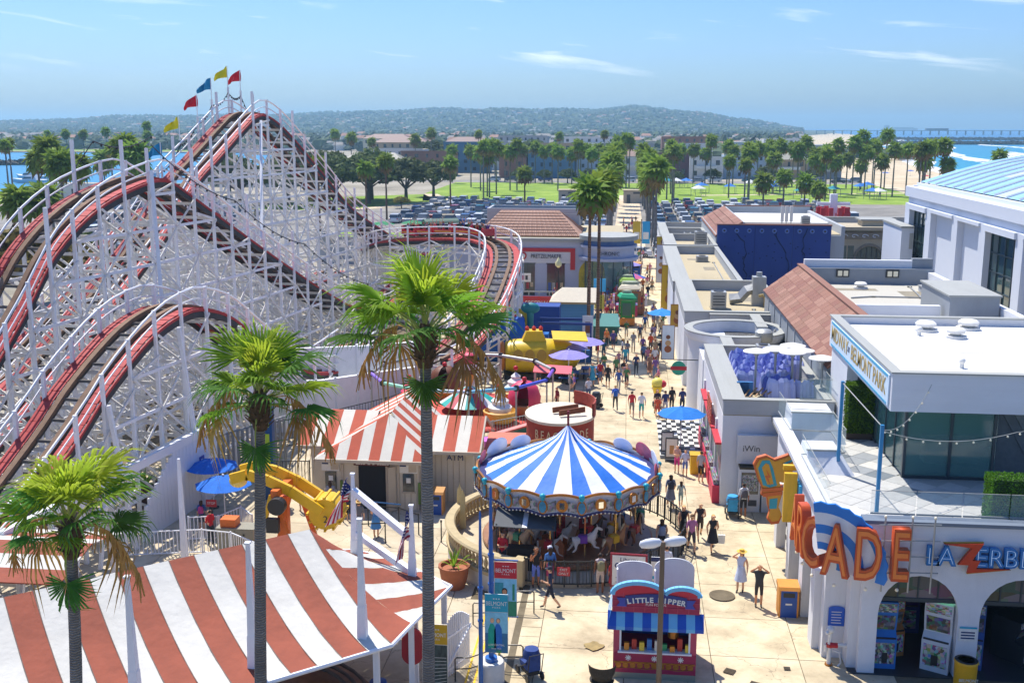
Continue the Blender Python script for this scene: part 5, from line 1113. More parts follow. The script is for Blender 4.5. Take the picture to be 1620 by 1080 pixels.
es=thing('exit_only_sign','small red sign reading EXIT ONLY on the carousel fence','sign',(-2.2,39.82,.6));blk('panel',mat('sign_red','#b8232f',.5),es,-.26,.26,-.02,.01,0,.36);text('lettering','EXIT',PAPER,es,(0,-.03,.26),FRONT,.15,.004);text('lettering','ONLY',PAPER,es,(0,-.03,.1),FRONT,.15,.004)
# the carousel itself
ROW=MATS['ride_floor_wood'];CBLUE=mat('canvas_blue','#0a6ac8',.65,var=.06,scale=3,bump=.5,bscale=3);CWHT=mat('canvas_white','#dfdfe2',.65,var=.05,scale=3,bump=.5,bscale=3)
GOLDP=mat('carousel_gold','#a86f2c',.35,metal=.5,var=.2,scale=9);BRASS=mat('brass',(.75,.5,.2),.25,metal=.9,var=.1);PAINTED=collage('painted_scenes',9,.5,.35);CAMEO=mat('cameo_blue','#2c86a8',.4,var=.4,scale=6);TURQ=mat('turquoise','#17a3b8',.4,var=.15);MIRR=mat('mirror',(.9,.9,.88),.05,metal=1,var=0);BULB=mat('bulb',(.95,.85,.6),.3,var=0);PINKP=mat('panel_pink','#c4566a',.5,var=.25,scale=5);DKBL=mat('deep_blue','#1c2460',.5,var=.1)
ca_=thing('carousel','carousel with blue and white striped canopy and painted horses','carousel',(CX,CY,.14))
MB().lathe([(3.68,.05),(3.75,.10),(3.75,.24),(3.68,.28),(.001,.28)],n=56).build('platform',mat('carousel_deck',(.34,.17,.08),.45,var=.25,scale=3),ca_);MB().lathe([(3.35,0),(3.35,.1)],n=40).build('platform_skirt',DKBL,ca_)
NS=28;zr,zp=3.28,5.15
for i in range(NS):
 a0,a1=2*PI*i/NS+.11,2*PI*(i+1)/NS+.11;mb=MB();vs=[];prof_=[(0.04,zp),(.55,4.66),(1.2,4.28),(2.0,3.92),(2.75,3.62),(2.8,3.58),(3.72,3.16)]
 for r,z in prof_:
  for k in range(3):
   a=a0+(a1-a0)*k/2;sag=(-.035 if k==1 else 0)*r/3.7;vs.append((r*cos(a),r*sin(a),z+sag))
 mb.add(vs,[(3*j+k,3*j+3+k,3*j+4+k,3*j+1+k)for j in range(len(prof_)-1)for k in range(2)]);mb.build('canopy_panel',CBLUE if i%2 else CWHT,ca_,smooth=True)
MB().cyl((0,0,zp-.1),.05,.75,8).build('finial_pole',mat('finial_red','#8a1f2a',.5),ca_)
# rounding boards: eighteen scalloped panels with mirrors, shields and bulbs
NPN=16
def wav(f):return abs(sin(PI*f))
pan=MB();vs=[];n=10;half=PI/NPN
for j in range(5):
 for k in range(n+1):
  f=k/n;a=-half+2*half*f;lo=2.62+.16*(1-wav(f))*-1+.0;hi_=3.26+.14*wav(f)-.05
  lo=2.46+.14*wav(f);z=lo+(hi_-lo)*j/4;r=3.98-.03*j+.02*wav(f);vs.append((r*cos(a),r*sin(a),z))
pan.add(vs,[(j*(n+1)+k,j*(n+1)+k+1,(j+1)*(n+1)+k+1,(j+1)*(n+1)+k)for j in range(4)for k in range(n)])
PANM=[pan.mesh('rounding_board',m_,True)for m_ in(mat('board_white','#d9d6d2',.5,var=.08,scale=4),)]
def along(mb,fz,r,w,m_i=0,cnt=12):
 for k in range(cnt):
  f0,f1=k/cnt,(k+1)/cnt;a,b=-half+2*half*f0,-half+2*half*f1
  mb.bar((r*cos(a),r*sin(a),fz(f0)),(r*cos(b),r*sin(b),fz(f1)),w,w)
top_m=MB();along(top_m,lambda f:3.24+.14*wav(f),3.97,.09);TOPM=top_m.mesh('gilded_edge',GOLDP)
bot_m=MB();along(bot_m,lambda f:2.47+.14*wav(f),4.02,.08);BOTM=bot_m.mesh('lower_edge',DKBL)
bulb_m=MB()
for k in range(9):
 f=(k+.5)/9;a=-half+2*half*f;bulb_m.ball((4.07*cos(a),4.07*sin(a),2.44+.14*wav(f)),.035,6,4)
BULBM=bulb_m.mesh('bulb_row',BULB)
def disc(r,z,w,h,th,n=14):return MB().add([(r,w*cos(2*PI*i/n),z+h*sin(2*PI*i/n))for i in range(n)]+[(r-th,w*cos(2*PI*i/n),z+h*sin(2*PI*i/n))for i in range(n)],[tuple(range(n)),tuple(range(n,2*n))[::-1]]+[(i,n+i,n+(i+1)%n,(i+1)%n)for i in range(n)])
MIRF=disc(4.05,2.93,.24,.26,.06).mesh('mirror_frame',GOLDP);MIRG=MB().b2(4.05,4.07,-.10,.10,2.80,3.06).mesh('mirror_glass',MIRR);SCENE=MB()
for s in(-1,1):SCENE.add([(4.0*cos(s*.06)+.03,4.0*sin(s*.06),2.70),(4.0*cos(s*.145)+.04,4.0*sin(s*.145),2.64),(4.0*cos(s*.14)+.04,4.0*sin(s*.14),3.02),(4.0*cos(s*.06)+.03,4.0*sin(s*.06),3.16)],[(0,1,2,3)if s>0 else(3,2,1,0)])
SCENEM=SCENE.mesh('painted_scene',PAINTED);SHM=disc(4.08,2.84,.15,.24,.08).mesh('shield',CAMEO);SHR=disc(4.06,2.84,.2,.3,.07).mesh('shield_rim',GOLDP);FINM=MB().ball((4.05,0,3.3),.13,10,6,.9).ball((4.05,0,3.18),.09,8,5).mesh('turquoise_crest',TURQ,True)
BACKM=[MB().lathe([(.001,.02),(.40,.02),(.42,0),(.40,-.02),(.001,-.02)],n=20).mesh('crest_disc',m_,True)for m_ in(CWHT,PINKP)]
for i in range(NPN):
 a=2*PI*i/NPN;bd=link('rounding_board',PANM[0],ca_,(0,0,0),(0,0,a))
 for nm,me in(('gilded_edge',TOPM),('lower_edge',BOTM),('bulb_row',BULBM),('mirror_frame',MIRF),('mirror_glass',MIRG),('painted_scene',SCENEM)):link(nm,me,bd)
 sh=link('shield',SHM,ca_,(0,0,0),(0,0,a+half));link('shield_rim',SHR,sh);link('turquoise_crest',FINM,sh)
 if False:
  o=link('crest_disc',BACKM[(i//2)%2],ca_,(3.86*cos(a),3.86*sin(a),3.38));o.rotation_euler=(0,R(90),a);o.scale=(1.0,1.5,1)
for ad,kk,sc_ in((172,1,.8),(150,0,1.25),(128,0,.9),(30,1,1.2),(10,0,1.25),(-8,1,.7),(52,0,.9)):
 a=R(ad);o=link('crest_disc',BACKM[kk],ca_,(3.86*cos(a),3.86*sin(a),3.42),(0,R(80),a),(1.0*sc_,1.5*sc_,1))
MB().lathe([(3.9,2.55),(3.85,3.2)],n=48).build('board_lining',DKBL,ca_);MB().lathe([(1.75,2.2),(1.75,2.62),(3.8,2.75)],n=40).build('inner_ceiling',DKBL,ca_)
RPN,WPN=mat('drum_red','#9c1f2c',.5,var=.08),mat('drum_white','#cfc6bb',.5,var=.08)
for i in range(16):
 a0,a1=2*PI*i/16,2*PI*(i+1)/16;mb=MB();r=1.5;mb.add([(r*cos(a0),r*sin(a0),.28),(r*cos(a1),r*sin(a1),.28),(r*cos(a1),r*sin(a1),2.5),(r*cos(a0),r*sin(a0),2.5)],[(0,1,2,3)]);d_=mb.build('drum_panel',RPN if i%2 else WPN,ca_)
 if i%2:am=(a0+a1)/2;o=link('drum_mirror',unit(MIRR),d_,(1.5*cos(am),1.5*sin(am),1.6),(0,0,am),(.03,.28,.8))
MB().lathe([(1.62,2.05),(1.7,2.2),(1.62,2.35)],n=32).build('drum_cornice',GOLDP,ca_);MB().lathe([(3.45,2.28),(3.5,2.42),(3.45,2.5)],n=48).build('inner_cornice',GOLDP,ca_)
COAT=['#d8d2c6','#c9a27a','#7a4a2c','#2a2220','#b7b0a6','#a9764c','#e0dccf','#5b3a26'];SADC=['#b8232f','#1f6fb4','#e0b020','#2f8f6a','#7a3fa0','#17a3b8','#d06a20','#b8232f']
hrn=random.Random(4)
for ring,cnt in((3.2,14),(2.35,11)):
 for i in range(cnt):
  a=2*PI*i/cnt+ring;zb=.34+.34*hrn.random();k=hrn.randrange(8)
  h=link('horse',HORSE,ca_,(ring*cos(a),ring*sin(a),zb),(0,0,a),(.98,.98,.98));put(h,[mat('coat_%d'%k,COAT[k],.4,var=.12,scale=5),mat('mane_%d'%(k%4),('#3a2413','#d8c9a0','#1a1614','#8a5a30')[k%4],.6,var=.2)])
  h['label']=('white','tan','brown','black','grey','chestnut','ivory','dark brown')[k]+' carousel horse'
  put(link('saddle',SADDLE,h),[mat('saddle_%d'%k,SADC[(k+i)%8],.45,var=.15,scale=8)])if False else None
  s_=link('saddle',SADDLE,h);put(s_,[pnt(SADC[(k+i)%8],.45)])
  link('brass_pole',unit(BRASS),h,(0,0,1.25-zb*.5),(0,0,0),(.05,.05,2.2))
ch=MB().prismx([(-.5,.28),(.5,.28),(.55,1.0),(.35,1.25),(.0,.85),(-.3,1.2),(-.55,1.1)],-.35,-.28).prismx([(-.5,.28),(.5,.28),(.55,1.0),(.35,1.25),(.0,.85),(-.3,1.2),(-.55,1.1)],.28,.35).b2(-.3,.3,-.45,.45,.5,.58).build('bench_chariot',mat('chariot_brown','#8a4a22',.45,var=.25,scale=6),ca_,(3.0*cos(R(262)),3.0*sin(R(262)),0),R(262))
# operator's shade by the gate, information boards
GREYF=mat('shade_grey','#55585a',.8,var=.1)
t=thing('operator_shade','grey canvas shade over the carousel operator stand','canopy',(-4.1,41.5,.14))
MB().slab([(-1.0,-.7,2.05),(1.5,-.7,1.95),(1.5,.6,2.3),(-1.0,.6,2.4)],.04).build('canvas',GREYF,t);MB().slab([(-1.0,.6,2.4),(1.5,.6,2.3),(1.5,1.1,2.05),(-1.0,1.1,2.15)],.04).build('canvas',GREYF,t);MB().slab([(.15,-.72,2.04),(.35,-.72,2.035),(.35,.62,2.38),(.15,.62,2.385)],.02).build('pale_seam',CWHT,t)
for x,y in((-.9,-.6),(1.4,-.6),(-.9,1.0),(1.4,1.0)):blk('post',IRON,t,x-.03,x+.03,y-.03,y+.03,0,2.1)
blk('desk',IRON,t,-.5,.6,-.3,.2,0,.95)
t=thing('carousel_notice_board','white and red framed notice board for the carousel by the fence','sign',(.35,39.55,0),R(-3));MR_=mat('frame_maroon','#8f1f33',.5)
blk('frame',MR_,t,-.72,.72,-.03,.03,.35,1.75);blk('panel',PAPER,t,-.64,.64,-.04,-.031,.43,1.67);text('lettering','Liberty',NAVY,t,(0,-.045,1.5),FRONT,.24,.004);text('lettering','Carousel',NAVY,t,(0,-.045,1.24),FRONT,.30,.004,offset=.008);blk('red_tag',MR_,t,-.22,.22,-.048,-.041,.95,1.08)
for i in range(4):blk('print_line',GREYF,t,-.5+.05*(i%2),.5-.04*i,-.046,-.041,.56+.09*i,.585+.09*i)
blk('leg',IRON,t,-.03,.03,-.02,.02,0,.35)
t=thing('safety_board','narrow blue and white board beside the carousel notice','sign',(1.45,39.7,0));blk('panel',PAPER,t,-.24,.24,-.02,.02,.6,1.6);blk('header',NAVY,t,-.24,.24,-.03,-.021,1.42,1.6);blk('footer',BT,t,-.24,.24,-.03,-.021,.7,.82);blk('leg',IRON,t,-.03,.03,-.02,.02,0,.6)
# ---- fun foods kiosk, street lamp
MAR=mat('kiosk_maroon','#9a1747',.55,var=.08);KPINK=mat('kiosk_pink','#b8455f',.6,var=.08);KB,KLB=mat('awning_blue','#1750b4',.6,var=.05),mat('awning_light','#6db3dd',.6,var=.05)
lk=thing('fun_foods_kiosk','maroon food kiosk with a blue striped awning and arched sign','kiosk',(1.2,34.3,0))
KX0,KX1,KY0,KY1=-1.36,1.36,-1.2,1.0
blk('base',GREYC,lk,KX0,KX1,KY0,KY1,0,.22);MB().b2(KX0,KX1,KY0,KY1,.22,.95).build('lower_wall',MAR,lk)
for x0,x1 in((KX0,KX0+.2),(KX1-.2,KX1)):blk('corner_post',KPINK,lk,x0,x1,KY0-.003,KY0+.2,.95,2.1);blk('side_wall',MAR,lk,x0+(.0 if x0<0 else .1),x1-(.1 if x0<0 else 0),KY0+.2,KY1,.95,2.1)
blk('back_wall',mat('kiosk_inside','#1b2b40',.8),lk,KX0+.1,KX1-.1,KY1-.1,KY1-.004,.95,2.1);blk('counter',WPOST,lk,KX0+.15,KX1-.15,KY0-.08,KY0+.3,.95,1.0);blk('window_frame',WPOST,lk,KX0+.2,KX0+.26,KY0-.01,KY0+.05,1.0,2.08);blk('window_frame',WPOST,lk,KX1-.26,KX1-.2,KY0-.01,KY0+.05,1.0,2.08)
blk('shelf',BINB,lk,KX0+.2,KX1-.2,.2,.9,.95,1.35)
kr=random.Random(3)
for i in range(9):x=-1.0+.25*i;blk('snack_pack',pnt(('#d98a2a','#c23a2a','#e0c040','#3a7ac0','#d8d0c0','#40a060')[i%6]),lk,x,x+.16,KY0+.02+.1*(i%2),KY0+.14+.1*(i%2),1.0,1.2+.28*kr.random())
for i in range(5):blk('cotton_candy_bag',pnt('#d9a0a8'),lk,-.9+.36*i,-.74+.36*i,KY0+.02,KY0+.12,1.72,2.05)
MB().lathe([(.18,0),(.2,.3),(.17,.55),(.02,.6)],n=12).build('popcorn_dome',GOLDP,lk,(.62,-.75,1.35),smooth=True)
blk('trim_line',GOLDP,lk,KX0+.03,KX1-.03,KY0-.012,KY0-.002,.56,.62)
for i in range(11):MB().lathe([(.0,0),(.1,.005),(.1,.02),(.0,.02)],n=10).build('gold_scroll',GOLDP,lk,(KX0+.18+.236*i,KY0-.01,.5)).rotation_euler=(R(90),0,0)
for i in range(3):
 for a in range(4):o=blk('star_petal',PAPER,lk,-.86+.86*i-.1,-.86+.86*i+.1,KY0-.014,KY0-.002,.74,.77);o.rotation_euler=(0,R(45*a),0)
MB().tube([(KX0+.05+.26*i,KY0-.008,.36+.05*abs(sin(i*.78)))for i in range(11)],.014,5).build('gold_swag',GOLDP,lk)
for i in range(11):
 x=-1.56+3.12*i/11;MB().add([(x,KY0-.28,1.98),(x+3.12/11,KY0-.28,1.98),(x+3.12/11,KY0-.02,2.42),(x,KY0-.02,2.42),(x,KY0-.28,1.86),(x+3.12/11,KY0-.28,1.86)],[(0,1,2,3),(4,5,1,0)]).build('awning_stripe',KB if i%2==0 else KLB,lk)
for s in(-1,1):
 for j in range(6):y0=KY0-.28+.26*j;MB().add([(s*1.57,y0,1.9),(s*1.57,y0+.13,1.9),(s*1.42,y0+.3,2.62),(s*1.42,y0+.17,2.62)],[(0,1,2,3)]).build('side_awning_stripe',PAPER if j%2 else KLB,lk);MB().add([(s*1.57,y0+.13,1.9),(s*1.57,y0+.26,1.9),(s*1.42,y0+.43,2.62),(s*1.42,y0+.3,2.62)],[(0,1,2,3)]).build('side_awning_stripe',KLB if j%2 else PAPER,lk)
def arch_poly(x0,x1,z0,zs,rise,n=12):return[(x1,z0),(x1,zs)]+[((x0+x1)/2+(x1-x0)/2*cos(PI*i/n),zs+rise*sin(PI*i/n))for i in range(1,n)]+[(x0,zs),(x0,z0)]
for x0,x1,rise in((-1.42,.28,.42),(.28,1.42,.28)):
 MB().prismy(arch_poly(x0,x1,2.42,2.98,rise),KY0-.10,KY0+.02).build('sign_panel',MAR,lk);MB().prismy(arch_poly(x0,x1,2.98,2.98,rise),KY0-.11,KY0-.101).build('sign_arch_red',pnt('#c21f3a'),lk)
 pts=[((x0+x1)/2+(x1-x0)/2*cos(PI*i/14),KY0-.06,2.98+rise*sin(PI*i/14)+.04)for i in range(15)];mb=MB()
 for p,q in zip(pts,pts[1:]):mb.bar(p,q,.16,.13)
 mb.build('sign_arch_edge',KLB,lk)
for i in range(1,8):blk('sign_grid',KPINK,lk,-1.42+.355*i-.008,-1.42+.355*i+.008,KY0-.118,KY0-.112,2.44,3.1)
for i in range(3):blk('sign_grid',KPINK,lk,-1.41,1.41,KY0-.119,KY0-.113,2.6+.2*i,2.615+.2*i)
rb=MB();pts=[(x/10*1.0,2.66+.14*cos(x/10*1.3))for x in range(-10,11)];vs=[(x,KY0-.135,z)for x,z in pts]+[(x,KY0-.135,z+.30)for x,z in pts];rb.add(vs,[(i,i+1,22+i,21+i)for i in range(20)]);rb.build('sign_ribbon',mat('ribbon_navy','#1c2e7a',.5),lk)
for s in(-1,1):MB().prismy([(s*.95,2.62),(s*1.28,2.62),(s*1.18,2.76),(s*1.28,2.92),(s*.95,2.92)],KY0-.13,KY0-.122).build('ribbon_tail',mat('ribbon_blue','#3040a0',.5),lk)
w_='LITTLE DIPPER'
for i,chh in enumerate(w_):
 x=-.88+1.76*i/(len(w_)-1)
 if chh!=' ':text('lettering',chh,PAPER,lk,(x,KY0-.14,2.875+.12*(cos(x*1.3)-1)),(R(90),R(12*x),0),.25,.004,offset=.008)
text('lettering','FUN FOODS',PAPER,lk,(0,KY0-.14,2.72),FRONT,.12,.004)
for x0,x1 in((-1.3,-.08),(-.02,1.34)):
 rise=.22 if x0<-1 else .38
 MB().prismy(arch_poly(x0,x1,2.3,3.22,rise),.5,.56).build('rear_board',mat('rear_board_white','#cfd0d2',.7,var=.06,dirt=.3),lk);blk('board_stay',WPOST,lk,x0,x0+.05,.3,.5,2.2,3.2)
blk('roof',mat('kiosk_roof','#b8b6b0',.8),lk,KX0,KX1,KY0,KY1,2.1,2.28)
lp=thing('street_lamp','brown lamp post with two white lamp heads before the kiosk','street lamp',(1.32,32.0,0));LBR=mat('lamp_brown','#6d5a48',.5,var=.06)
MB().tube([(0,0,0),(0,0,3),(0,0,5.2)],[.09,.085,.075],10).build('post',LBR,lp,smooth=True);MB().b2(-.08,.08,-.08,.08,5.15,5.3).build('bracket',LBR,lp)
for s in(-1,1):o=MB().lathe([(.02,-.36),(.12,-.3),(.165,-.1),(.17,.1),(.12,.3),(.03,.36)],n=12,sy=.62).build('lamp_head',WPOST,lp,(s*.38,0,5.22+.1*(s>0)),smooth=True);o.rotation_euler=(R(8),R(90-14*1),0)
# ------------------------------------------------------------------ buildings on the right of the promenade
STUC=mat('white_stucco','#d6d8dc',.85,var=.06,scale=1.5,bump=.25,bscale=30,dirt=.14);STUCG=mat('grey_stucco','#a9adb0',.85,var=.08,scale=1.5,bump=.2,bscale=20,dirt=.2);ROOFT=mat('roof_tan','#b4a686',.9,var=.12,scale=.8,dirt=.45);ROOFWH=mat('roof_membrane','#e2e0da',.8,var=.06,scale=.6,dirt=.28);CAPG=mat('parapet_cap','#9fa09a',.7,var=.06,dirt=.2);GLS=mat('clear_glass',(.55,.75,.72),.05,var=0,alpha=.22,spec=.8);TINT=mat('green_tint_glass',(.10,.26,.25),.06,var=0,spec=1.0,alpha=.5);ALU=mat('window_frame_dark','#2b3a42',.4,var=.05);SLATE=mat('cap_slate','#6c7784',.6,var=.05);HVAC=mat('galvanised','#a8a9a6',.45,metal=.4,var=.12,scale=4)
def arch_bay(mb,x0,x1,zs,rise,zt,y0,y1,n=14):
 pts=[((x0+x1)/2-(x1-x0)/2*cos(PI*i/n),zs+rise*sin(PI*i/n))for i in range(n+1)]
 for(a,za),(b,zb)in zip(pts,pts[1:]):mb.prismy([(a,za),(b,zb),(b,zt),(a,zt)],y0,y1)
AX,AY=8.0,34.3
arc=thing('arcade_building','white arcade hall with arches and a roof terrace at lower right','building',(AX,AY,0))
def ab(name,m,x0,x1,y0,y1,z0,z1,p=None):return blk(name,m,p or arc,x0-AX,x1-AX,y0-AY,y1-AY,z0,z1)
mb=MB();xs=[8.55,11.12,11.8,14.4,15.1,17.7,18.4,21]
for i in range(0,8,2):arch_bay(mb,xs[i]-AX,xs[i+1]-AX,2.15,1.4,4.4,0,.45)
for x0,x1 in((8.0,8.55),(11.12,11.8),(14.4,15.1),(17.7,18.4)):mb.b2(x0-AX,x1-AX,0,.45,0,4.4)
mb.build('arched_front',STUC,arc)
ab('upper_wall',STUC,7.99,21,34.302,34.75,4.4,5.3);ab('parapet_cap',SLATE,7.9,21,34.24,34.82,5.3,5.42)
ab('corner_wall',STUC,7.0,8.0,35.3,35.9,0,5.3);ab('corner_return',STUC,7.7,8.0,34.62,35.3,0,5.3);ab('left_upper_wall',STUC,7.0,7.4,35.9,47.8,2.9,4.95);ab('left_coping',STUC,6.75,7.3,35.4,47.8,4.95,5.15)
for y0,y1 in((35.9,36.7),(38.4,39.2),(41.6,42.3),(45.2,45.9)):ab('pillar',STUC,6.75,7.4,y0,y1,0,2.9)
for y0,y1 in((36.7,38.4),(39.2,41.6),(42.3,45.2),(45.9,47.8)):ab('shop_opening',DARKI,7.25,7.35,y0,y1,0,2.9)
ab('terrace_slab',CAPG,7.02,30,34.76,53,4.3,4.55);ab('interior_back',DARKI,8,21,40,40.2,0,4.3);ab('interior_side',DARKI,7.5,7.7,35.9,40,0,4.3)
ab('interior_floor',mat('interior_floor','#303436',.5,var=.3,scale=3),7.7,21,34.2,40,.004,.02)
FAN=collage('fanlight_painted_reflections',2.2,.5,.12,.08)  # colour patches painted on the panes in place of reflections
for i in range(0,8,2):
 ab('lintel',ALU,xs[i]-.02,xs[i+1]+.02,34.48,34.6,2.55,2.68);ab('fanlight',FAN,xs[i],xs[i+1],34.52,34.54,2.68,3.6)
 for k in(1,2,3):x=xs[i]+(xs[i+1]-xs[i])*k/4;ab('fanlight_bar',ALU,x-.025,x+.025,34.49,34.57,2.68,3.55)
# arcade machines
SCRN=collage('game_screen',8,.9,.25);SCRN_=mat('screen_blue','#1c3a80',.3,var=.5,scale=6,emit=('#3a6ae0',.08));NEONP=mat('neon_purple','#7a4ae0',.3,emit=('#8a4aff',1.5));NEONG=mat('neon_green','#8ae0b0',.3,emit=('#a0ffd0',1.5));NEONR=mat('neon_red','#ff4030',.3,emit=('#ff4030',2.0))
def machine(label,x,y,w,d,h,body,art,rz=0,scr=SCRN):
 t=thing('arcade_machine',label,'arcade machine',(x,y,.02),rz);MB().prismx([(-d/2,0),(d/2,0),(d/2,h),(-d*.35,h),(-d*.35,h*.82),(-d*.2,h*.55),(-d/2,h*.45)],-w/2,w/2).build('cabinet',body,t)
 MB().add([(-w*.42,-d*.345,h*.8),(w*.42,-d*.345,h*.8),(w*.42,-d*.21,h*.57),(-w*.42,-d*.21,h*.57)],[(3,2,1,0)]).build('screen',scr,t,(0,-.01,0));blk('marquee',art,t,-w*.45,w*.45,-d*.37,-d*.345,h*.85,h*.98);blk('side_art',art,t,-w*.42,w*.42,-d*.515,-d*.5,h*.08,h*.4);blk('coin_door',BLACK,t,-w*.12,w*.12,-d*.53,-d*.515,h*.1,h*.25);blk('control_panel',BLACK,t,-w*.45,w*.45,-d*.5,-d*.25,h*.455,h*.475);return t
A1_,A2_,A3_=collage('art_orange',7,.9,.6),collage('art_blue',9,.8,.5),collage('art_yellow',8,.9,.7)
machine('blue toy machine just inside the first arch',8.95,35.0,.75,.7,2.35,pnt('#2a6fb4'),A2_);machine('wooden sided machine behind the blue one in the first arch',9.45,35.9,.6,.7,2.0,pnt('#b8763a'),A3_,.3);machine('racing seat machine deep in the first arch',10.0,37.9,1.6,.9,2.2,pnt('#20286a'),A2_);machine('white prize machine with orange art by the pier',10.75,34.95,.9,.8,2.4,pnt('#c8ccd0'),A1_,R(-28))
machine('yellow and black machine inside the second arch',13.6,36.0,.9,1.2,1.5,pnt('#20242a'),A3_,R(40));machine('lit machine at the back of the second arch',12.6,37.5,.6,.7,2.0,pnt('#20242a'),A3_,R(10),NEONP);machine('tall framed machine behind the pier in the second arch',12.05,35.2,.5,.6,2.3,pnt('#3a5a9a'),A1_,R(-20))
t=thing('light_tube','two pale neon tubes above the prize machine','light',(10.75,34.8,2.5),R(-28))
for i in(0,1):blk('tube',NEONG,t,-.45,.45,-.02+.0,.02,.03+.09*i,.06+.09*i)
t=thing('light_tube','short red neon tubes over the racing machine','light',(10.0,37.3,2.3))
for i in(-1,1):blk('tube',NEONR,t,.5*i-.22,.5*i+.22,-.02,.02,0,.04)
# arcade lettering, rays and neon sign
ORL=mat('letter_orange','#c5501e',.45,var=.08);ORD=mat('letter_tube','#e8823a',.35,var=.05);LIGHTB=mat('ray_blue','#1173c4',.45,var=.06)
sg_=thing('arcade_sign','tall orange ARCADE letters curving round the building corner','sign',(7.4,34.2,0))
LP_=[('A',6.22,36.75,-84),('R',6.26,35.75,-80),('C',6.42,34.75,-52),('A',7.02,34.02,-24),('D',7.98,33.80,-8),('E',8.98,33.85,0)]
for chh,x,y,az in LP_:
 rot=(R(90),0,R(az));o=text('letter',chh,ORL,sg_,(x-7.4,y-34.2,4.36),rot,2.4,.16,sx=.50,offset=.07)
 nrm=Vector((sin(R(az)),-cos(R(az)),0))*.165
 for off,sc in((-.035,1),(.0,1)):pass
 e_=text('letter_tube',chh,ORD,o,(0,0,.165),(0,0,0),2.4,.012,sx=1,offset=-.03)
for r0,r1,m_ in((2.1,1.8,LIGHTB),(1.8,1.4,STUC),(1.4,1.1,LIGHTB),(1.1,.8,STUC),(.8,.55,LIGHTB)):
 mb=MB();n=18
 for i in range(n):
  a,b=R(-12+110*i/n),R(-12+110*(i+1)/n);sc=.06*(i%2)if r0>2 else 0
  mb.prismy([(r1*cos(a),r1*sin(a)),((r0+sc)*cos(a),(r0+sc)*sin(a)),((r0+.06-sc if r0>2 else r0)*cos(b),(r0+.06-sc if r0>2 else r0)*sin(b)),(r1*cos(b),r1*sin(b))],-.06,.06)
 mb.build('ray_band',m_,sg_,(-.85,.05,3.85),R(-14))
for i in range(6):MB().ball((LP_[i][1]-7.4,LP_[i][2]-34.2,3.22),.06,8,5).build('bulb',BULB,sg_)
for x in(8.5,9.35,10.05):MB().cyl((x-7.4,-.25,3.1),.03,2.55,8).build('trellis_post',HVAC,sg_);MB().ball((x-7.4,-.25,5.68),.05,8,5).build('bulb',BULB,sg_)
for z in(5.4,4.85,4.3,3.75):MB().tube([(8.3-7.4,-.3,z),(9.3-7.4,-.2,z+.02),(10.3-7.4,-.1,z)],.022,6).build('trellis_rail',HVAC,sg_)
lz=thing('neon_laser_sign','blue neon lettering with an orange lightning bolt on the arcade front','sign',(11.5,34.2,4.3));NB,NBI=mat('neon_blue_box','#1a6fb0',.4,var=.06),mat('neon_white','#cfe6f5',.4,emit=('#bfe0ff',.15))
for chh,x in zip('LA',(-1.42,-.98)):o=text('letter',chh,NB,lz,(x,-.08,.03),FRONT,.88,.07,sx=.92,offset=.04);text('letter_tube',chh,NBI,o,(0,0,.075),(0,0,0),.88,.006,offset=-.035)
for i,chh in enumerate('ERBLAST'):o=text('letter',chh,NB,lz,(.10+.46*i,-.08,.03),FRONT,.88,.07,sx=.92,offset=.04);text('letter_tube',chh,NBI,o,(0,0,.075),(0,0,0),.88,.006,offset=-.035)
zz=[(-1.1,.50),(.12,.56),(-.20,-.02),(.06,-.02),(-.06,-.30),(1.0,-.28),(-.32,-.46),(-.26,-.18),(-.62,-.18),(-.22,.40)]
MB().prismy(zz,-.22,-.10).build('lightning_bolt',mat('bolt_red','#c23a18',.4,var=.1),lz);MB().prismy([(x*1.03+.02,z*1.08-.02)for x,z in zz],-.14,-.05).build('bolt_edge',mat('bolt_gold','#b58a1e',.4),lz)
t=thing('fire_standpipe','white fire standpipe with red valves at the arcade corner','standpipe',(7.15,34.75,0));WP,RV=mat('pipe_white','#d5d5d2',.4,var=.06),mat('valve_red','#b41f25',.4,var=.06)
MB().tube([(0,0,0),(0,0,1.2)],.075,10).tube([(0,0,.75),(.55,0,.75),(.75,0,.65),(.8,0,.5),(.8,0,0)],.065,10).tube([(.1,.0,.55),(.35,-.05,.5),(.38,-.05,.1),(.3,-.05,0)],.04,8).tube([(-.12,0,.5),(-.12,0,.75)],.05,8).build('pipes',WP,t,smooth=True);MB().cyl((0,0,.68),.13,.1,10).build('valve',RV,t);o=MB().cyl((0,0,-.12),.09,.24,10).build('valve',RV,t,(.12,-.1,.78));o.rotation_euler=(0,R(90),0);MB().cyl((.8,0,.48),.1,.12,10).build('valve',RV,t);MB().ball((0,0,1.3),.14,10,6).ball((-.12,-.1,1.22),.07,8,5).build('head',WP,t,smooth=True);MB().cyl((0,0,0),.13,.06,10).build('foot',GOLDP,t)
t=thing('wall_notice','blue notice board on the arcade corner wall','sign',(7.42,35.28,1.2));MB().prismy(arch_poly(-.27,.27,0,.62,.1),-.03,0).build('panel',mat('notice_bright_blue','#1a56b8',.5),t)
for i in range(5):blk('print_line',PAPER,t,-.17,.17-.03*(i%2),-.036,-.031,.1+.1*i,.125+.1*i)
t=thing('wall_notice','small white notice on the pier between the arches','sign',(11.46,34.28,1.35));blk('panel',PAPER,t,-.28,.28,-.02,0,0,.5);blk('header',BT,t,-.28,.28,-.026,-.021,.44,.5)
for i in range(3):blk('print_line',NAVY,t,-.22,.22,-.026,-.021,.08+.1*i,.13+.1*i)
bin_('blue litter bin with wooden lid beside the arcade pillar',6.3,38.6,0,.66,1.25,mat('bin_orange','#cf8a34',.55),mat('bin_orange','#cf8a34',.55))
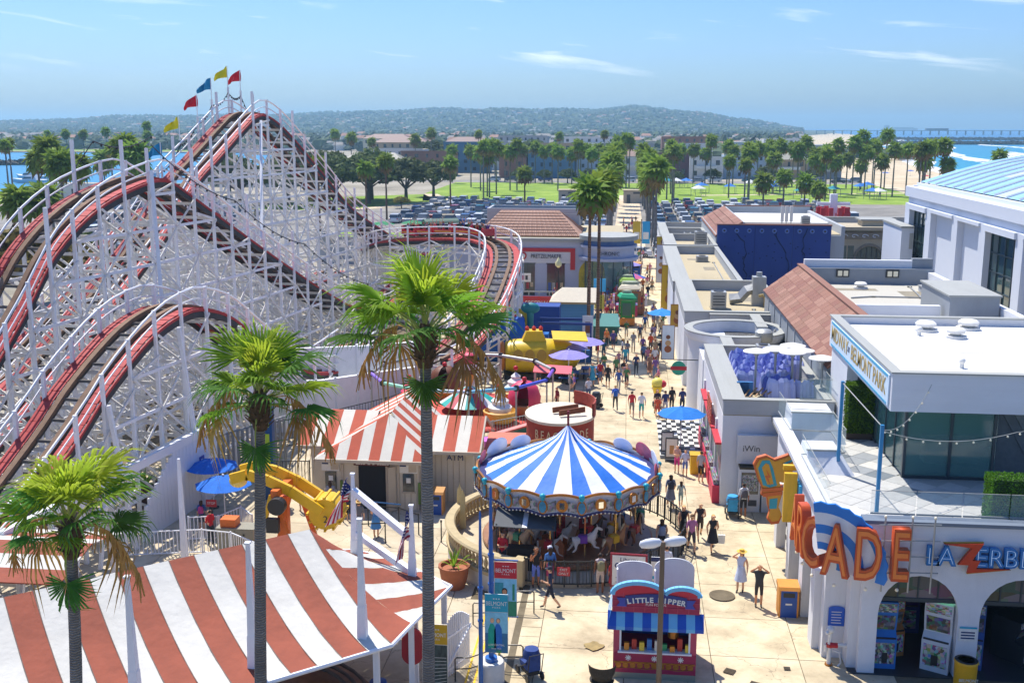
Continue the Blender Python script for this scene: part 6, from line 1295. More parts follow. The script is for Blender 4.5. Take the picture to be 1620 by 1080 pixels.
t=thing('round_bin','yellow round bin with printed lettering at the bottom right','litter bin',(11.25,33.55,0));YB=mat('bin_yellow','#dca81c',.5,var=.1,scale=20);MB().lathe([(.30,0),(.34,.02),(.36,.95),(.38,1.0),(.36,1.05)],n=24).build('drum',YB,t,smooth=True);MB().lathe([(.36,1.05),(.26,1.07),(.24,.95),(.001,.95)],n=24).build('rim',BLACK,t);text('lettering','BELMONT',PAPER,t,(0,-.37,.5),FRONT,.15,.004,sx=.9);text('lettering','PARK',PAPER,t,(0,-.37,.36),FRONT,.08,.004)
# ---- roof terrace
ter2=thing('terrace_tiles','grey diamond floor tiles of the roof terrace','floor',(0,0,4.55));TG=[mat('tile_grey_%d'%i,c,.6,var=.10,scale=3)for i,c in enumerate(('#a9aaa6','#b7b6b0','#8f9395','#c3c0b8','#6f777c'))];tr_=random.Random(8);tile_me=[MB().box((0,0,0),(.84,.84,.03)).mesh('tile',m_)for m_ in TG]
for i in range(-14,26):
 for j in range(-2,40):
  x=8+(i-j)*.608*1.0+10;y=35+(i+j)*.608
  if 7.5<x<17.5 and 35.1<y<41.0 or(7.6<x<11.2 and 41<=y<48.5):link('tile',tile_me[(0,1,3,1,0,2,3,1,4,0)[tr_.randrange(10)]],ter2,(x,y,.012),(0,0,R(45)))
pv=thing('terrace_pavilion','white flat-roofed pavilion with tinted glass walls on the arcade roof','pavilion',(10.0,40.4,4.55))
PX,PY,PZ=10.0,40.4,4.55
def pb_(name,m,x0,x1,y0,y1,z0,z1):return blk(name,m,pv,x0-PX,x1-PX,y0-PY,y1-PY,z0-PZ,z1-PZ)
pb_('fascia',STUC,10.0,28,40.4,40.7,7.5,8.96);pb_('fascia',STUC,10.0,10.3,40.7,53,7.5,8.96);pb_('fascia',STUC,10.3,28,52.7,53,7.5,8.96)
for x0,x1,y0,y1 in((9.94,28,40.34,40.76),(9.94,10.36,40.76,53.06),(10.36,28,52.64,53.06)):pb_('parapet_cap',CAPG,x0,x1,y0,y1,8.96,9.02)
pb_('roof',ROOFWH,10.3,28,40.7,52.7,8.4,8.62)
for i in range(8):pb_('membrane_seam',CAPG,10.3,28,41.9+1.4*i,41.93+1.4*i,8.62,8.628)
for i in range(3):pb_('roof_patch',mat('patch_grey','#c9c4b8',.85,var=.1),11+3.1*i,11.9+3.3*i,44+2.2*i,44.7+2.2*i,8.62,8.626)
pb_('soffit',STUC,10.3,28,40.7,52.7,7.56,7.62);pb_('column',STUC,10.02,10.5,48.6,52.4,4.55,7.5)
pb_('glass_wall',TINT,10.9,14.3,41.5,41.53,4.65,7.5);pb_('glass_wall',TINT,10.9,10.93,41.55,48.6,4.65,7.5);pb_('glass_sill',ALU,10.86,14.3,41.46,41.58,4.57,4.68)
for x in(10.9,12.6,14.2):pb_('mullion',ALU,x-.05,x+.05,41.44,41.6,4.57,7.56)
for y in(43.0,44.6,46.2,47.6):pb_('mullion',ALU,10.86,10.97,y-.05,y+.05,4.57,7.56)
pb_('inner_floor',mat('inner_floor','#6a7a68',.5),11,20,41.6,52,4.56,4.6);pb_('inner_wall',mat('inner_wall','#8a8a78',.8),11,20,46,46.1,4.6,7.5);pb_('inner_bar',mat('inner_bar','#b8b49a',.6),12.2,14.6,43.4,44.1,4.6,5.6)
WD=[mat('grey_plank_%d'%i,c,.7,var=.2,scale=5)for i,c in enumerate(('#4a545a','#5c666a','#3c464c'))]
for i in range(14):o=MB().prismy([(x-PX,z-PZ)for x,z in((14.3+.42*i,7.5),(14.3+.42*i+.40,7.5),(14.3+.42*i+.40-1.5+3.2,4.58),(14.3+.42*i-1.5+3.2,4.58))],1.1+.004*(i%2),1.14+.004*(i%2)).build('diagonal_plank',WD[i%3],pv)
MB().prismy([(14.3-PX,.03),(16.2-PX,.03),(14.3-PX,2.95)],1.16,1.2).build('plank_backing',WD[0],pv)
sgb=thing('midway_banner','pale blue banner lettered MIDWAY AT BELMONT PARK on the pavilion edge','banner',(9.96,46.6,8.25));PALEB=mat('banner_pale_blue','#cfe2ee',.6,var=.05);MB().b2(-.02,.03,-5.9,5.9,-.62,.58).build('cloth',PALEB,sgb)
for z in(-.56,.50):MB().b2(-.03,-.021,-5.7,5.7,z-.05,z+.05).build('blue_border',mat('banner_border','#4aa6cc',.6,var=.3,scale=4),sgb)
GL_=mat('letter_gold','#b59a52',.5,var=.15);LROT=(R(90),0,R(-90));text('lettering','MIDWAY',GL_,sgb,(-.03,3.7,0),LROT,.92,.006,sx=1.05,offset=.01);text('lettering','AT',NAVY,sgb,(-.03,1.55,0),LROT,.36,.006);text('lettering','BELMONT PARK',GL_,sgb,(-.03,-2.2,0),LROT,.92,.006,sx=.98,offset=.01)
HEDGE=leafmat('hedge_leaf',(.10,.22,.02),.3,.3,3);HCORE=mat('hedge_core',(.03,.07,.012),.95,var=.4,scale=6)
def hedge(label,x0,x1,y0,y1,z0,z1,seed,n=2600):
 t=thing('clipped_hedge',label,'hedge',((x0+x1)/2,(y0+y1)/2,z0));w,d,h=x1-x0,y1-y0,z1-z0;MB().b2(-w/2+.04,w/2-.04,-d/2+.04,d/2-.04,.1,h-.04).build('core',HCORE,t);blk('planter',mat('planter_brown','#4a3a30',.8),t,-w/2,w/2,-d/2,d/2,0,.28);rg=random.Random(seed);mb=MB()
 for i in range(n):
  f=rg.random();u,v=rg.random()-.5,rg.random()
  if f<.45:p=Vector((u*w,-d/2,.28+v*(h-.28)))
  elif f<.65:p=Vector((-w/2,u*d,.28+v*(h-.28)))
  elif f<.8:p=Vector((w/2,u*d,.28+v*(h-.28)))
  else:p=Vector((u*w,(v-.5)*d,h))
  q=Vector((rg.gauss(0,1),rg.gauss(0,1),rg.gauss(0,1))).normalized();s=q.cross(Vector((.3,.5,.8))).normalized();L=.05;mb.add([p-q*L,p+s*L*.7,p+q*L,p-s*L*.7],[(0,1,2,3)])
 tag(mb.build('leaves',HEDGE,t),kind='stuff')
hedge('tall clipped hedge panel at the left corner of the pavilion',9.75,10.85,46.6,47.5,4.57,7.0,1);hedge('low clipped hedge block at the right edge of the terrace',12.2,15.5,35.3,36.2,4.57,6.6,2,4000)
BPO=mat('post_blue','#1f7fb0',.4,var=.05)
for lab,x,y,h in(('rear blue post holding the string lights on the terrace',8.5,41.9,3.7),('front blue post holding the string lights on the terrace',8.95,37.1,3.3)):
 t=thing('blue_post',lab,'post',(x,y,4.57));blk('shaft',BPO,t,-.06,.06,-.06,.06,0,h);blk('foot',BPO,t,-.12,.12,-.12,.12,0,.03)
def lights(label,pts,sag,bulbs=9,r=.012):
 t=thing('string_lights',label,'string lights',pts[0]);mb=MB();o=Vector(pts[0])
 for p,q in zip(pts,pts[1:]):
  L=[Vector(p).lerp(Vector(q),k/12)-Vector((0,0,sag*4*(k/12)*(1-k/12)))-o for k in range(13)];mb.tube(L,r,4,caps=False)
 mb.build('cable',CAPG,t);k=0
 for p,q in zip(pts,pts[1:]):
  for i in range(bulbs):f=(i+.5)/bulbs;v=Vector(p).lerp(Vector(q),f)-Vector((0,0,sag*4*f*(1-f)+.08))-o;MB().ball(v,.04,6,4).build('bulb',BULB,t)
lights('string lights sagging from front post to pavilion fascia',[(8.95,37.1,7.7),(11.4,40.3,8.6)],.55,8);lights('string lights from front post along the terrace edge to the right',[(8.95,37.1,7.65),(13.6,37.6,7.6),(16.5,40.3,8.4)],.35,8)
t=thing('stay_cable','straight cable between the two blue terrace posts','cable',(8.5,41.9,8.2));MB().tube([(0,0,0),(.45,-4.8,-.4)],.02,5).build('cable',CAPG,t)
def glass_rail(label,pts,z,h=1.05):
 t=thing('glass_railing',label,'railing',(pts[0][0],pts[0][1],z));o=Vector((pts[0][0],pts[0][1],0))
 for p,q in zip(pts,pts[1:]):
  p,q=Vector((*p,0))-o,Vector((*q,0))-o;n=max(1,round((q-p).length/1.6));d=(q-p).normalized()*.02
  for i in range(n):a,b=p.lerp(q,i/n)+d,p.lerp(q,(i+1)/n)-d;MB().add([a+Vector((0,0,.05)),b+Vector((0,0,.05)),b+Vector((0,0,h)),a+Vector((0,0,h))],[(0,1,2,3)]).build('glass_pane',GLS,t);beam('pane_edge',CAPG,t,a+Vector((0,0,h+.01)),b+Vector((0,0,h+.01)),.02,.02);beam('clip',HVAC,t,a+Vector((0,0,.02)),b+Vector((0,0,.02)),.04,.06)
glass_rail('glass railing along the front edge of the terrace',[(8.2,34.9),(15.6,34.9)],5.42,.8);glass_rail('glass railing along the left edge of the terrace',[(7.1,36.0),(7.1,42.0)],5.15,.9);glass_rail('glass railing round the sloping blocks of the terrace',[(7.1,42.2),(8.9,42.6),(8.9,45.6),(7.2,45.8),(7.1,48.8)],5.15,.95);glass_rail('glass railing behind the covered furniture',[(8.3,50.6),(9.8,50.6),(9.8,56)],5.3,1.0)
for lab,x0,x1,y0,y1,zt in(('rear sloping white block at the terrace edge',7.25,9.1,45.9,48.2,5.75),('front sloping white block at the terrace edge',7.25,8.6,41.6,43.6,5.35)):
 t=thing('sloping_block',lab,'wall',(x0,y0,4.56));h=zt-4.56;w,d=x1-x0,y1-y0;MB().add([(0,0,0),(w+.5,-.2,0),(w+.5,d,0),(0,d,0),(.1,.5,h),(w,.5,h),(w,d,h),(.1,d,h)],[(0,1,5,4),(1,2,6,5),(2,3,7,6),(3,0,4,7),(4,5,6,7)]).build('body',STUC,t);MB().b2(.05,w+.05,.48,.6,h,h+.06).build('coping',CAPG,t)
for i,(x,y)in enumerate(((10.2,35.6),(9.2,36.0))):
 t=thing('lounge_bench',('white bench at the front edge of the terrace','white bench beside the front blue post')[i],'bench',(x,y,4.58));blk('seat',ROOFWH,t,-.7,.7,-.25,.25,.3,.4);blk('base',ROOFWH,t,-.6,.6,-.2,.2,0,.3)
# ray gun blade sign
GG,GT,GO=mat('gun_gold','#d29a2c',.45,var=.08),mat('gun_teal','#2a9ab0',.45,var=.08),mat('gun_orange','#c8642a',.45,var=.08)
gs=thing('ray_gun_sign','huge orange and teal toy ray gun sign on the arcade wall','sign',(6.55,43.5,3.4))
def gp(pts,y0,y1,m,nm):return MB().prismy(pts,y0,y1).build(nm,m,gs)
body=[(-1.15,.9),(-1.0,1.2),(-.65,1.32),(-.3,1.15),(.2,1.35),(.65,1.6),(.98,1.62),(1.05,1.25),(.75,.85),(.35,.75),(.42,.45),(.25,.15),(-.05,.2),(.1,-.25),(.02,-.6),(-.05,-.95),(.12,-1.3),(.0,-1.62),(-.3,-1.68),(-.48,-1.45),(-.4,-1.15),(-.5,-.85),(-.55,-.5),(-.78,-.4),(-.75,-.12),(-.95,.3)]
gp(body,-.12,.12,GO,'outline');gp([(x*.9-.01,z*.92+.01)for x,z in body],-.15,.15,GG,'face')
gp([(-.95,.75),(-.8,1.1),(-.5,1.12),(-.35,.8),(-.15,.05),(-.45,-.05),(-.72,.05)],-.17,-.151,GT,'teal_panel');gp([(-.8,.8),(-.65,1.0),(-.52,.95),(-.42,.6),(-.3,.12),(-.55,.08)],-.19,-.171,GG,'gold_panel');gp([(-.62,.75),(-.42,.4),(-.52,.38),(-.4,.02),(-.66,.45),(-.55,.48)],-.21,-.191,GO,'flash')
gp([(.05,1.0),(.8,1.4),(.92,1.25),(.7,.98),(.1,.72)],-.17,-.151,GT,'teal_panel');gp([(.15,.95),(.75,1.28),(.8,1.15),(.2,.82)],-.19,-.171,GG,'gold_panel')
for i in range(3):o=MB().cyl((0,0,0),.07,.03,10).build('stud',GO,gs,(.3+.2*i,-.17,.97+.1*i));o.rotation_euler=(R(90),0,0)
gp([(-.75,-.1),(.1,.0),(.12,-.15),(-.74,-.25)],-.2,.2,GO,'ring');gp([(-.72,-.3),(.08,-.18),(.08,-.34),(-.7,-.46)],-.2,.2,GO,'ring');gp([(-.42,-.55),(-.1,-.5),(-.12,-.95),(-.42,-.98)],-.17,-.151,GT,'teal_panel');gp([(.4,.35),(.55,.6),(.45,.75),(.15,.6),(.2,.4)],-.16,.16,GG,'trigger')
t=thing('yellow_bracket_sign','yellow and light blue sign frame behind the ray gun','sign',(6.6,41.2,2.4));blk('frame',mat('sign_yellow','#e0b020',.5),t,-.25,.25,-.1,.1,.3,2.3);blk('panel',mat('sign_cyan','#3aa8d8',.5),t,.28,.75,-.4,.9,.9,1.9);blk('arm',mat('sign_yellow','#e0b020',.5),t,-.25,.7,.3,.5,2.3,2.5)
t=thing('dotted_panel','black and white dotted panel in the arcade side opening','panel',(7.1,44.0,0));blk('panel',PAPER,t,-.05,.05,-.6,.6,.2,2.4)
for i in range(10):o=MB().cyl((0,0,0),.12,.02,10).build('dot',BLACK,t,(-.055,-.4+.4*(i%3),.4+.2*i));o.rotation_euler=(0,R(-90),0)
# ---- vending machines
iw=thing('prize_vending_machine','white prize vending machine marked iWin in the recess','vending machine',(6.05,50.0,0));WM=mat('machine_white','#cfd3d8',.4,var=.04)
blk('cabinet',WM,iw,-.5,.5,-.45,.28,0,2.1);blk('glass_front',GLASSD,iw,-.4,.4,-.47,-.452,.9,1.95);blk('hatch',GREYF,iw,-.05,.35,-.465,-.452,.3,.6);blk('prizes',collage('prize_goods',14,.5,.6),iw,-.36,.36,-.478,-.472,1.05,1.85);blk('header',mat('header_dark','#3a3526',.5),iw,-.5,.5,-.46,.25,2.1,2.2)
iw2=thing('white_drinks_machine','plain white vending machine behind the ray gun sign','vending machine',(7.15,50.0,0));blk('cabinet',WM,iw2,-.52,.52,-.45,.28,0,2.1);blk('hatch',GREYF,iw2,-.05,.3,-.465,-.452,.4,.7);blk('screen',GLASSD,iw2,-.4,.1,-.465,-.452,1.1,1.8)
iwp=thing('iwin_panel','white panel lettered iWin above the vending machines','sign',(6.55,50.05,2.25));blk('panel',STUC,iwp,-1.1,1.15,-.1,.2,0,1.4);text('lettering','iWin',GREYF,iwp,(-.45,-.11,.75),FRONT,.42,.006)
# ---- shop roofs in a row
def shop(label,x0,x1,y0,y1,zr,zp,band=.35,left=1.2,front=.35,walls_=STUC,roof=ROOFT,name='shop_building',back=.35):
 t=thing(name,label,'shop',(x0,y0,0));w,d=x1-x0,y1-y0;blk('wall',walls_,t,0,w,0,d,0,zr-.05);blk('roof',roof,t,.02,w-.02,.02,d-.02,zr-.05,zr)
 for a,b,c,e in((0,w,0,front),(0,w,d-back,d),(0,left,front,d-back),(w-band,w,front,d-back)):blk('parapet',STUCG,t,a,b,c,e,zr,zp);blk('parapet_cap',CAPG,t,a-.05,b+.05,c-.05,e+.05,zp,zp+.06)
 return t
s1=shop('white shop with covered furniture on its roof, nearest the vending machines',4.75,9.9,50.35,63.6,4.55,5.25,left=1.0)
s3=shop('grey-roofed shop with air ducts behind the curved tower',4.15,11.4,75,91,4.5,5.3,left=1.3)
s4=shop('long low shop roof in front of the blue climbing wall',4.0,9.9,91.2,119,4.3,5.1,left=1.4)
s5=shop('shop roof left of the blue climbing wall, nearer part',4.2,9.9,119.2,132,4.4,5.2,left=1.3);s6=shop('shop roof left of the tiled hall, middle part',4.2,9.9,132.2,142,4.2,5.0,left=1.0);s7=shop('farthest shop roof along the promenade, right side',4.2,11,142.2,150,4.2,5.0,left=1.0)
tw=thing('curved_tower_shop','shop with a round drum parapet beside the promenade','shop',(7.1,69.3,0));MB().lathe([(3.0,0),(3.0,4.7),(3.15,4.75),(3.25,5.0),(3.25,5.2),(2.75,5.2),(2.75,4.5),(.001,4.5)],n=48).build('drum',STUC,tw,smooth=True);MB().lathe([(3.27,5.2),(3.27,5.27),(2.72,5.27),(2.72,5.2),(3.27,5.2)],n=48).build('drum_cap',CAPG,tw);blk('wall',STUC,tw,-.5,2.9,-5.6,5.6,0,4.42);blk('roof',ROOFT,tw,-.48,2.88,-5.55,5.55,4.42,4.5)
for a,b,c,e in((-1.2,-.6,-5.6,-2.6),(1.5,2.1,.6,5.6),(-1.2,2.9,5.2,5.6)):blk('parapet',STUCG,tw,a,b,c,e,4.5,5.2);blk('parapet_cap',CAPG,tw,a-.05,b+.05,c-.05,e+.05,5.2,5.26)
blk('low_wall',STUC,tw,-2.4,-.5,-5.6,-1.5,0,4.3)
# shop fronts, signs and goods along the promenade edge
SHOPG=collage('shop_goods',5,.75,.35);RDP=pnt('#b5202c');RDM=pnt('#c2264a')
for i,(y0,y1)in enumerate(((50.5,53.0),(53.3,55.8),(56.1,58.6),(58.9,61.4))):ab_=blk('shop_front',SHOPG,s1,-.02,.03,y0-50.35,y1-50.35,.4,3.0);blk('counter',RDM,s1,-.35,.0,y0-50.35+.1,y1-50.35-.1,0,.9);blk('counter_goods',SHOPG,s1,-.3,-.05,y0-50.35+.2,y1-50.35-.2,.9,1.15);blk('awning',RDP,s1,-.3,.0,y0-50.35,y1-50.35,3.0,3.1);blk('window_pier',STUC,s1,-.1,.02,y1-50.35+.02,y1-50.35+.28,0,3.6)
t=thing('chain_sign','rust red lattice sign hanging on the shop front','sign',(4.5,55.0,2.9))
for i in range(5):
 for j in range(4):blk('lattice_tile',pnt('#a8482a'),t,-.06,.0,-1.2+.5*i,-.8+.5*i,.35*j,.28+.35*j)
SGN=(('gold round sign board above the promenade shops',4.1,84,'#c79a2c',1.0,1.7,2.6),('tall mustard sign panel on the shop front by the carts',4.2,103,'#d0a818',1.5,4.6,0.4),('red and blue striped flag panel on the shop front',3.9,121,'#d8dce4',1.0,4.2,.8),('yellow awning sign farther along the shops',4.3,128,'#d8b41c',1.4,1.6,3.6),('white cone poster on a post beside the shops',3.3,81,'#d8e4ec',.9,2.6,.6))
for lab,x,y,c,w,h,z0 in SGN:
 t=thing('shop_sign',lab,'sign',(x,y,z0));blk('panel',pnt(c),t,-w/2,w/2,-.06,.06,0,h);blk('border',pnt('#8a5a20'),t,-w/2-.05,w/2+.05,-.04,.04,-.05,h+.05)
 for i in range(3):o=MB().cyl((0,0,0),w*(.3-.06*i),.015,16).build('motif',pnt(('#a05a30','#c8a070','#7a4a30')[i]),t,(0,-.06-.012*i,h*(.3+.18*i)));o.rotation_euler=(R(90),0,0)
# tiled hall and the flat roofs behind it
TILES=[mat('roof_tile_%d'%i,c,.85,var=.1,scale=3)for i,c in enumerate(('#8d6351','#84594a','#966e5c','#87614f'))];HALLW=mat('hall_wall','#8f9499',.85,var=.08,scale=.8,dirt=.25)
hl=thing('tiled_hall','long hall with a brown tiled slope behind the shop roofs','building',(10.0,53.1,0));blk('wall',HALLW,hl,0,2.2,0,25,0,6.5);blk('side_wall',HALLW,hl,2.2,11.4,0,25,0,7.0)
tmx=random.Random(2);tile=[MB().box((0,0,0),(.62,.92,.05)).mesh('roof_tile',m_)for m_ in TILES];sl_=math.atan2(1.8,2.4)
MB().slab([(-.12,-.3,6.38),(2.32,-.3,8.22),(2.32,25.3,8.22),(-.12,25.3,6.38)],.08).build('roof_deck',TILES[1],hl)
for i in range(5):
 for j in range(27):f=(i+.5)/5;link('roof_tile',tile[tmx.randrange(4)],hl,(-.12+2.44*f,-.05+.945*j,6.45+1.84*f),(0,-sl_+.03,0))
MB().prismx([(0,0),(.1,0)],0,.01);MB().b2(2.3,2.6,-.3,25.3,7.0,8.3).build('ridge_wall',STUCG,hl);blk('ridge_cap',TILES[0],hl,2.2,2.65,-.3,25.3,8.3,8.38)
MB().prismy([(-.1,6.4),(2.3,6.4),(2.3,8.2)],25.2,25.3).build('gable_end',HALLW,hl)
blk('roof',ROOFWH,hl,2.6,11.4,.1,10,7.0,7.12);blk('roof',mat('roof_pale','#b9b4a6',.85,var=.08,scale=.5,dirt=.3),hl,2.6,11.4,10.4,24.6,7.0,7.1);blk('cross_parapet',STUC,hl,2.6,8,10,10.4,7.0,7.9);blk('cross_parapet',STUC,hl,2.6,10,24.6,25,7.0,8.75);blk('cross_parapet',HALLW,hl,2.6,11.4,24.2,24.59,7.0,8.2);blk('cross_parapet',HALLW,hl,10,11.4,24.6,25,7.0,8.9);blk('side_parapet',STUC,hl,11.0,11.4,.1,24.2,7.0,8.0);blk('plant_room',HALLW,hl,8.2,10.9,9,15,7.12,8.6);blk('plant_room_cap',CAPG,hl,8.1,11.0,8.9,15.1,8.6,8.7)
for x in(5.2,8.6):f_=blk('floodlight',BLACK,hl,x-.45,x+.45,24.1,24.2,7.6,8.15);blk('lamp',BULB,hl,x-.35,x-.05,24.06,24.1,7.68,8.05);blk('lamp',BULB,hl,x+.05,x+.35,24.06,24.1,7.68,8.05)
for y in range(8):blk('wall_rib',STUCG,hl,-.06,0,1.5+3*y,1.7+3*y,4.5,6.4)
for i,y in enumerate((4,5.3,6.6,12,16,16.8)):o=blk('wall_lamp',HVAC,hl,-.35,-.05,y,y+.3,4.75+.1*(i%2),4.95+.1*(i%2));o.rotation_euler=(0,R(30),0)
# rooftop plant
def vent(label,x,y,z,r=.3,kind=0,grp=None):
 t=thing('roof_vent',label,'roof vent',(x,y,z),0,grp)
 if kind==0:MB().cyl((0,0,0),r*1.2,.12,16).build('curb',ROOFWH,t);MB().cyl((0,0,.12),r*.6,.12,14).build('neck',HVAC,t);MB().lathe([(r,.24),(r*1.05,.36),(r*.8,.46),(.001,.48)],n=18).build('cowl',ROOFWH,t,smooth=True)
 else:MB().cyl((0,0,0),.1,.25,10).build('pipe',ROOFWH,t);MB().ball((0,-.05,.3),.13,10,6).build('hood',ROOFWH,t,smooth=True)
vent('left mushroom vent at the back of the white pavilion roof',14.0,51.2,8.62,.45);vent('right mushroom vent at the back of the white pavilion roof',16.1,51.8,8.62,.45);vent('front mushroom vent on the white pavilion roof',14.9,49.6,8.62,.4);vent('small pipe hood beside the vents on the pavilion roof',13.4,50.0,8.62,kind=1);vent('small pipe hood near the front of the pavilion roof',13.3,43.2,8.62,kind=1);vent('small vent on the roof behind the pavilion',17.2,58,7.12,.25);vent('vent before the two floodlights',16.0,75,7.1,.4)
def ac(label,x,y,z,w,d,h,rz=0):
 t=thing('air_unit',label,'air conditioner',(x,y,z),rz);blk('housing',HVAC,t,-w/2,w/2,-d/2,d/2,.08,h);blk('base',GREYC,t,-w/2-.05,w/2+.05,-d/2-.05,d/2+.05,0,.08);MB().cyl((0,0,h),min(w,d)*.35,.05,14).build('fan_ring',BLACK,t)
 for i in range(4):blk('louvre',GREYF,t,-w*.4,w*.4,-d/2-.01,-d/2,h*(.25+.16*i),h*(.32+.16*i))
ac('grey box air unit beside the duct on the shop roof',7.0,81.5,4.5,1.1,1.1,1.3);ac('square air unit on the far shop roof',8.6,127,4.4,1.4,1.2,1.6);ac('air unit by the covered furniture',8.1,63.0,4.55,.8,.8,.9);ac('low air unit on the roof before the climbing wall',7.8,112,4.3,1.2,1.0,.6);ac('air unit on the far shop roof beside the tiled hall',7.6,137,4.2,.9,.9,.7)
t=thing('roof_duct','bent silver duct rising from the shop roof','duct',(9.2,83.5,4.5));MB().tube([(-1.2,0,.4),(-.4,0,.5),(.1,0,1.1),(.7,0,1.25)],.42,4).build('duct',HVAC,t);blk('fan_box',HVAC,t,.5,1.5,-.5,.5,0,2.2);MB().cyl((1,0,2.2),.22,.35,10).build('stack',HVAC,t)
t=thing('turbine_vent','silver drum ventilator on the shop roof behind the furniture','roof vent',(8.6,66.8,4.5));MB().cyl((0,0,0),.3,.4,14).build('neck',HVAC,t);MB().lathe([(.5,.4),(.55,.5),(.55,1.0),(.4,1.15),(.001,1.2)],n=18).build('drum',HVAC,t,smooth=True)
t=thing('yellow_pipe_stub','short yellowish pipe bend on the shop roof','pipe',(10.6,82.5,4.5));MB().tube([(0,0,0),(0,0,.7),(-.2,0,.9),(-.5,0,.85)],.12,8).build('pipe',mat('pipe_ochre','#b59a5a',.6),t,smooth=True)
# covered furniture and heaters
PURP=mat('cover_cloth','#b4bae4',.8,var=.12,scale=2);PURD=mat('cover_cloth_painted_shade','#5f6ab4',.8,var=.15,scale=2)  # second cloth paints the purple shadows between covers as a darker colour
def stack_(label,x,y,n,sx,rz=0):
 t=thing('covered_chair_stack',label,'covered chairs',(x,y,4.56),rz)
 for i in range(n):
  z=.95+.04*i if n>1 else .8;mb=MB();y0=.5*i;vs=[];seg=14
  prof_=[(-.08,0),(.0,z*.5),(.04,z*.85),(.14,z*1.05),(.26,z*.98),(.32,z*.7),(.42,z*.55),(.46,0)]
  for k in range(seg+1):
   u=k/seg;wv=.07*sin(u*17+i*2)+.05*sin(u*31+i)
   for py,pz in prof_:vs.append((-sx/2+sx*u,y0+py+wv*.6,pz*(1+.07*sin(u*13+i*2)+.04*sin(u*29))*(.82 if k in(0,seg)else 1)))
  m=len(prof_);mb.add(vs,[(k*m+j,(k+1)*m+j,(k+1)*m+j+1,k*m+j+1)for k in range(seg)for j in range(m-1)]+[tuple(range(m))[::-1],tuple(seg*m+j for j in range(m))]);mb.build('cloth_cover',PURP if i%2==0 else PURD,t)
stack_('left row of furniture under pale purple covers on the shop roof',6.55,55.2,9,1.5);stack_('middle row of furniture under pale purple covers on the shop roof',8.05,55.6,9,1.5);stack_('low covered furniture in front of the stacks',7.9,53.6,3,1.4,.2);stack_('single covered table at the right front of the stacks',9.1,54.0,1,1.0);stack_('right row of covered furniture behind the heaters',9.2,58.0,4,1.0)
t=thing('folded_furniture','pile of folded brown chairs before the covered stacks','chair pile',(6.6,53.3,4.56))
for i in range(5):beam('chair_frame',mat('wood_tan','#a07a52',.7,var=.2),t,(-.6+.3*i,0,.1+.05*i),(-.2+.3*i,.5,.5),.08,.04)
for i in range(3):blk('chair_seat',pnt('#2d6fa8'),t,-.9+.2*i,-.5+.2*i,.4,.6,.05,.8)
HEATW=mat('heater_white','#dcd9d0',.4,var=.03)
for i,(x,y)in enumerate(((6.7,54.6),(7.75,55.2),(8.5,54.5),(8.75,56.2),(9.0,55.0),(9.75,53.2))):
 t=thing('patio_heater','white mushroom patio heater, '+('leftmost of the six','second from the left','third from the left','rear one near the middle','second from the right','rightmost, standing apart')[i],'patio heater',(x,y,4.56),0);MB().cyl((0,0,0),.25,.12,14).build('base',BLACK,t);MB().cyl((0,0,.1),.06,2.1,8).build('pole',HVAC,t);MB().cyl((0,0,2.0),.13,.2,10).build('burner',HVAC,t);MB().lathe([(.68,2.2),(.66,2.24),(.2,2.36),(.001,2.38)],n=22).build('reflector',HEATW,t,smooth=True)
# ---- blue climbing wall and far tiled hall
CLB=mat('climbing_blue','#263f86',.75,var=.25,scale=.5,bump=.5,bscale=1.5);CLK=mat('crack_dark','#16244f',.9,var=.2)
cl=thing('climbing_wall','dark blue cracked climbing wall at the end of the shop roofs','climbing wall',(10.0,121,0))
for i in range(3):
 pnl=blk('wall_panel',CLB,cl,4.12*i,4.12*i+4.09,0,.5,0,7.3)
 cr_=random.Random(i+5);x,z=4.12*i+1.2+cr_.random(),7.0;mb=MB()
 while z>1.4:
  x2,z2=x+(cr_.random()-.38)*.8,z-.3-.4*cr_.random();mb.bar((x,-.02,z),(x2,-.02,z2),.06,.12);x,z=x2,z2
 mb.build('crack',CLK,cl)
for i in range(9):o=MB().lathe([(.12,0),(.26,.02),(.26,.1),(.12,.12)],n=14).build('hole_ring',mat('ring_blue','#5b78b8',.6),cl,(.75+1.36*i,-.02,6.7));o.rotation_euler=(R(90),0,0);o2=MB().cyl((0,0,0),.12,.03,12).build('hole',BLACK,o,(0,0,.1))
hr_=random.Random(1)
for i in range(46):blk('hold',CLK,cl,(h_x:=.3+11.7*hr_.random()),h_x+.12,-.08,0,(h_z:=1.5+4.8*hr_.random()),h_z+.1)
blk('top_beam',TILES[1],cl,-.1,12.4,-.1,.6,7.3,7.42)
h2=thing('far_tiled_hall','hall with brown tiled roof behind the blue climbing wall','building',(9.9,121.6,0));blk('wall',STUCG,h2,0,14,0,24,0,6.2);blk('flat_roof',ROOFWH,h2,3,13.6,8,22,6.2,6.9);blk('roof',ROOFT,h2,3,13.6,.4,8,6.2,6.3);blk('back_parapet',STUCG,h2,3,14,23.6,24,6.2,7.6);blk('side_parapet',STUCG,h2,13.6,14,0,23.6,6.2,7.2);blk('rear_tile_edge',TILES[0],h2,2.8,14.2,23.9,24.3,7.6,7.75)
MB().slab([(-.1,-.3,6.0),(2.9,-.3,7.6),(2.9,24.3,7.6),(-.1,24.3,6.0)],.1).build('roof_deck',TILES[1],h2);t4=[MB().box((0,0,0),(.8,1.5,.06)).mesh('roof_tile',m_)for m_ in TILES]
for i in range(4):
 for j in range(16):f=(i+.5)/4;link('roof_tile',t4[tmx.randrange(4)],h2,(-.1+3*f,.45+1.53*j,6.06+1.6*f),(0,-math.atan2(1.6,3)+.03,0))
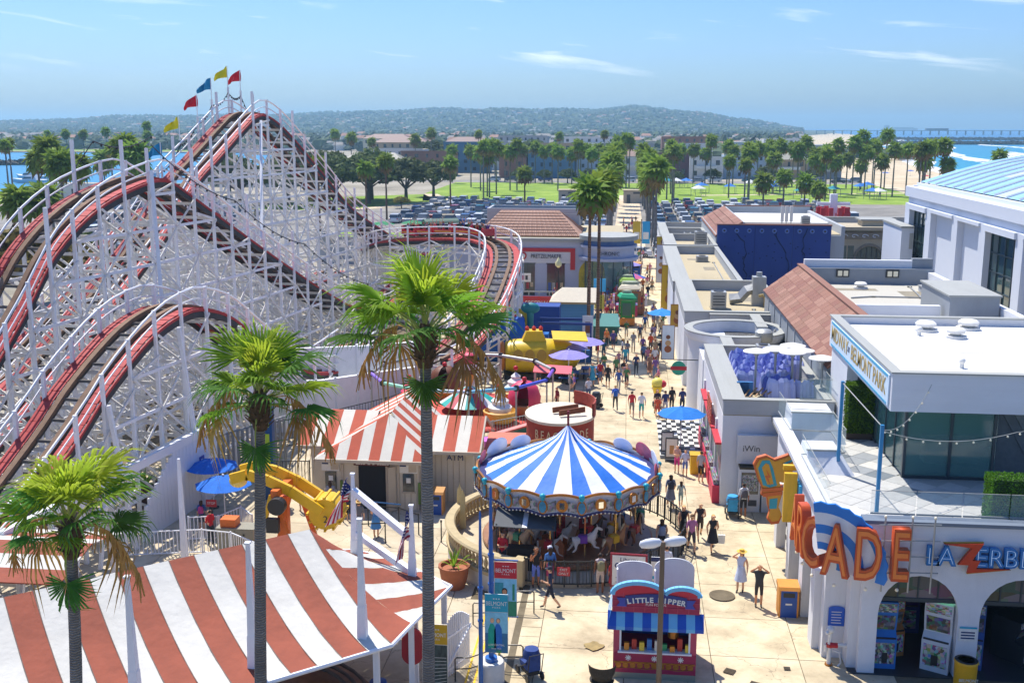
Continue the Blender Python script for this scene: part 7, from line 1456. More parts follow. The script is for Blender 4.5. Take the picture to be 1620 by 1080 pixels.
MB().b2(2.88,3.1,-.3,24.3,6.2,7.6).build('ridge_wall',STUCG,h2)
for x in(4.6,9.6):blk('floodlight',BLACK,h2,x-.4,x+.4,1.9,2.0,6.4,6.9);blk('lamp',BULB,h2,x-.3,x+.3,1.87,1.9,6.5,6.8)
t=thing('roof_antenna','cluster of white panel antennas on the roof behind the climbing wall','antenna',(18.3,127,6.3))
for i,x in enumerate((-.5,0,.55)):MB().cyl((x,.1*i,0),.05,2.6,8).build('mast',HVAC,t);blk('antenna_panel',ROOFWH,t,x-.18,x+.18,-.15+.1*i,.05+.1*i,.9,2.7)
ac('white cabinet on the roof behind the climbing wall',20.6,128,6.3,1.0,.9,1.5)
# ---- pool hall with vaulted glass roof
PLW=mat('plunge_white','#d2d7e0',.8,var=.05,scale=.6,dirt=.1);PGL=mat('plunge_glass',(.05,.10,.10),.05,var=.3,scale=.4,spec=1.0);RGL=mat('roof_glazing','#9cc9dc',.25,var=.1,scale=.3,spec=.6);RGL2=mat('roof_glazing_pale','#c2d6e2',.3,var=.08,scale=.3)
pl=thing('pool_hall','large white hall with tall windows and a vaulted glass roof at right','building',(29.3,76,0));D_=41
def pw(nm,m,y0,y1,z0,z1,x0=0,x1=.6):return blk(nm,m,pl,x0,x1,y0-76,y1-76,z0,z1)
blk('end_wall',PLW,pl,.3,30,40.5,41,0,12.0);blk('near_end_wall',PLW,pl,.3,30,0,.5,0,12.0)
pw('cornice',PLW,75.8,117.2,10.9,11.9,-.35,.8);pw('frieze',PLW,76,117,10.2,10.9,0,.8)
ys=[(117,115.2,'p'),(115.2,109.0,'w'),(109,107.2,'p'),(107.2,100.2,'s'),(100.2,98.6,'p'),(98.6,92.6,'s'),(92.6,91,'p'),(91,84,'w'),(84,82.4,'p'),(82.4,76,'s')]
for y1,y0,k in ys:
 if k=='p':pw('pilaster',PLW,y0,y1,0,10.2,-.3,.6)
 elif k=='s':pw('wall_panel',PLW,y0,y1,0,9.9,.25,.6);pw('panel_head',PLW,y0-.2,y1+.2,9.9,10.2,-.45,.6)
 else:
  pw('window',PGL,y0,y1,0,9.7,.3,.36);pw('window_head',PLW,y0-.2,y1+.2,9.7,10.2,-.5,.6);n=4
  for i in range(n+1):y=y0+(y1-y0)*i/n;pw('mullion',ALU,y-.05,y+.05,0,9.7,.2,.3)
  for z in(2,3.5,5.0,6.5,8.0):pw('transom',ALU,y0,y1,z-.05,z+.05,.21,.3)
pw('roof_curb',PLW,76,117,11.6,12.25,.7,1.2);pw('window_red_sign',pnt('#8a2a28'),109.2,112,8.2,9.6,.36,.4)
def vz(u):return 12.0+3.4*sin(PI*min(1,u/30))
for i in range(14):
 y0,y1=41*i/14,41*(i+1)/14
 for j in range(8):u0,u1=1+3.5*j,1+3.5*(j+1);MB().add([(u0,y0+.06,vz(u0)),(u1,y0+.06,vz(u1)),(u1,y1-.06,vz(u1)),(u0,y1-.06,vz(u0))],[(0,1,2,3)]).build('roof_pane',RGL if(i+j*2)%5 or i>9 else RGL2,pl)
 MB().tube([(1+3.5*j,y0,vz(1+3.5*j)+.05)for j in range(9)],.12,5).build('roof_rib',PLW,pl)
pl2=thing('pool_hall_annexe','lower white wing in front of the pool hall corner','building',(27.7,112.5,0));blk('wall',PLW,pl2,0,1.2,0,8,0,7.9);blk('cap',CAPG,pl2,-.1,1.2,-.1,8.1,7.9,8.1);blk('louvre',HVAC,pl2,.8,1.15,-.05,0,5.8,7.4)
# ---- tan arched building and drop tower
TANW=mat('tan_stucco','#b5a88e',.85,var=.08,scale=.6);TAND=mat('tan_dark','#8a8070',.85,var=.08);ta=thing('tan_arched_building','tan building with wave frieze and a big arched window','building',(27.5,149,0))
blk('wall',TANW,ta,0,11,.5,8,0,4.3);mb=MB();arch_bay(mb,3.4,6.9,.4,1.75,3.1,0,.6);mb.b2(0,3.4,0,.6,0,3.1);mb.b2(6.9,11,0,.6,0,3.1);mb.build('front',TANW,ta);blk('frieze',TAND,ta,-.2,11.2,-.2,.5,3.1,4.0);blk('cornice',TANW,ta,-.5,9,-.6,6,4.3,4.75);blk('upper_block',TANW,ta,4.2,8.4,1,4,4.75,5.5);blk('upper_cap',CAPG,ta,3.9,8.7,.7,4.3,5.5,5.7)
MB().prismy(arch_poly(3.45,6.85,0,.4,1.7),.3,.34).build('arched_window',PGL,ta)
for i in range(1,5):blk('window_bar',ALU,ta,3.45+.68*i-.04,3.45+.68*i+.04,.22,.3,0,2.0)
mb=MB();pts=[(5.15-1.95*cos(PI*i/16),-.05,.4+1.95*sin(PI*i/16))for i in range(17)]
for p,q in zip(pts,pts[1:]):mb.bar(p,q,.3,.3)
mb.build('arch_moulding',TAND,ta)
for i in range(8):MB().tube([(.3+1.35*i+.5*cos(a*.5)*(1-a/14),-.25,3.5+.3*sin(a*.5)*(1-a/14))for a in range(12)],.07,5).build('wave_scroll',STUC,ta)
for i in range(3):blk('side_window',PGL,ta,.3+1.0*i,1.1+1.0*i,-.02,.02,.2,2.2)
wallb=thing('grey_boundary_wall','long grey wall behind the tan arched building','wall',(24,158,0));blk('wall',STUCG,wallb,0,24,0,.5,0,5.2);blk('cap',CAPG,wallb,-.1,24.1,-.1,.6,5.2,5.35)
RC=mat('tower_red','#b81f2c',.5,var=.08);dt=thing('drop_tower','white ride mast with a red railed gondola behind the climbing wall','fairground ride',(30.3,164,0));blk('mast',WPOST,dt,-.5,.5,-.5,.5,0,8.2);blk('cross_arm',WPOST,dt,-2.4,2.4,-.3,.3,6.6,7.0)
for i in range(10):a=2*PI*i/10;blk('seat',RC,dt,2.1*cos(a)-.3,2.1*cos(a)+.3,2.1*sin(a)-.3,2.1*sin(a)+.3,4.6+.0,6.3)
MB().lathe([(1.5,4.5),(2.6,4.5),(2.6,4.7),(1.5,4.7),(1.5,4.5)],n=20).build('gondola_ring',RC,dt)
for i in range(12):a=2*PI*i/12;blk('rail_post',RC,dt,2.5*cos(a)-.06,2.5*cos(a)+.06,2.5*sin(a)-.06,2.5*sin(a)+.06,4.7,5.6)

# conduits, hatches and patched felt on the flat roofs
PATCH=mat('felt_patch','#8f8672',.9,var=.2,scale=2)
for i,(lab,pts)in enumerate((('grey conduit crossing the roof with the silver duct',[(5.6,77.5,4.56),(9.4,78.2,4.56),(9.6,81,4.56)]),('conduit along the long low shop roof',[(5.6,94,4.36),(8.8,96,4.36),(8.9,111,4.36)]),('conduit on the roof left of the climbing wall',[(5.7,121,4.46),(8.2,121.5,4.46),(8.4,126,4.46)]),('thin pipe along the tiled hall roof',[(14.5,70.5,7.16),(16,71.2,7.16),(19,71,7.16),(19.5,76,7.16)]),('cable snaking over the white roof behind the pavilion',[(13.2,55.5,7.15),(17,56.4,7.15),(19,55.8,7.15),(20.6,57,7.15)]))):
 t=thing('roof_conduit',lab,'pipe',pts[0]);MB().tube([Vector(q)-Vector(pts[0])for q in pts],.05,6).build('pipe',HVAC,t)
 for q in pts[1:]:blk('pipe_support',GREYC,t,q[0]-pts[0][0]-.15,q[0]-pts[0][0]+.15,q[1]-pts[0][1]-.1,q[1]-pts[0][1]+.1,-.05,.03)
for b_,z_,L_ in((s3,4.5,((2.4,3,1.2,.9),(4.6,10,1.6,2.2))),(s4,4.3,((2.2,5,1.4,1),(3.6,14,1.1,2.4),(2.4,22,2,1.2))),(s5,4.4,((2.4,3,1.3,1.6),)),(hl,7.1,((5,13,2.2,1.4),(8.2,18,1.6,3),(4,21,3,1)))):
 for x,y,w,d in L_:blk('felt_patch',PATCH,b_,x,x+w,y,y+d,z_,z_+.008)
for i,(x,y,z)in enumerate(((20.2,74,7.1),(19.6,60.5,7.12))):t=thing('roof_hatch',('grey roof hatch before the floodlights','roof hatch on the white roof behind the pavilion')[i],'hatch',(x,y,z));blk('curb',STUCG,t,-.5,.5,-.5,.5,0,.35);blk('lid',HVAC,t,-.55,.55,-.55,.55,.35,.42)

shop('low grey roof between the tiled hall and the pool hall',21.6,28.6,56,111,2.6,3.1,left=.4,roof=ROOFT)
# ------------------------------------------------------------------ children's rides and stalls on the left of the promenade
PK,CHOC,WAF,TEAL,RBOW=pnt('#d8385c'),pnt('#6b3a20'),pnt('#cf9a3c'),pnt('#16a39a'),[pnt(c)for c in('#c8d4e0','#7ac0d8','#4a5ad0','#7a4ab8','#4ab890','#3a78c8','#8a6ad0','#9adcc0')]
rg_=thing('light_ring_ride','raised ring of coloured light tubes round the ice cream ride','fairground ride',(-10.2,66.0,0));n=12
rp=[Vector((5.8*cos(2*PI*i/n+.2),5.4*sin(2*PI*i/n+.2),2.7))for i in range(n)]
for i in range(n):
 p,q=rp[i],rp[(i+1)%n];fr=(p+q).y<0
 MB().tube([p,q],.11,8).build('light_tube',RBOW[i%8]if fr else HVAC,rg_);blk('post',HVAC,rg_,p.x-.05,p.x+.05,p.y-.05,p.y+.05,0,2.7);o=MB().cyl((0,0,-.08),.2,.16,10).build('hub',IRON,rg_,tuple(p));o.rotation_euler=(R(90),0,0)
ic=thing('ice_cream_ride','ice cream themed children ride with cone mast and dessert cars','fairground ride',(-9.8,66.0,0));MB().lathe([(4.6,0),(4.7,.1),(4.6,.2),(.001,.22)],n=32).build('deck',pnt('#c8483c'),ic)
for i in range(16):a0,a1=2*PI*i/16,2*PI*(i+1)/16;MB().add([(0,0,1.9),(1.9*cos(a0),1.9*sin(a0),.7),(1.9*cos(a1),1.9*sin(a1),.7)],[(0,1,2)]).build('canopy_wedge',(TEAL,pnt('#b0203a'),pnt('#d8d8d0'))[i%3],ic)
cn=MB().lathe([(.05,1.6),(.16,1.7),(.36,2.6),(.42,2.65)],n=14).build('cone',WAF,ic,smooth=True);MB().lathe([(.46,2.6),(.5,2.75),(.44,2.95)],n=14).build('chocolate_scoop',CHOC,ic,smooth=True);MB().lathe([(.5,2.92),(.55,3.1),(.46,3.3)],n=14).build('vanilla_scoop',pnt('#e0dcd6'),ic,smooth=True);MB().lathe([(.5,3.28),(.55,3.45),(.42,3.8),(.2,3.92),(.001,3.95)],n=14).build('strawberry_scoop',PK,ic,smooth=True)
def dessert(a,r,top,base,lab,kind):
 x,y=r*cos(R(a)),r*sin(R(a));c=MB().lathe([(.75,.25),(.98,.5),(1.05,.95),(.95,1.0),(.85,.7),(.001,.6)],n=20).build('car',base,ic,(x,y,0),smooth=True);c['label']=lab
 if kind==0:MB().lathe([(1.0,.95),(1.05,1.4),(.85,2.0),(.5,2.3),(.001,2.4)],n=18,a0=R(20),a1=R(340)).build('shell',top,c,smooth=True).rotation_euler=(0,0,R(-90-180*0))
 else:MB().lathe([(.7,.95),(.75,1.2),(.5,1.4),(.55,1.6),(.3,1.8),(.32,1.95),(.05,2.2)],n=16).build('swirl',top,c,smooth=True)
 MB().ball((0,0,2.5),.16,10,6).build('cherry',pnt('#c01828'),c,smooth=True)
dessert(125,3.6,CHOC,WAF,'chocolate cup car',0);dessert(-12,3.7,PK,pnt('#b07a48'),'strawberry cake car',0);dessert(-50,3.6,pnt('#e2dfda'),WAF,'whipped cream car',1);dessert(40,3.6,pnt('#e2dfda'),WAF,'vanilla swirl car',1);dessert(195,3.8,PK,pnt('#b07a48'),'pink scoop car at the left',1)
tw_=thing('teal_ride_wall','low teal wall with a pink rim in front of the ice cream ride','wall',(-5.9,59.8,0));MB().bar((-1.2,-1.6,.45),(1.0,1.3,.45),.25,.9).build('wall',TEAL,tw_);MB().bar((-1.2,-1.6,.95),(1.0,1.3,.95),.4,.1).build('rim',pnt('#d88a80'),tw_);MB().cyl((-1.6,-2.2,0),.5,.8,14).build('purple_tub',pnt('#c060c0'),tw_)
picket_fence('grey fence round the front of the ice cream ride',[(-9.6,59.6),(-7.6,60.6),(-5.6,62.3),(-4.4,64.5)],1.0,HVAC,.2,.02,0)
bk=thing('beachside_kiosk','oval kiosk with cream roof and weathered red BEACHSIDE wall','kiosk',(-3.5,58.4,0));BRED=mat('weathered_red','#9c3a28',.8,var=.25,scale=3,dirt=.3);MB().lathe([(1.9,GZ),(1.9,2.15)],n=36,sy=1.2).build('wall',BRED,bk,smooth=True);MB().lathe([(1.98,2.1),(1.98,2.25),(.001,2.3)],n=36,sy=1.2).build('roof',mat('kiosk_cream','#cfc7b4',.8,var=.08,dirt=.2),bk);MB().lathe([(1.92,2.2),(2.0,2.2),(2.0,3.0),(1.92,3.0),(1.92,2.2)],n=14,sy=1.2,a0=R(-20),a1=R(70)).build('rear_sign_board',BRED,bk)
for i,chh in enumerate('BEACHSIDE'):a=R(-128+11.5*i);text('lettering',chh,mat('faded_cream','#d8c4a0',.8),bk,(1.92*cos(a),2.3*sin(a),1.45),(R(90),0,a+R(90)),.72,.01,sx=.62)
for i in(0,1):beam('roof_plank',mat('plank_brown','#7a4428',.8),bk,(-.4+.4*i,-.5-.6*i,2.5),(1.0+.4*i,.1-.6*i,2.6),.1,.3)
t=thing('coral_awning','flat coral awning beside the ticket house','awning',(-6.2,54.6,GZ));MB().slab([(-1.0,-1.2,2.0),(1.1,-1.0,2.0),(1.0,1.4,2.3),(-1.0,1.4,2.3)],.06).build('canvas',pnt('#d2694a'),t)
for x,y in((-.9,-1.1),(1.0,-.9)):blk('post',IRON,t,x-.03,x+.03,y-.03,y+.03,0,2)
t=thing('pink_awning','pale red flat awning by the purple umbrellas','awning',(-4.6,68.8,0));MB().slab([(-1.3,-.6,2.3),(1.2,-.6,2.2),(1.2,.9,2.4),(-1.3,.9,2.5)],.06).build('canvas',pnt('#cf5a62'),t)
for x in(-1.2,1.1):blk('post',HVAC,t,x-.04,x+.04,-.55,-.47,0,2.25)
# submarine, sea-creature ride
YS=mat('submarine_yellow','#dcb80c',.4,var=.08);sb=thing('submarine_ride','yellow submarine ride with portholes and a yellow awning','fairground ride',(-6.2,77.0,0),R(8))
o=MB().lathe([(.5,-2.6),(1.05,-2.5),(1.25,-1.8),(1.3,0),(1.2,1.8),(.8,2.7),(.2,3.1)],n=22).build('hull',YS,sb,(0,0,1.5),smooth=True);o.rotation_euler=(0,R(90),0);o=MB().lathe([(.55,0),(1.0,-.02),(1.1,-.15),(.95,-.3)],n=22).build('nose_ring',pnt('#c87a2a'),sb,(-2.55,0,1.5),smooth=True);o.rotation_euler=(0,R(90),0);o=MB().cyl((0,0,0),.75,.06,18).build('nose_window',GLASSD,sb,(-2.72,0,1.5));o.rotation_euler=(0,R(90),0)
MB().prismy([(-.9,0),(.9,0),(.6,.8),(-.55,.8)],-.5,.5).build('conning_tower',YS,sb,(-.4,0,2.6));MB().slab([(.9,-1.5,3.0),(3.4,-1.7,2.9),(3.4,.3,3.2),(.9,.3,3.3)],.08).build('awning',YS,sb);blk('rail_base',IRON,sb,-2.6,2.8,-1.4,1.4,.05,.35)
for i in range(5):o=MB().lathe([(.2,0),(.36,.02),(.36,.08),(.2,.1)],n=14,sy=1.3).build('porthole',pnt('#b08a20'),sb,(-1.6+.85*i,-1.27+.02*abs(i-2),1.75));o.rotation_euler=(R(80),0,0);g2=MB().cyl((0,0,.0),.22,.06,12).build('glass',GLASSD,o)
for x in(-.5,0,.5):MB().lathe([(.14,0),(.16,.2),(.02,.35)],n=8).build('red_light',pnt('#c0281c'),sb,(x-.4,0,3.4))
wh=thing('sea_creature_ride','big blue tub ride with teal paddle-shaped tentacles','fairground ride',(-8.6,83.0,0));o=MB().lathe([(1.7,-2.2),(1.9,0),(1.75,2.0)],n=24).build('tub',pnt('#0f5cb8'),wh,(-1.2,-1.5,1.7),smooth=True);o.rotation_euler=(0,R(90),R(12));MB().b2(-.5,2.6,.2,1.2,.1,1.9).build('slide_wall',pnt('#1274c4'),wh);MB().b2(.0,3.2,4.5,6.5,.1,3.4).build('cave',pnt('#123f8e'),wh)
for x,y,h in((-.75,-.9,3.4),(1.25,-.6,4.0)):MB().tube([(x,y,0),(x,y,h*.75),(x,y,h)],[.4,.25,.3],10).build('tentacle',pnt('#127a80'),wh,smooth=True);MB().ball((x,y,h+.1),.75,14,8,.6,1,.5).build('paddle',pnt('#127a80'),wh,smooth=True)
o=MB().lathe([(.65,-.12),(1.0,-.1),(1.0,.1),(.65,.12),(.65,-.12)],n=20).build('yellow_ring',YS,wh,(.1,.4,2.9),smooth=True);o.rotation_euler=(R(80),0,0)
for i,c in enumerate(('#c8b070','#d05a3a','#3a9a6a')):MB().ball((.2+.5*i,-1.5,1.2),.4,10,6).build('coral',pnt(c),wh,smooth=True)
# prize stall, shed, speedway, carts
st_=thing('prize_stall','dark blue stall frame hung with coloured prizes','stall',(-4.6,83.0,0));NV=pnt('#123a7a')
for x in(-2.0,2.0):
 for y in(-1,1):blk('post',NV,st_,x-.07,x+.07,y-.07,y+.07,0,3.0)
for y in(-1,1):blk('top_beam',NV,st_,-2.1,2.1,y-.06,y+.06,2.9,3.1);blk('mid_beam',NV,st_,-2.1,2.1,y-.05,y+.05,1.7,1.8)
blk('counter',pnt('#1e5f9e'),st_,-2,2,-1.2,-.8,0,.95)
for i in range(12):MB().ball((-1.8+.33*i,-1.1,1.45+.1*(i%2)),.2,8,6).build('prize',pnt(('#3aa040','#d03050','#3050c0','#e8e8e8','#d050a0','#e0c020')[i%6]),st_)
sh_=thing('blue_shed','light blue clapboard shed with a pale roof beside the palms','shed',(-4.5,91.6,0));SB=mat('shed_blue','#5a93bb',.7,var=.05)
for i in range(14):blk('clapboard',SB,sh_,-1.75,1.75,-.02*(i%2),3,.23*i,.23*i+.225)
MB().add([(-2.0,-.4,3.2),(2.0,-.4,3.2),(2.0,3.4,3.2),(-2.0,3.4,3.2),(2.0,1.5,4.2),(-1.0,1.5,4.2)],[(0,1,4,5),(1,2,4),(2,3,5,4),(3,0,5)]).build('roof',mat('shed_roof','#cdc3ae',.8,var=.06),sh_);blk('fascia',pnt('#b59a68'),sh_,-2.0,2.0,-.42,-.36,3.02,3.2)
t=thing('teal_stand','dark teal canopy stand with railings by the promenade','stand',(-1.6,90.5,0));MB().slab([(-1.2,-1.2,1.5),(1.2,-1.2,1.5),(1.0,1.2,2.2),(-1.0,1.2,2.2)],.1).build('canopy',pnt('#0f6f68'),t);blk('box',pnt('#0c4f4c'),t,-1,1,-1,1,0,1.4)
for x in(-1.1,1.1):beam('rail',HVAC,t,(x,-1.6,.9),(x,1.6,1.8),.05)
sp_=thing('speedway_enclosure','red and white speedway barrier with lettering','barrier',(-8.6,100.5,0));blk('banner',pnt('#b8262c'),sp_,-2.4,2.2,-.05,.05,.7,2.2);text('lettering','SPEEDWAY',PAPER,sp_,(.5,-.06,1.5),FRONT,.72,.01,sx=.8,shear=.2);blk('white_panel',PAPER,sp_,-2.2,-1.2,-.07,-.05,.9,1.9);blk('top_rail',HVAC,sp_,-3.5,4.4,.0,.08,2.6,2.7)
for i in range(9):blk('post',HVAC,sp_,-3.5+.98*i,-3.42+.98*i,0,.08,0,2.7);blk('checker',(PAPER,RDP)[i%2],sp_,-3.5+.98*i,-2.55+.98*i,.06,.1,.1,.6)
t=thing('racer_sign','slanted white and red sign before the pretzel shop window','sign',(-10.9,108,2.5));blk('panel',PAPER,t,-1.3,1.3,-.05,.05,0,.85)
for i in range(6):blk('mark',(RDP,BLACK)[i%2],t,-1.1+.37*i,-.85+.37*i,-.06,-.05,.2,.65)
for i,(x,y)in enumerate(((-3.9,74.5),(-4.1,77.3),(-2.9,79.4))):umbrella('lavender umbrella by the promenade, '+('front one','middle one','rear one')[i],x,y,0,2.9,2.5,'#8f86c9')
umbrella('bright blue umbrella over the checked tables',3.3,59.5,0,2.8,2.5,'#1272c8');umbrella('blue umbrella at the shops beside the carts',3.2,93.5,0,2.6,2.4,'#1d7fd0');umbrella('lavender umbrella far along the promenade',0.4,127,0,2.8,2.4,'#8f86c9');umbrella('blue and pink umbrella behind the carts',.9,117,0,2.6,2.3,'#2a55b0',None,8,'#c05a8a');umbrella('red umbrella behind the carts',-.9,116,0,2.6,2.3,'#c23a3a')
def table(label,x,y):
 t=thing('picnic_table',label,'table',(x,y,0));blk('top',pnt('#3a6aa8'),t,-.7,.7,-.4,.4,.7,.75)
 for s in(-1,1):blk('bench',pnt('#3a6aa8'),t,-.7,.7,s*.75-.15,s*.75+.15,.42,.46);blk('leg',IRON,t,s*.5-.04,s*.5+.04,-.6,.6,0,.7)
table('blue picnic table under the front lavender umbrella',-3.9,75.3);table('blue picnic table beside the promenade crowd',-2.4,76.8);table('picnic table far along the promenade',.4,128)
chk=thing('checkered_patio','black and white checkered floor patch by the shops','floor',(3.4,61.5,.035))
for i in range(9):
 for j in range(14):blk('tile',(BLACK,PAPER)[(i+j)%2],chk,-1.3+.29*i,-1.02+.29*i,-4+.57*j,-3.45+.57*j,0,.008)
for i,(x,y)in enumerate(((2.7,57.2),(2.5,58.4))):
 t=thing('menu_stand',('front menu stand with an ice drink picture','rear menu stand before the blue umbrella')[i],'sign',(x,y,0));blk('board',GREYF,t,-.35,.35,-.04,.04,.15,1.35);blk('poster',PAPER,t,-.29,.29,-.055,-.041,.25,1.25);blk('picture',pnt('#b58a5a'),t,-.12,.12,-.06,-.056,.4,.9);blk('foot',BLACK,t,-.35,.35,-.25,.25,0,.06)
for i,(x,y)in enumerate(((2.6,63.0),(3.5,64.2))):t=thing('high_table',('front high bistro table','rear high bistro table')[i]+' on the checkered floor','table',(x,y,.04));MB().cyl((0,0,1.0),.38,.04,14).build('top',TRIM,t);MB().cyl((0,0,0),.03,1.0,6).build('stem',IRON,t);MB().cyl((0,0,0),.25,.03,12).build('foot',IRON,t)
t=thing('yellow_cart_box','yellow box stand beside the shop counter','box',(3.9,55.3,0));blk('body',pnt('#e0b81c'),t,-.3,.3,-.35,.35,0,1.0);blk('top',pnt('#c8a010'),t,-.34,.34,-.38,.38,1.0,1.06)
t=thing('ice_cream_figure','yellow and red ice cream cone figure at the round tower shop','figure',(2.2,69.0,0));MB().lathe([(.05,.3),(.35,1.3),(.4,1.35)],n=12).build('cone',pnt('#e0c020'),t,smooth=True);MB().ball((.0,0,1.55),.38,12,8).build('scoop',pnt('#e8d860'),t,smooth=True);MB().ball((.35,0,1.5),.25,10,7).build('scoop',pnt('#c01f3a'),t,smooth=True);MB().cyl((0,0,0),.3,.3,10).build('base',BLACK,t)
t=thing('round_hanging_sign','round teal and red sign hanging from the tower shop','sign',(3.4,66.3,3.2));o=MB().cyl((0,0,0),.45,.08,20).build('disc',pnt('#2a9a7a'),t);o.rotation_euler=(R(90),0,0);blk('band',RDP,t,-.5,.5,-.1,-.085,-.12,.12);blk('arm',IRON,t,-.3,1.2,-.02,.02,.5,.55)
def cart(label,x,y,w,d,h,c1,c2,c3,seed=0,goods=1):
 t=thing('market_cart',label,'market cart',(x,y,0));blk('base',pnt(c3),t,-w/2,w/2,-d/2,d/2,.15,.75);MB().lathe([(w*.55,h-.45),(w*.58,h-.3),(w*.42,h),(w*.2,h+.06),(.001,h+.08)],n=4,sy=d/w).build('roof',pnt(c1),t,rz=R(45));MB().lathe([(w*.3,h+.05),(w*.28,h+.3),(.001,h+.36)],n=10,sy=.6).build('roof_lantern',pnt('#9aa48a'),t)
 for sx in(-1,1):
  for sy in(-1,1):blk('post',pnt(c2),t,sx*w*.44-.06,sx*w*.44+.06,sy*d*.44-.06,sy*d*.44+.06,.75,h-.4)
  for k in range(5):blk('hanging_goods',pnt(('#c8305a','#30a0a0','#d0d0d8','#3058b0','#e080b0')[(k+seed)%5]),t,sx*(w*.5+.12)-.1,sx*(w*.5+.12)+.1,-d*.4+d*.17*k,-d*.4+d*.17*k+.22,.9+.1*(k%2),1.9)
 blk('back_panel',pnt(c2),t,-w*.36,w*.36,-d*.46,-d*.42,.8,h-.5);blk('display',pnt('#4a6a58'),t,-w*.26,w*.26,-d*.48,-d*.465,1.0,h-.75)
 for sx in(-1,1):o=MB().cyl((0,0,-.04),.2,.08,12).build('wheel',BLACK,t,(sx*w*.4,-d*.3,.18));o.rotation_euler=(0,R(90),0)
cart('green roofed cart with an orange base on the promenade',.15,98.6,1.5,2.2,2.9,'#18a070','#2a8a3a','#d0802a');cart('wide brown and cream gabled cart behind the green one',.45,104.5,2.9,2.4,2.9,'#d8ccb0','#8a5a38','#7a4a30',2);cart('lime roofed cart third in the row of carts',.2,110,1.9,2.2,2.8,'#9ac04a','#6a8a4a','#8a6a40',3);cart('brown lantern-topped cart at the back of the row',-.2,113.6,1.7,2.0,2.9,'#a08a72','#7a5a40','#7a5a40',1)
t=thing('lamp_banner_post','post with a cup advertisement beside the brown palms','sign',(-2.9,83.6,0));blk('post',HVAC,t,-.04,.04,-.04,.04,0,3.4);blk('panel',PAPER,t,-.42,.42,-.09,-.05,1.5,3.4);blk('cup',pnt('#7a4a30'),t,-.2,.2,-.1,-.09,2.0,2.9)
t=thing('lamp_banner_post','dark post with blue and yellow banners at the far promenade','sign',(1.9,141,0));blk('post',IRON,t,-.06,.06,-.06,.06,0,6.2)
for s,c in((-1,'#c8a828'),(1,'#2a9ac8')):blk('banner',pnt(c),t,s*.6-.5,s*.6+.5,-.03,.03,3.0,5.9);blk('banner_print',pnt('#e0dcd0'),t,s*.6-.35,s*.6+.35,-.045,-.031,3.6,4.5)
t=thing('lamp_banner_post','dark post with a light blue board left of the promenade','sign',(-2.2,97.5,0));blk('post',IRON,t,-.06,.06,-.06,.06,0,4.6);blk('board',pnt('#4ab0dc'),t,-.7,.4,-.05,.05,3.2,4.4);blk('print',pnt('#c8b848'),t,-.6,.3,-.06,-.05,1.6,2.9)
t=thing('globe_lamp','lamp post with a pale yellow globe before the pretzel shop','street lamp',(-6.8,108,0));MB().cyl((0,0,0),.06,4.0,8).build('post',IRON,t);MB().lathe([(.1,4.0),(.32,4.2),(.34,4.5),(.15,4.75),(.05,5.0),(.001,5.05)],n=12).build('globe',pnt('#ddd8a0'),t,smooth=True)
bin_('blue litter bin far along the promenade',1.2,131,0,1.2,1.8)
# pretzel shop and the round glass corner
pz=thing('pretzel_shop','grey-white shop with red band, tiled hip roof and arched window','shop',(-20,114,0));PW=mat('shop_white','#aeb4c6',.85,var=.04);CLT=[mat('clay_tile_%d'%i,c,.85,var=.12,scale=2)for i,c in enumerate(('#a98470','#b08c78','#a27c68'))]
blk('wall',PW,pz,0,19.6,.02,16,0,6.2);blk('cornice',CAPG,pz,-.2,19.8,-.3,.3,6.0,6.35);blk('roof',ROOFT,pz,0,19.6,.3,16,6.2,6.3);blk('red_band',RDP,pz,6.0,14.6,-.12,.02,4.9,5.3);blk('red_band',RDP,pz,14.1,14.6,-.11,.02,3.0,4.9);blk('light_wall',pnt('#c8c8cc'),pz,6.2,14.1,-.04,.02,3.7,4.9)
text('lettering','PRETZELMAKER',pnt('#2a3040'),pz,(11.5,-.1,4.4),FRONT,.62,.02,sx=.75);o=MB().cyl((0,0,0),.42,.06,18).build('logo_disc',RDP,pz,(9.0,-.05,4.45));o.rotation_euler=(R(90),0,0);o=MB().cyl((0,0,0),.26,.02,14).build('logo_face',PAPER,pz,(9.0,-.12,4.45));o.rotation_euler=(R(90),0,0)
for x in(8.4,11.6):
 w=blk('window',GLASSD,pz,x,x+1.9,-.03,.02,.2,3.6);blk('window_frame',ALU,pz,x-.08,x+1.98,-.05,-.031,3.6,3.7);blk('window_frame',ALU,pz,x+.92,x+.98,-.06,-.04,.2,3.6)
 for k in range(4):blk('display',pnt(('#3a5a9a','#a8a8a0','#b03a3a','#c8b08a')[k]),pz,x+.15+.42*k,x+.45+.42*k,-.05,-.035,.5+.2*k,1.6)
MB().prismy(arch_poly(15.0,17.8,0,2.6,1.5),-.06,-.02).build('arch_window',mat('arch_sign_yellow','#b8a820',.6,var=.4,scale=1.5),pz);mb=MB();pts=[(16.4-1.5*cos(PI*i/14),-.1,2.6+1.6*sin(PI*i/14))for i in range(15)]
for p,q in zip(pts,pts[1:]):mb.bar(p,q,.2,.2)
mb.build('arch_trim',PW,pz)
def ribs(p0,p1,q0,q1,n,m,w=.22):
 for i in range(n):
  f=(i+.5)/n;a,b=Vector(p0).lerp(Vector(p1),f),Vector(q0).lerp(Vector(q1),f)
  if(b-a).length>.3:beam('tile_row',CLT[i%3],m,a,b,w,.14)
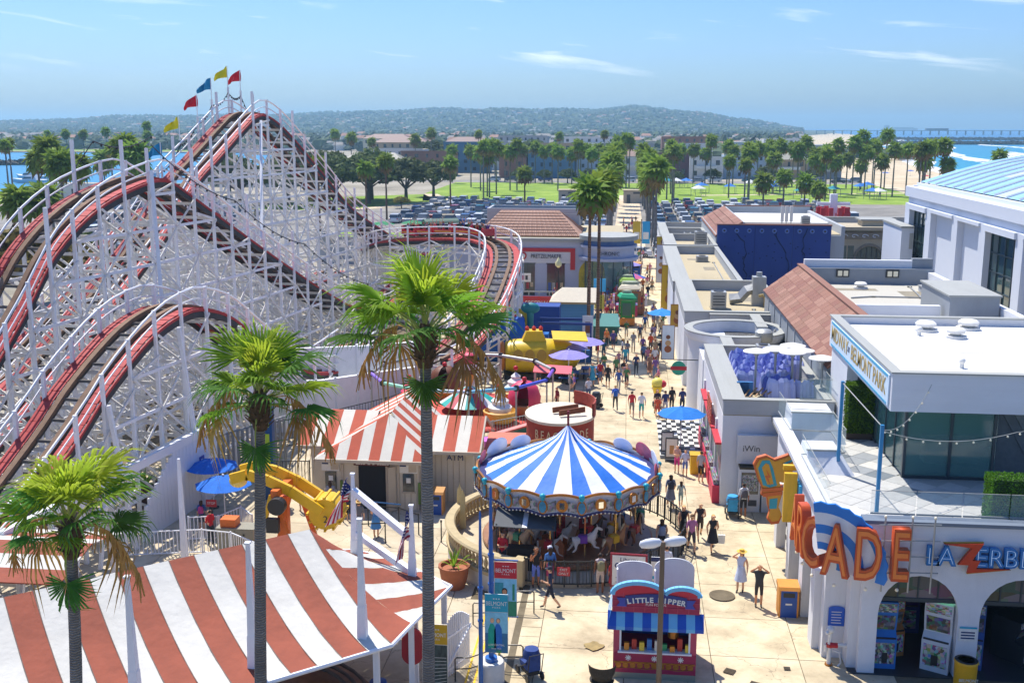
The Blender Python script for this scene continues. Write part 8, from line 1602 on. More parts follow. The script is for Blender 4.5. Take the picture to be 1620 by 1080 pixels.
MB().add([(3.5,1.5,6.4),(15,1.5,6.4),(15,11,6.4),(3.5,11,6.4),(6,6.2,8.7),(12.4,6.2,8.7)],[(0,1,5,4),(1,2,5),(2,3,4,5),(3,0,4)]).build('hip_roof',CLT[2],pz);ribs((3.6,1.45,6.42),(15,1.45,6.42),(6,6.2,8.75),(12.4,6.2,8.75),54,pz,.15);ribs((15,1.5,6.42),(15,11,6.42),(12.4,6.2,8.75),(12.4,6.2,8.75),36,pz,.15)
for i in range(1,9):f=i/9;beam('tile_course',CLT[2],pz,Vector((3.6,1.4,6.5)).lerp(Vector((6,6.15,8.83)),f),Vector((15,1.4,6.5)).lerp(Vector((12.4,6.15,8.83)),f),.09,.05)
blk('roof_well',STUCG,pz,4,14.6,9,14,6.4,8.2);blk('well_roof',GREYF,pz,4.4,14.2,9.4,13.6,8.2,8.23)
for a,b,c,e in((4,14.6,9,9.3),(4,14.6,13.7,14),(4,4.3,9.3,13.7),(14.3,14.6,9.3,13.7)):blk('well_parapet',STUCG,pz,a,b,c,e,8.23,8.8)
rc=thing('round_glass_shop','round glass corner shop with white bands left of the promenade','shop',(-1.9,114.5,0));MB().lathe([(2.6,.4),(2.6,4.2)],n=40).build('glazing',TINT,rc);MB().lathe([(2.7,0),(2.7,.9),(2.6,.9)],n=40).build('base_wall',pnt('#8a7a68'),rc)
for z0,z1,r,m_ in((4.2,4.5,3.2,PW),(4.5,5.5,2.75,PW),(5.5,5.75,3.05,PW),(5.75,6.3,2.7,pnt('#4a6a9a')),(6.3,6.75,3.1,CAPG)):MB().lathe([(.001,z0),(r,z0),(r,z1),(.001,z1)],n=40).build('band',m_,rc)
for i in range(14):a=2*PI*i/14;blk('mullion',ALU,rc,2.62*cos(a)-.04,2.62*cos(a)+.04,2.62*sin(a)-.04,2.62*sin(a)+.04,.9,4.2)
text('lettering','CHRONIC',ALU,rc,(.1,-2.8,5.0),FRONT,.55,.02,sx=.9)
# turf-roofed mini golf behind the coaster
mg=thing('mini_golf_deck','green turf deck with teal umbrellas behind the coaster','terrace',(-30,150,0));blk('deck',STUCG,mg,-12,6,-6,6,GZ,2.6);blk('turf',GRASS,mg,-11.8,5.8,-5.8,5.8,2.6,2.64);blk('parapet',CAPG,mg,-12,6,-6.2,-5.9,2.6,3.2);o=MB().lathe([(1.5,-2.5),(1.5,2.5)],n=20).build('barrel_roof',pnt('#3a5a48'),mg,(3.5,2,3.6));o.rotation_euler=(0,R(90),R(25))
for i,(x,y)in enumerate(((-34.5,150),(-30.5,152),(-29,147),(-37,148))):umbrella('dark green umbrella on the turf deck, '+('second from left','rear one','rightmost','leftmost')[i],x,y,2.64,3.6,2.2,'#1f7a4a')
# ------------------------------------------------------------------ people
PP=[ # label, x, y, heading, pose, top, bottom, options
 ('person in a grey T-shirt shading eyes near the arcade bin',5.3,39.1,175,'shade2','#3a3d40','#3a3a3c',dict(skin=1)),
 ('person in a white-blue dress and straw hat beside the manhole',4.75,40.4,160,'shade','#c8d4ea','#c8d4ea',dict(long=1,skirt='#c8d4ea',hat='#d8b04a',sleeve=0)),
 ('person in a purple shirt at the front of the walking family',3.05,44.2,185,'walk','#b0719c','#4a4650',dict(skin=0,cap='#8a6a4a')),
 ('person in a black dress carrying a white bag in the family',3.95,44.3,190,'stride','#262630','#262630',dict(long=1,hair='#c9a05a',skirt='#262630',sleeve=0)),
 ('person in a black top behind the purple shirt',2.75,45.3,180,'walk','#2a2a2e','#3a3a3a',dict(long=1,hair='#c9a05a',sleeve=0)),
 ('person in a dark vest at the back of the walking family',3.5,45.7,185,'stride','#35343a','#4a3a30',dict(hair='#c9a05a',sleeve=0)),
 ('child in black shorts with a backpack walking away beside the fence',1.75,43.6,5,'walk','#6a6a78','#2a2a2e',dict(long=1,pack='#8f98aa',sleeve=0)),
 ('person in a navy dress standing behind the carousel',-.4,53.9,180,'stand','#26345e','#26345e',dict(long=1,hair='#a07030',skirt='#26345e')),
 ('person in a denim dress with a dark backpack walking away',2.35,49.6,5,'walk','#6a7288','#6a7288',dict(long=1,pack='#2c3040',skirt='#6a7288')),
 ('child in pale stripes walking beside the dark backpack',2.85,49.7,5,'stride','#a8b8b8','#8aa0a0',dict(h=.8,long=1)),
 ('person with a grey backpack at the prize vending machine',5.7,48.7,5,'stand','#e0e0e0','#2c2c30',dict(skin=2,pack='#5a5860',hair='#1c1410')),
 ('person in navy shirt and shorts striding before the carousel steps',-2.6,38.0,95,'stride','#24304e','#1c2438',dict(cap='#2a3040',hair='#5a4030')),
 ('person in a black top and blue shorts by the carousel wall',-3.3,39.9,200,'phone','#1c1c20','#5f74c8',dict(skin=2,long=1,sleeve=0)),
 ('person in a blue top and cap facing the black top',-2.75,40.0,20,'stand','#4a78b8','#c04a78',dict(cap='#c8ccd8',long=1)),
 ('person with a tan backpack reading the carousel notice',-.75,39.6,10,'stand','#c8b8b8','#b0a098',dict(skin=3,pack='#8a8460',sleeve=0,hair='#1a1210')),
 ('child in red beside the carousel notice board',-.25,39.9,0,'stand','#c01c28','#c01c28',dict(h=.75,skirt='#c01c28')),
 ('carousel operator in a red shirt leaning by the balustrade',-4.75,41.0,160,'hold','#b01c2c','#26303a',dict(z=.14)),
 ('person in a pale shirt and blue shorts outside the carousel fence',1.85,40.6,10,'stand','#d0d4e0','#3a6aa0',dict()),
 ('person in a pink top inside the carousel at left',-5.5,46.0,150,'stand','#c8326a','#b0808a',dict(z=.42,h=.9,long=1)),
 ('person in a straw hat and grey shirt queuing at the ticket house',-12.0,46.0,20,'stand','#6a6e78','#d8d4cc',dict(hat='#d0ac6a')),
 ('person with long hair in a blue dress queuing at the ticket house',-11.2,45.9,-10,'hold','#5a9ad0','#4a86c0',dict(long=1,skirt='#4a8ac8',sleeve=0)),
 ('person in a grey top and black shorts at the ticket window',-14.1,48.7,10,'hold','#8a90a0','#1c1c20',dict(long=1)),
 ('child beside the ticket window in dark clothes',-13.5,48.5,0,'stand','#2c3040','#2c2c34',dict(h=.75)),
 ('person in teal standing left of the ticket house',-16.6,49.4,60,'stand','#2f7a80','#3a4048',dict(hair='#1c1410')),
 ('person in grey camouflage left of the ticket window',-15.6,48.9,40,'stand','#8a8a72','#6a6a58',dict()),
 ('ride attendant in red shirt and dark trousers by the picket fence',-18.4,44.2,60,'hold','#c8202c','#26303a',dict(shin=1,hair='#1c1410')),
 ('child with a pink backpack at the blue umbrellas',-19.5,45.9,10,'stand','#4a6aa8','#5a5a62',dict(pack='#c84a8a',long=1,h=.88)),
 ('child in crouched dark clothes by the ticket counter',-13.0,47.9,30,'hold','#24303a','#1e2024',dict(h=.7,hair='#1c1410')),
 ('person in a red shirt walking away on the open midway',.55,66.0,0,'walk','#c8323a','#8a8078',dict()),
 ('person in a white shirt and teal shorts walking away on the open midway',1.15,65.8,0,'stride','#dfe2ea','#3aa8a8',dict()),
 ('person with a blue backpack walking away on the midway',-.5,67.5,5,'walk','#4a6ac0','#3a4048',dict(pack='#2a62b8',shin=1,hair='#c9a05a')),
 ('child in coral beside the couple on the midway',2.15,65.8,0,'walk','#d0583a','#b84a3a',dict(h=.85)),
 ('person in navy with pale trousers right of the coral child',2.65,66.4,5,'walk','#2f3a68','#b0b0b8',dict(shin=1)),
 ('person in black seen from behind near the lavender umbrellas',-1.1,73.6,0,'stand','#1e1e22','#2a2a2e',dict(hair='#c9a05a')),
 ('person in a pink striped top walking by the person in black',.2,74.0,170,'walk','#b88a90','#c06a9a',dict(long=1)),
 ('person in a turquoise dress near the umbrella tables',-2.2,74.0,190,'stand','#3a9ab8','#3a9ab8',dict(long=1,skirt='#3a9ab8',sleeve=0)),
 ('person in navy walking toward the camera by the turquoise top',.9,77.5,180,'stride','#26345e','#1e2430',dict(shin=1)),
 ('person in a turquoise top in the middle of the midway',.1,80.0,175,'walk','#4ab8c0','#5a6a78',dict()),
 ('person in patterned brown dress on the midway',1.9,77.6,185,'walk','#8a6a5a','#6a5a50',dict(long=1,skirt='#7a5a4a')),
 ('person in white top and red shorts on the midway',2.3,80.0,180,'walk','#d8d8d8','#c02c34',dict(skin=2)),
 ('child in a pink top beside the turquoise top',-.4,80.2,180,'walk','#c88a9a','#8a8a98',dict(h=.75)),
 ('person in a denim shirt behind the white top',1.5,81.3,0,'walk','#6a84a8','#4a5058',dict()),
 ('person in lilac walking by the purple umbrellas',-.9,86.5,175,'walk','#5a4a8a','#3a3a50',dict()),
 ('person in orange carrying a bag by the right side',2.1,85.5,10,'hold','#b84a2a','#5a4a40',dict(skin=2)),
 ('person in dark stripes with a dark bag at mid midway',1.3,89.5,180,'walk','#38405a','#5a4a40',dict(pack='#22283a')),
 ('person in violet check walking at mid midway',2.4,89.5,0,'walk','#7a6a90','#8a8078',dict()),
 ('person in a red shirt standing by the lavender umbrellas',-2.0,81.4,90,'stand','#c0283a','#d0c8c0',dict()),
 ('person in dark teal beside the red shirt at the umbrellas',-1.6,82.6,180,'stand','#2a5a70','#2a4a60',dict(shin=1)),
 ('person in blue near the shops with a pink swim ring',3.3,54.6,180,'stand','#c8d0e8','#5a70b8',dict(h=.85)),
 ('child in pink holding a ring before the shop counter',2.9,55.1,170,'hold','#d0a090','#d83a8a',dict(h=.9,sleeve=0)),
 ('person in a grey shirt at the shop counter',4.05,53.6,-30,'stand','#b0acb0','#2a2a2e',dict()),
 ('person in black leaning at the round tower shop',3.1,67.5,20,'stand','#24242a','#24242a',dict(shin=1)),
 ('person in navy with red stripe at the round tower shop',3.75,67.2,10,'hold','#2a3468','#22283a',dict(shin=1)),
 ('person in a dark dress at the ice cream figure',2.15,66.6,190,'walk','#3a3440','#3a3440',dict(skirt='#4a3a40',long=1)),
 ('ride attendant in a white shirt on the submarine walkway',-6.0,74.2,0,'stand','#d0d4d8','#3a4048',dict()),
 ('person in a white and red outfit in the blue cave ride',-6.2,88.5,200,'walk','#d8c8c8','#8ab0d8',dict(hair='#b03040')),
 ('person in dark red by the light ring ride',-4.2,66.6,120,'stand','#8a1c2c','#26303a',dict(shin=1)),
 ('person in a green shirt seated at the umbrella table',-3.6,72.8,60,'stand','#3a8a6a','#4a5a68',dict(h=.9)),
 ('parent in a pale shirt beside the stroller',-2.3,69.4,20,'hold','#d0d0d8','#4a5a80',dict()),
 ('person in purple by the pink awning',-3.3,70.6,100,'phone','#8a6ab8','#3a3a48',dict(long=1)),
]
for L_,x,y,hd,ps,tp_,bt_,kw in PP:person(L_,x,y,hd,ps,tp_,bt_,**{**dict(z=GZ if(x<-5.6 and y<52 and 'carousel' not in L_ and 'balustrade' not in L_)else 0),**kw})
# the thicker crowd further along
cols_t=(('red','#b8323a'),('white','#d8d8dc'),('blue','#3a5a9a'),('black','#26262a'),('pink','#c87a90'),('green','#4a7a50'),('grey','#8a8a90'),('orange','#c8763a'),('violet','#6a4a8a'),('tan','#b09a78'));cols_b=(('dark','#2a2c34'),('pale','#b0aca4'),('denim','#4a6088'))
cr=random.Random(21);used={}
spots=[(-2.6+2.2*cr.random(),92+20*cr.random())for _ in range(38)]+[(-1.8+4.8*cr.random(),70+22*cr.random())for _ in range(26)]+[(1.6+2.0*cr.random(),92+30*cr.random())for _ in range(16)]+[(-1.5+4.5*cr.random(),122+26*cr.random())for _ in range(26)]+[(-1.6+4*cr.random(),152+60*cr.random())for _ in range(18)]+[(-8+6*cr.random(),104+7*cr.random())for _ in range(12)]
for x,y in spots:
 a,b=cr.choice(cols_t),cr.choice(cols_b);zone='on the busy midway' if y<92 else 'at the market carts' if y<112 and x>-2.7 else('by the speedway barrier' if x<-2.7 else('on the far promenade' if y<150 else 'on the path between the palms'))
 lab='person in %s top and %s bottoms %s'%(a[0],b[0],zone)
 used[lab]=used.get(lab,0)+1;person(lab,x,y,cr.choice((0,180,170,10,90,200)),cr.choice(('stand','walk','stride','walk','hold')),a[1],b[1],skin=cr.randrange(4),long=cr.randrange(2),h=.9+.12*cr.random(),shin=cr.randrange(2),hair=cr.choice(('#3a2413','#1c1410','#c9a05a')),z=0 if y<150 else GZ+.02,group='crowd '+zone)
for i,(p,rz)in enumerate(RIDERS):
 a=cols_t[i%10];person('rider in a %s shirt in the coaster train'%a[0],p.x,p.y,math.degrees(rz),'armsup' if i%3==0 else 'sit',a[1],'#3a4a60',z=p.z-.82,h=.92,skin=i%3,long=i%2,group='riders in the coaster train')
for i in range(7):person('beachgoer in %s at the water edge'%cols_t[i][0],120+6*i-3*(i%3),360+25*(i%4),30*i,'stand',cols_t[i][1],'#3a4a70',z=-1.2,sleeve=0,group='people on the beach')
# strollers and small movables
def stroller(label,x,y,rz,c,z=0):
 t=thing('stroller',label,'stroller',(x,y,z),R(rz));mb=MB().lathe([(.001,.62),(.24,.6),(.3,.4),(.28,.3)],n=12).build('hood',cloth(c),t,(0,-.1,.45),smooth=True);MB().prismx([(-.35,.35),(.3,.35),(.4,.5),(-.1,.55),(-.35,.95)],-.22,.22).build('seat',cloth(c),t);MB().tube([(-.25,-.35,.3),(-.25,-.5,1.0),(.25,-.5,1.0),(.25,-.35,.3)],.02,6).tube([(-.25,.45,.15),(-.25,-.2,.6)],.02,6).tube([(.25,.45,.15),(.25,-.2,.6)],.02,6).build('frame',IRON,t)
 for sx in(-.27,.27):
  for y_ in(-.35,.42):o=MB().cyl((0,0,-.03),.14,.06,12).build('wheel',BLACK,t,(sx,y_,.14));o.rotation_euler=(0,R(90),0)
 blk('basket',IRON,t,-.2,.2,-.3,.3,.18,.3)
stroller('navy stroller at the bottom beside the concrete base',-2.9,32.9,30,'#27407c');stroller('dark stroller parked by the umbrella tables',-1.85,68.2,70,'#3a4048');stroller('light blue stroller at the vending machines',5.2,48.9,0,'#3a9ad0')
t=thing('wicker_basket_seat','dark round chair back at the bottom edge','chair',(-.5,32.2,0));MB().lathe([(.3,.4),(.42,.7),(.46,1.0)],n=20,a0=R(180),a1=R(360)).build('back',mat('wicker','#2f2a24',.8,var=.5,scale=20),t);MB().cyl((0,0,.38),.4,.06,16).build('seat',MATS['wicker'],t);MB().cyl((0,0,0),.05,.38,8).build('leg',IRON,t)
t=thing('white_paper_bag','white bag carried by the person in the black dress','bag',(4.32,44.3,.45));MB().prismy([(-.13,0),(.13,0),(.15,.38),(-.15,.38)],-.06,.06).build('bag',PAPER,t);MB().tube([(-.06,0,.38),(-.04,0,.5),(.04,0,.5),(.06,0,.38)],.008,5).build('handle',PAPER,t)
# covers in the paving
DARKM=mat('cast_iron','#5c5242',.8,metal=.3,var=.25,scale=12)
t=thing('manhole_cover','round iron manhole cover in the midway','manhole cover',(4.0,39.9,.036));MB().cyl((0,0,0),.42,.012,28).build('lid',DARKM,t);MB().lathe([(.43,0),(.50,0),(.50,.016),(.43,.016)],n=28).build('ring',CONCD,t)
for i,(x,y,n_)in enumerate(((3.75,33.9,1),(4.5,33.1,2),(5.7,34.3,1))):
 t=thing('drain_grate',('single square drain grate near the kiosk','pair of drain grates beside the arcade corner','small drain grate nearest the arcade wall')[i],'drain',(x,y,.036),R(-25)if i<2 else 0);s=.32 if i<2 else .2
 for k in range(n_):
  for j in range(6):blk('grate_bar',DARKM,t,s*1.15*k-s/2,s*1.15*k+s/2,-s/2+s*j/6,-s/2+s*j/6+s*.1,0,.012)
  blk('frame',CONCD,t,s*1.15*k-s*.55,s*1.15*k+s*.55,-s*.55,s*.55,-.004,.002)
sheet('damp_patch',[(-.85+.36*cos(a*.42)*(1+.2*sin(a*2.2)),35.2+.30*sin(a*.42)*(1+.25*cos(a*1.7)))for a in range(15)],.044,mat('damp_stain','#9a8450',.7,var=.3,scale=4))
# ------------------------------------------------------------------ cars, boats, far houses, pier
CARC=[('white','#d8dadc'),('silver','#9a9ea2'),('black','#1a1c20'),('grey','#5a5e64'),('blue','#2a4a80'),('red','#8a1c22'),('tan','#a89878'),('teal','#2a6a80')]
CP={n:mat('car_'+n,c,.25,metal=.05,var=0,spec=.6)for n,c in CARC};CGL=mat('car_glass',(.10,.115,.13),.08,metal=.3,var=0,spec=.9);TYRE=mat('tyre',(.02,.02,.02),.8,var=0);RIM=mat('rim',(.5,.5,.52),.3,metal=.8,var=0);LAMP_=mat('car_lamp',(.7,.68,.62),.2,var=0);TAIL=mat('tail_lamp',(.45,.02,.02),.3,var=0)
def car_meshes(kind):
 L,W,Hh,hood,roof=dict(sedan=(4.6,1.8,1.45,1.0,(-1.05,.95)),suv=(4.7,1.88,1.75,1.12,(-2.05,.75)),pickup=(5.4,1.92,1.8,1.08,(-.4,.95)),van=(5.0,1.92,1.95,1.05,(-2.3,1.35)))[kind]
 b=MB();w=W/2;r0,r1=roof;lo=.32
 prof_=[(-L/2,.5),(-L/2+.05,hood-.08),(-L/2+.2,hood),(L/2-.75,hood-.06),(L/2-.1,hood-.25),(L/2,.5),(L/2-.1,lo),(-L/2+.1,lo)]
 n=len(prof_);vs=[(s*w*(.96 if z>hood-.2 else 1),y,z)for s in(-1,1)for y,z in prof_];b.mat(0).add(vs,[tuple(range(n)),tuple(range(n,2*n))[::-1]]+[(i,n+i,n+(i+1)%n,(i+1)%n)for i in range(n)])
 tb,tf=r0-(.5 if kind=='sedan' else .15),r1+.75
 lowr=[(-w*.93,tb,hood-.02),(w*.93,tb,hood-.02),(w*.93,tf,hood-.04),(-w*.93,tf,hood-.04)];up=[(-w*.80,r0,Hh),(w*.80,r0,Hh),(w*.80,r1,Hh),(-w*.80,r1,Hh)]
 g=MB().add(lowr+up,[(0,1,5,4),(1,2,6,5),(2,3,7,6),(3,0,4,7)])
 b.b2(-w*.84,w*.84,r0-.06,r1+.06,Hh-.05,Hh+.04)
 for s in(-1,1):
  for y in(r0+.1,(r0+r1)/2,r1-.1):b.bar((s*w*.94,y+(.45 if y>r1-.2 else 0),hood-.05),(s*w*.77,y,Hh),.07)
  b.mat(1).box((s*w*.7,L/2-.06,hood-.32),(.35,.1,.14));b.mat(2).box((s*w*.8,-L/2+.03,hood-.22),(.3,.08,.2));b.mat(0)
 if kind=='pickup':b.mat(3).b2(-w*.8,w*.8,-L/2+.15,r0-.25,hood+.001,hood+.01)
 wh_=[]
 for s in(-1,1):
  for y in(-L*.3,L*.31):wh_.append((s*(w-.1),y))
 wm=MB().lathe([(.2,-.11),(.33,-.1),(.33,.1),(.2,.11)],n=12);wm.mat(1).lathe([(.001,-.10),(.2,-.115),(.2,.115),(.001,.10)],n=10)
 full=MB();full.v,full.f,full.m=list(b.v),list(b.f),list(b.m);o=len(full.v);full.v+=g.v;full.f+=[tuple(i+o for i in f)for f in g.f];full.m+=[3]*len(g.f)
 for x,y in wh_:
  o=len(full.v);full.v+=[(x+p[2],y+p[1],.33+p[0])for p in wm.v];full.f+=[tuple(i+o for i in f)for f in wm.f];full.m+=[3]*len(wm.f)
 return b.mesh('car_body',[DUM[0],LAMP_,TAIL,CGL]),g.mesh('car_windows',CGL),wm.mesh('car_wheel',[TYRE,RIM]),wh_,full.mesh('parked_'+kind,[DUM[0],LAMP_,TAIL,CGL])
CM={k:car_meshes(k)for k in('sedan','suv','pickup','van')}
cgr=random.Random(31)
def car(x,y,rz,where,group,kind=None,c=None,near=False,z=GZ,label=None):
 kind=kind or cgr.choice(('sedan','sedan','suv','suv','suv','pickup','van'));c=c or cgr.choice(('white',)*6+('silver',)*4+('black','black','grey','grey','blue','blue','red','tan','teal'));bm,gm,wm,wh_,full=CM[kind]
 label=label or '%s %s %s'%(c,kind,where)
 if near:
  t=thing('parked_car',label,'car',(x,y,z),R(rz),group);put(link('body',bm,t),[CP[c]]);link('windows',gm,t)
  for p in wh_:link('wheel',wm,t,(p[0],p[1],.33),(0,R(90),0))
 else:t=tag(link('parked_car',full,None,(x,y,z),(0,0,R(rz))),label,'car',group);put(t,[CP[c]])
for r,y in enumerate((166,176,187,197.5,208.5,219,230,240.5,251,261)):
 rn=('first','second','third','fourth','fifth','sixth','seventh','eighth','ninth','last')[r]
 for i in range(26):
  x=-6.8-2.75*i
  if x>(-46 if y>205 else-34)and cgr.random()<.93:car(x,y+cgr.random()*.6,cgr.choice((0,180)),'left of the path, %s row from the shops, %s out'%(rn,ORDN[i]),'cars in the left lot',near=y<200)
 for i in range(26):
  x=8.6+2.75*i
  if x<(46 if y>200 else 20)and cgr.random()<.93:car(x,y+cgr.random()*.6,cgr.choice((0,180)),'right of the path, %s row from the shops, %s out'%(rn,ORDN[i]),'cars in the right lot',near=y<200)
 for s,x in(('left',-4.6),('right',6.2)):car(x,y+5,90 if 0 else 0,'beside the palms on the %s of the path, %s row'%(s,rn),'cars along the path')
for i in range(9):car(4.9+.15*(i%2),154+6.0*i,0,'in the line behind the shop roofs, place %s'%('one','two','three','four','five','six','seven','eight','nine')[i],'cars in the line',near=i<5)
car(1.4,156.5,90,'',None,'sedan','white',True,GZ,'white sedan crossing the end of the promenade')
for r,y in enumerate((150,162,176,190,205,222)):
 for i in range(10):
  if cgr.random()<.8:car(-64-3.0*i-r*3,y,cgr.choice((0,180)),'in the bayside lot behind the coaster, row %s, %s along'%(('one','two','three','four','five','six')[r],ORDN[i]),'cars in the bayside lot')
for i in range(22):
 if cgr.random()<.8:car(-46+5.8*i,372+(i%2)*3.5,90,'along the road behind the lawn, %s from the left'%ORDN[i],'cars along the far road')
t=thing('box_truck','white box truck parked by the bayside buildings','truck',(-104,236,GZ),R(80));blk('box',WM,t,-1.2,1.2,-5,1.6,.8,3.6);blk('cab',WM,t,-1.1,1.1,1.7,3.6,.6,2.6);blk('windscreen',CGL,t,-.95,.95,3.58,3.63,1.6,2.5)
for x in(-1,1):
 for y in(-3.6,2.7):o=MB().cyl((0,0,-.15),.5,.3,12).build('wheel',TYRE,t,(x,y,.5));o.rotation_euler=(0,R(90),0)
# lot sheds, tents on the lawn
for i,(x0,x1,y)in enumerate(((-17,-5.5,268),(-1,4,268.5))):
 t=thing('low_block_building',('long low restroom block between lot and lawn','short low block between lot and lawn')[i],'building',(x0,y,GZ));blk('wall',TRIM,t,0,x1-x0,0,4,0,3.0);blk('roof',ROOFT,t,-.2,x1-x0+.2,-.2,4.2,3.0,3.2);blk('door',GREYF,t,.8,1.7,-.03,0,0,2.1);blk('vent_strip',GREYF,t,2.4,x1-x0-.4,-.03,0,2.3,2.7)
tr2=random.Random(12)
for i in range(18):
 x,y=(14+62*tr2 .random(),285+66*tr2 .random())if i>2 else(12+3*i,340)
 c=tr2 .choice((('blue','#2470c0'),('blue','#2470c0'),('white','#d8d8d8'),('teal','#1f8a98')));t=thing('pop_up_canopy','%s pop-up canopy on the lawn among the palms, %s'%(c[0],('near the path' if x<30 else('middle of the lawn' if x<55 else 'beach side of the lawn'))),'canopy',(x,y,GZ),tr2 .random(),'canopies on the lawn')
 MB().add([(-1.6,-1.6,2.1),(1.6,-1.6,2.1),(1.6,1.6,2.1),(-1.6,1.6,2.1),(0,0,3.0)],[(0,1,4),(1,2,4),(2,3,4),(3,0,4)]).build('canvas',cloth(c[1]),t)
 for sx in(-1,1):
  for sy in(-1,1):blk('leg',HVAC,t,sx*1.5-.05,sx*1.5+.05,sy*1.5-.05,sy*1.5+.05,0,2.1)
for i,(x,y,c)in enumerate(((96,420,'blue'),(104,395,'red'),(110,440,'blue'),(118,405,'white'),(122,460,'red'),(99,470,'green'))):umbrella('%s beach umbrella on the sand, %s'%(c,('leftmost','nearest','middle','by the surf','farthest','by the boardwalk')[i]),x,y,-1.0,3.2,2.3,dict(blue='#2a5ab0',red='#c03a3a',white='#dcdcdc',green='#3a8a5a')[c])
# town houses
WCOL={'cream':'#cfc4a8','white':'#d5d5d2','pale blue':'#a8bccb','brick brown':'#8a6656','tan':'#b39b7c','grey':'#9a9ea2','deep blue':'#547d98','dark brick':'#6a4a50'}
WGL=mat('house_window',(.03,.045,.06),.1,var=0,spec=.8);HR_=pnt('#7a5a4a');hz_=random.Random(17);wincache=unit(WGL)
def house(x,y,w,d,h,c,label,roof=0,fl=2,z=GZ):
 t=thing('town_house',label,'house',(x,y,z));m_=mat('house_'+c.replace(' ','_'),WCOL[c],.85,var=.06);blk('wall',m_,t,-w/2,w/2,0,d,0,h)
 if roof:MB().add([(-w/2-.5,-.5,h),(w/2+.5,-.5,h),(w/2+.5,d+.5,h),(-w/2-.5,d+.5,h),(-w/2+d*.3,d/2,h+2.4),(w/2-d*.3,d/2,h+2.4)],[(0,1,5,4),(1,2,5),(2,3,4,5),(3,0,4)]).build('roof',HR_ if roof==1 else GREYC,t)
 else:blk('parapet',m_,t,-w/2-.15,w/2+.15,-.15,.3,h,h+.5);blk('roof',ROOFT,t,-w/2,w/2,.3,d,h,h+.15)
 n=max(2,int(w/3.4));fh=h/fl
 for f in range(fl):
  for i in range(n):
   xx=-w/2+w*(i+.5)/n;ww=.9 if(i+f)%3 else 1.4;o=blk('window',WGL,t,xx-ww/2,xx+ww/2,-.04,0,f*fh+fh*.32,f*fh+fh*.78)
  if f and c in('white','cream','grey','tan'):blk('balcony',PAPER,t,-w*.3,w*.3,-1.1,0,f*fh-.1,f*fh+.9)
HL=[(-95,398,22,12,6.5,'cream',2,2),(-118,330,26,14,6,'cream',0,2),(-76,408,20,12,9,'brick brown',0,3),(-92,425,22,14,9.5,'white',0,3),(-66,440,18,14,12,'deep blue',0,4),(-42,396,10,14,10,'brick brown',0,3),(-28,397,17,14,9.5,'deep blue',0,3),(-14,402,10,12,8.5,'pale blue',0,3),(-2,398,15,12,8.0,'white',1,2),(14,400,16,14,8.8,'dark brick',0,2),(28,396,12,12,7.5,'white',0,2),(42,400,15,12,8.5,'pale blue',0,3),(57,396,13,12,7.0,'tan',2,2),(70,402,13,12,8.2,'grey',0,3),(-55,470,20,14,10,'white',0,3),(-30,480,24,16,11,'tan',0,3),(0,470,22,16,11,'grey',0,3),(26,475,20,16,11,'white',0,4),(52,470,18,16,10,'cream',0,3),(75,480,16,14,9,'white',0,3),(-110,520,26,16,11,'tan',1,3),(-80,540,22,16,11,'white',1,3),(-20,560,26,16,13,'white',0,4),(30,570,26,16,13,'brick brown',0,4),(80,580,20,16,12,'white',0,4),(-135,600,26,16,12,'cream',1,3),(-60,620,28,16,13,'grey',0,4)]
for x,y,w,d,h,c,rf,fl in HL:
 place=('in the front row behind the lawn' if y<412 and x>-55 else('behind the front row of houses' if y<500 else 'deep in the town'));sd='far left' if x<-70 else('left of the path' if x<-6 else('in line with the path' if x<10 else('right of the path' if x<50 else 'near the beach')))
 house(x,y,w,d,h,c,'%s %s-storey building %s, %s'%(c,('','','two','three','four')[fl],place,sd+(', largest' if w>23 else '')),rf,fl)
for i,(x,y,w,c)in enumerate(((-112,238,24,'white'),(-138,258,20,'white'),(-92,214,16,'grey'))):house(x,y,w,10,5.2 if i==0 else 4.2,c,'low %s bayside building behind the coaster, %s'%(c,('largest','beside the water','nearest')[i]),0,2 if i==0 else 1)
# boats, breakwaters, pier, ship
def boat(label,x,y,L,rz):
 t=thing('motor_boat',label,'boat',(x,y,-1.2),R(rz));w=L*.16;MB().add([(-w,-L/2,0),(w,-L/2,0),(w,L*.2,0),(0,L/2,.3),(-w,L*.2,0),(-w*1.15,-L/2,1.1),(w*1.15,-L/2,1.1),(w*1.15,L*.2,1.3),(0,L*.56,1.7),(-w*1.15,L*.2,1.3)],[(0,1,6,5),(1,2,7,6),(2,3,8,7),(3,4,9,8),(4,0,5,9),(5,6,7,8,9)]).build('hull',WM,t);MB().prismx([(-L*.25,1.1),(L*.18,1.2),(L*.08,2.3),(-L*.2,2.4)],-w*.75,w*.75).build('cabin',WM,t);MB().prismx([(L*.08,1.5),(L*.165,1.45),(L*.09,2.15),(-L*.1,2.15),(-L*.1,1.6)],-w*.77,w*.77).build('cabin_window',CGL,t)
boat('larger white motor boat on the bay at the far left',-222,384,13,70);boat('white motor boat lying in front of the larger one',-206,356,12,95);boat('small boat moored by the bayside shore',-168,312,8,40);boat('boat near the bayside houses behind the palms',-150,330,9,60);boat('far boat on the bay behind the coaster lift',-190,420,9,20)
ROCK=mat('rock','#4a463e',.95,var=.5,scale=.3)
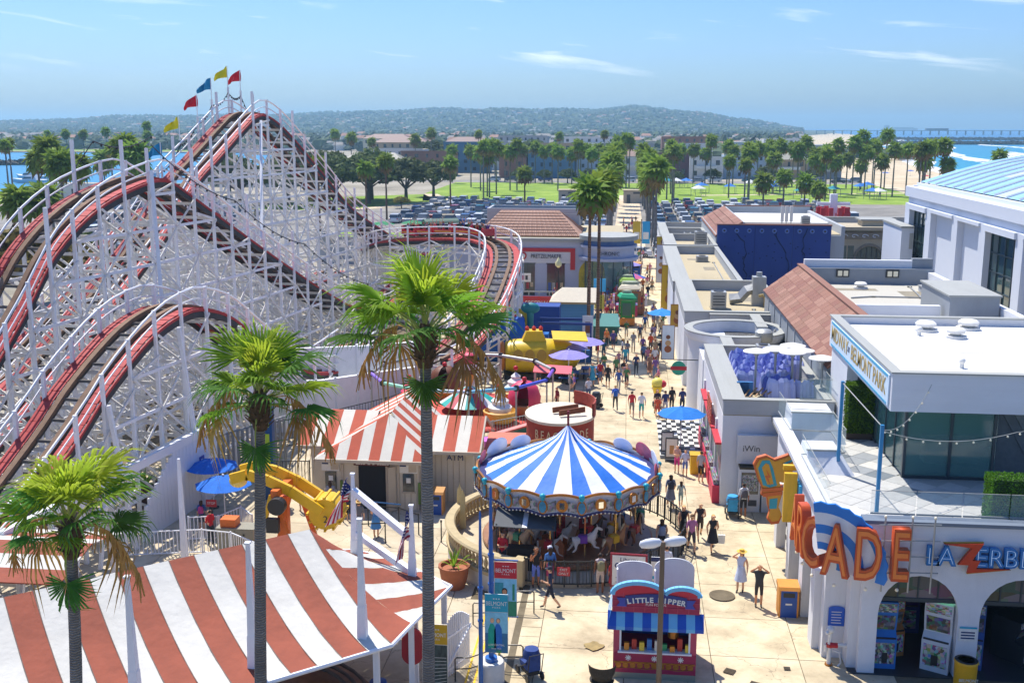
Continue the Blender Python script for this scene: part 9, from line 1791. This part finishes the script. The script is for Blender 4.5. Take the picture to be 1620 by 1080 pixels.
def jetty(label,p,q,w,h,seed):
 t=thing('rock_jetty',label,'breakwater',(p[0],p[1],-1.6));rg=random.Random(seed);mb=MB();d=Vector((q[0]-p[0],q[1]-p[1],0));n=int(d.length/(w*.16));s=Vector((-d.y,d.x,0)).normalized()
 for i in range(n):
  for k in(-1,0,1):c_=d*(i/n)+s*(k*w*.25+rg.random());r=w*(.14+.1*rg.random());mb.box(c_+Vector((0,0,h*(.5 if k==0 else .3)*(.7+.6*rg.random()))),(r*1.6,r*1.3,h*.8),rg.random()*3,rg.random()*.5,rg.random()*.5)
 tag(mb.build('rocks',ROCK,t),kind='stuff')
jetty('long dark rock jetty across the surf',(262,1250),(800,1215),12,4,1);jetty('second dark rock jetty beyond the first',(360,1650),(1000,1640),12,4,2);jetty('rock breakwater across the bay at the left',(-420,470),(-262,545),10,3,3)
pr=thing('fishing_pier','long fishing pier on piles far out in the sea','pier',(440,2650,-1.6));PIERC=mat('pier_timber','#5f6f78',.9,var=.1);blk('deck',PIERC,pr,0,1150,-4,4,9.0,10.2);blk('pier_house',PIERC,pr,250,300,-7,7,10.2,15);
for i in range(58):blk('pile',PIERC,pr,20*i,20*i+2,-3,3,-1,9)
sp2=thing('cargo_ship','faint cargo ship on the horizon','ship',(1430,6000,-1.6));blk('hull',PIERC,sp2,-90,90,-10,10,0,10);blk('bridge',PIERC,sp2,-80,-55,-9,9,10,26);blk('deck_load',PIERC,sp2,-40,70,-9,9,10,15)
# ------------------------------------------------------------------ air
hzm=bpy.data.materials.new('haze_air');hzm.use_nodes=True;ht=hzm.node_tree;ht.nodes.clear();ho=N(ht,'ShaderNodeOutputMaterial');hv_=N(ht,'ShaderNodeVolumePrincipled')
hv_.inputs['Color'].default_value=(.47,.79,1.0,1);hv_.inputs['Density'].default_value=0.00023;hv_.inputs['Anisotropy'].default_value=.25;ht.links.new(hv_.outputs[0],ho.inputs['Volume'])
tag(MB().b2(-7500,14500,-400,9400,-4,101).build('haze',hzm),kind='stuff')
bpy.data.scenes.remove(SCR)
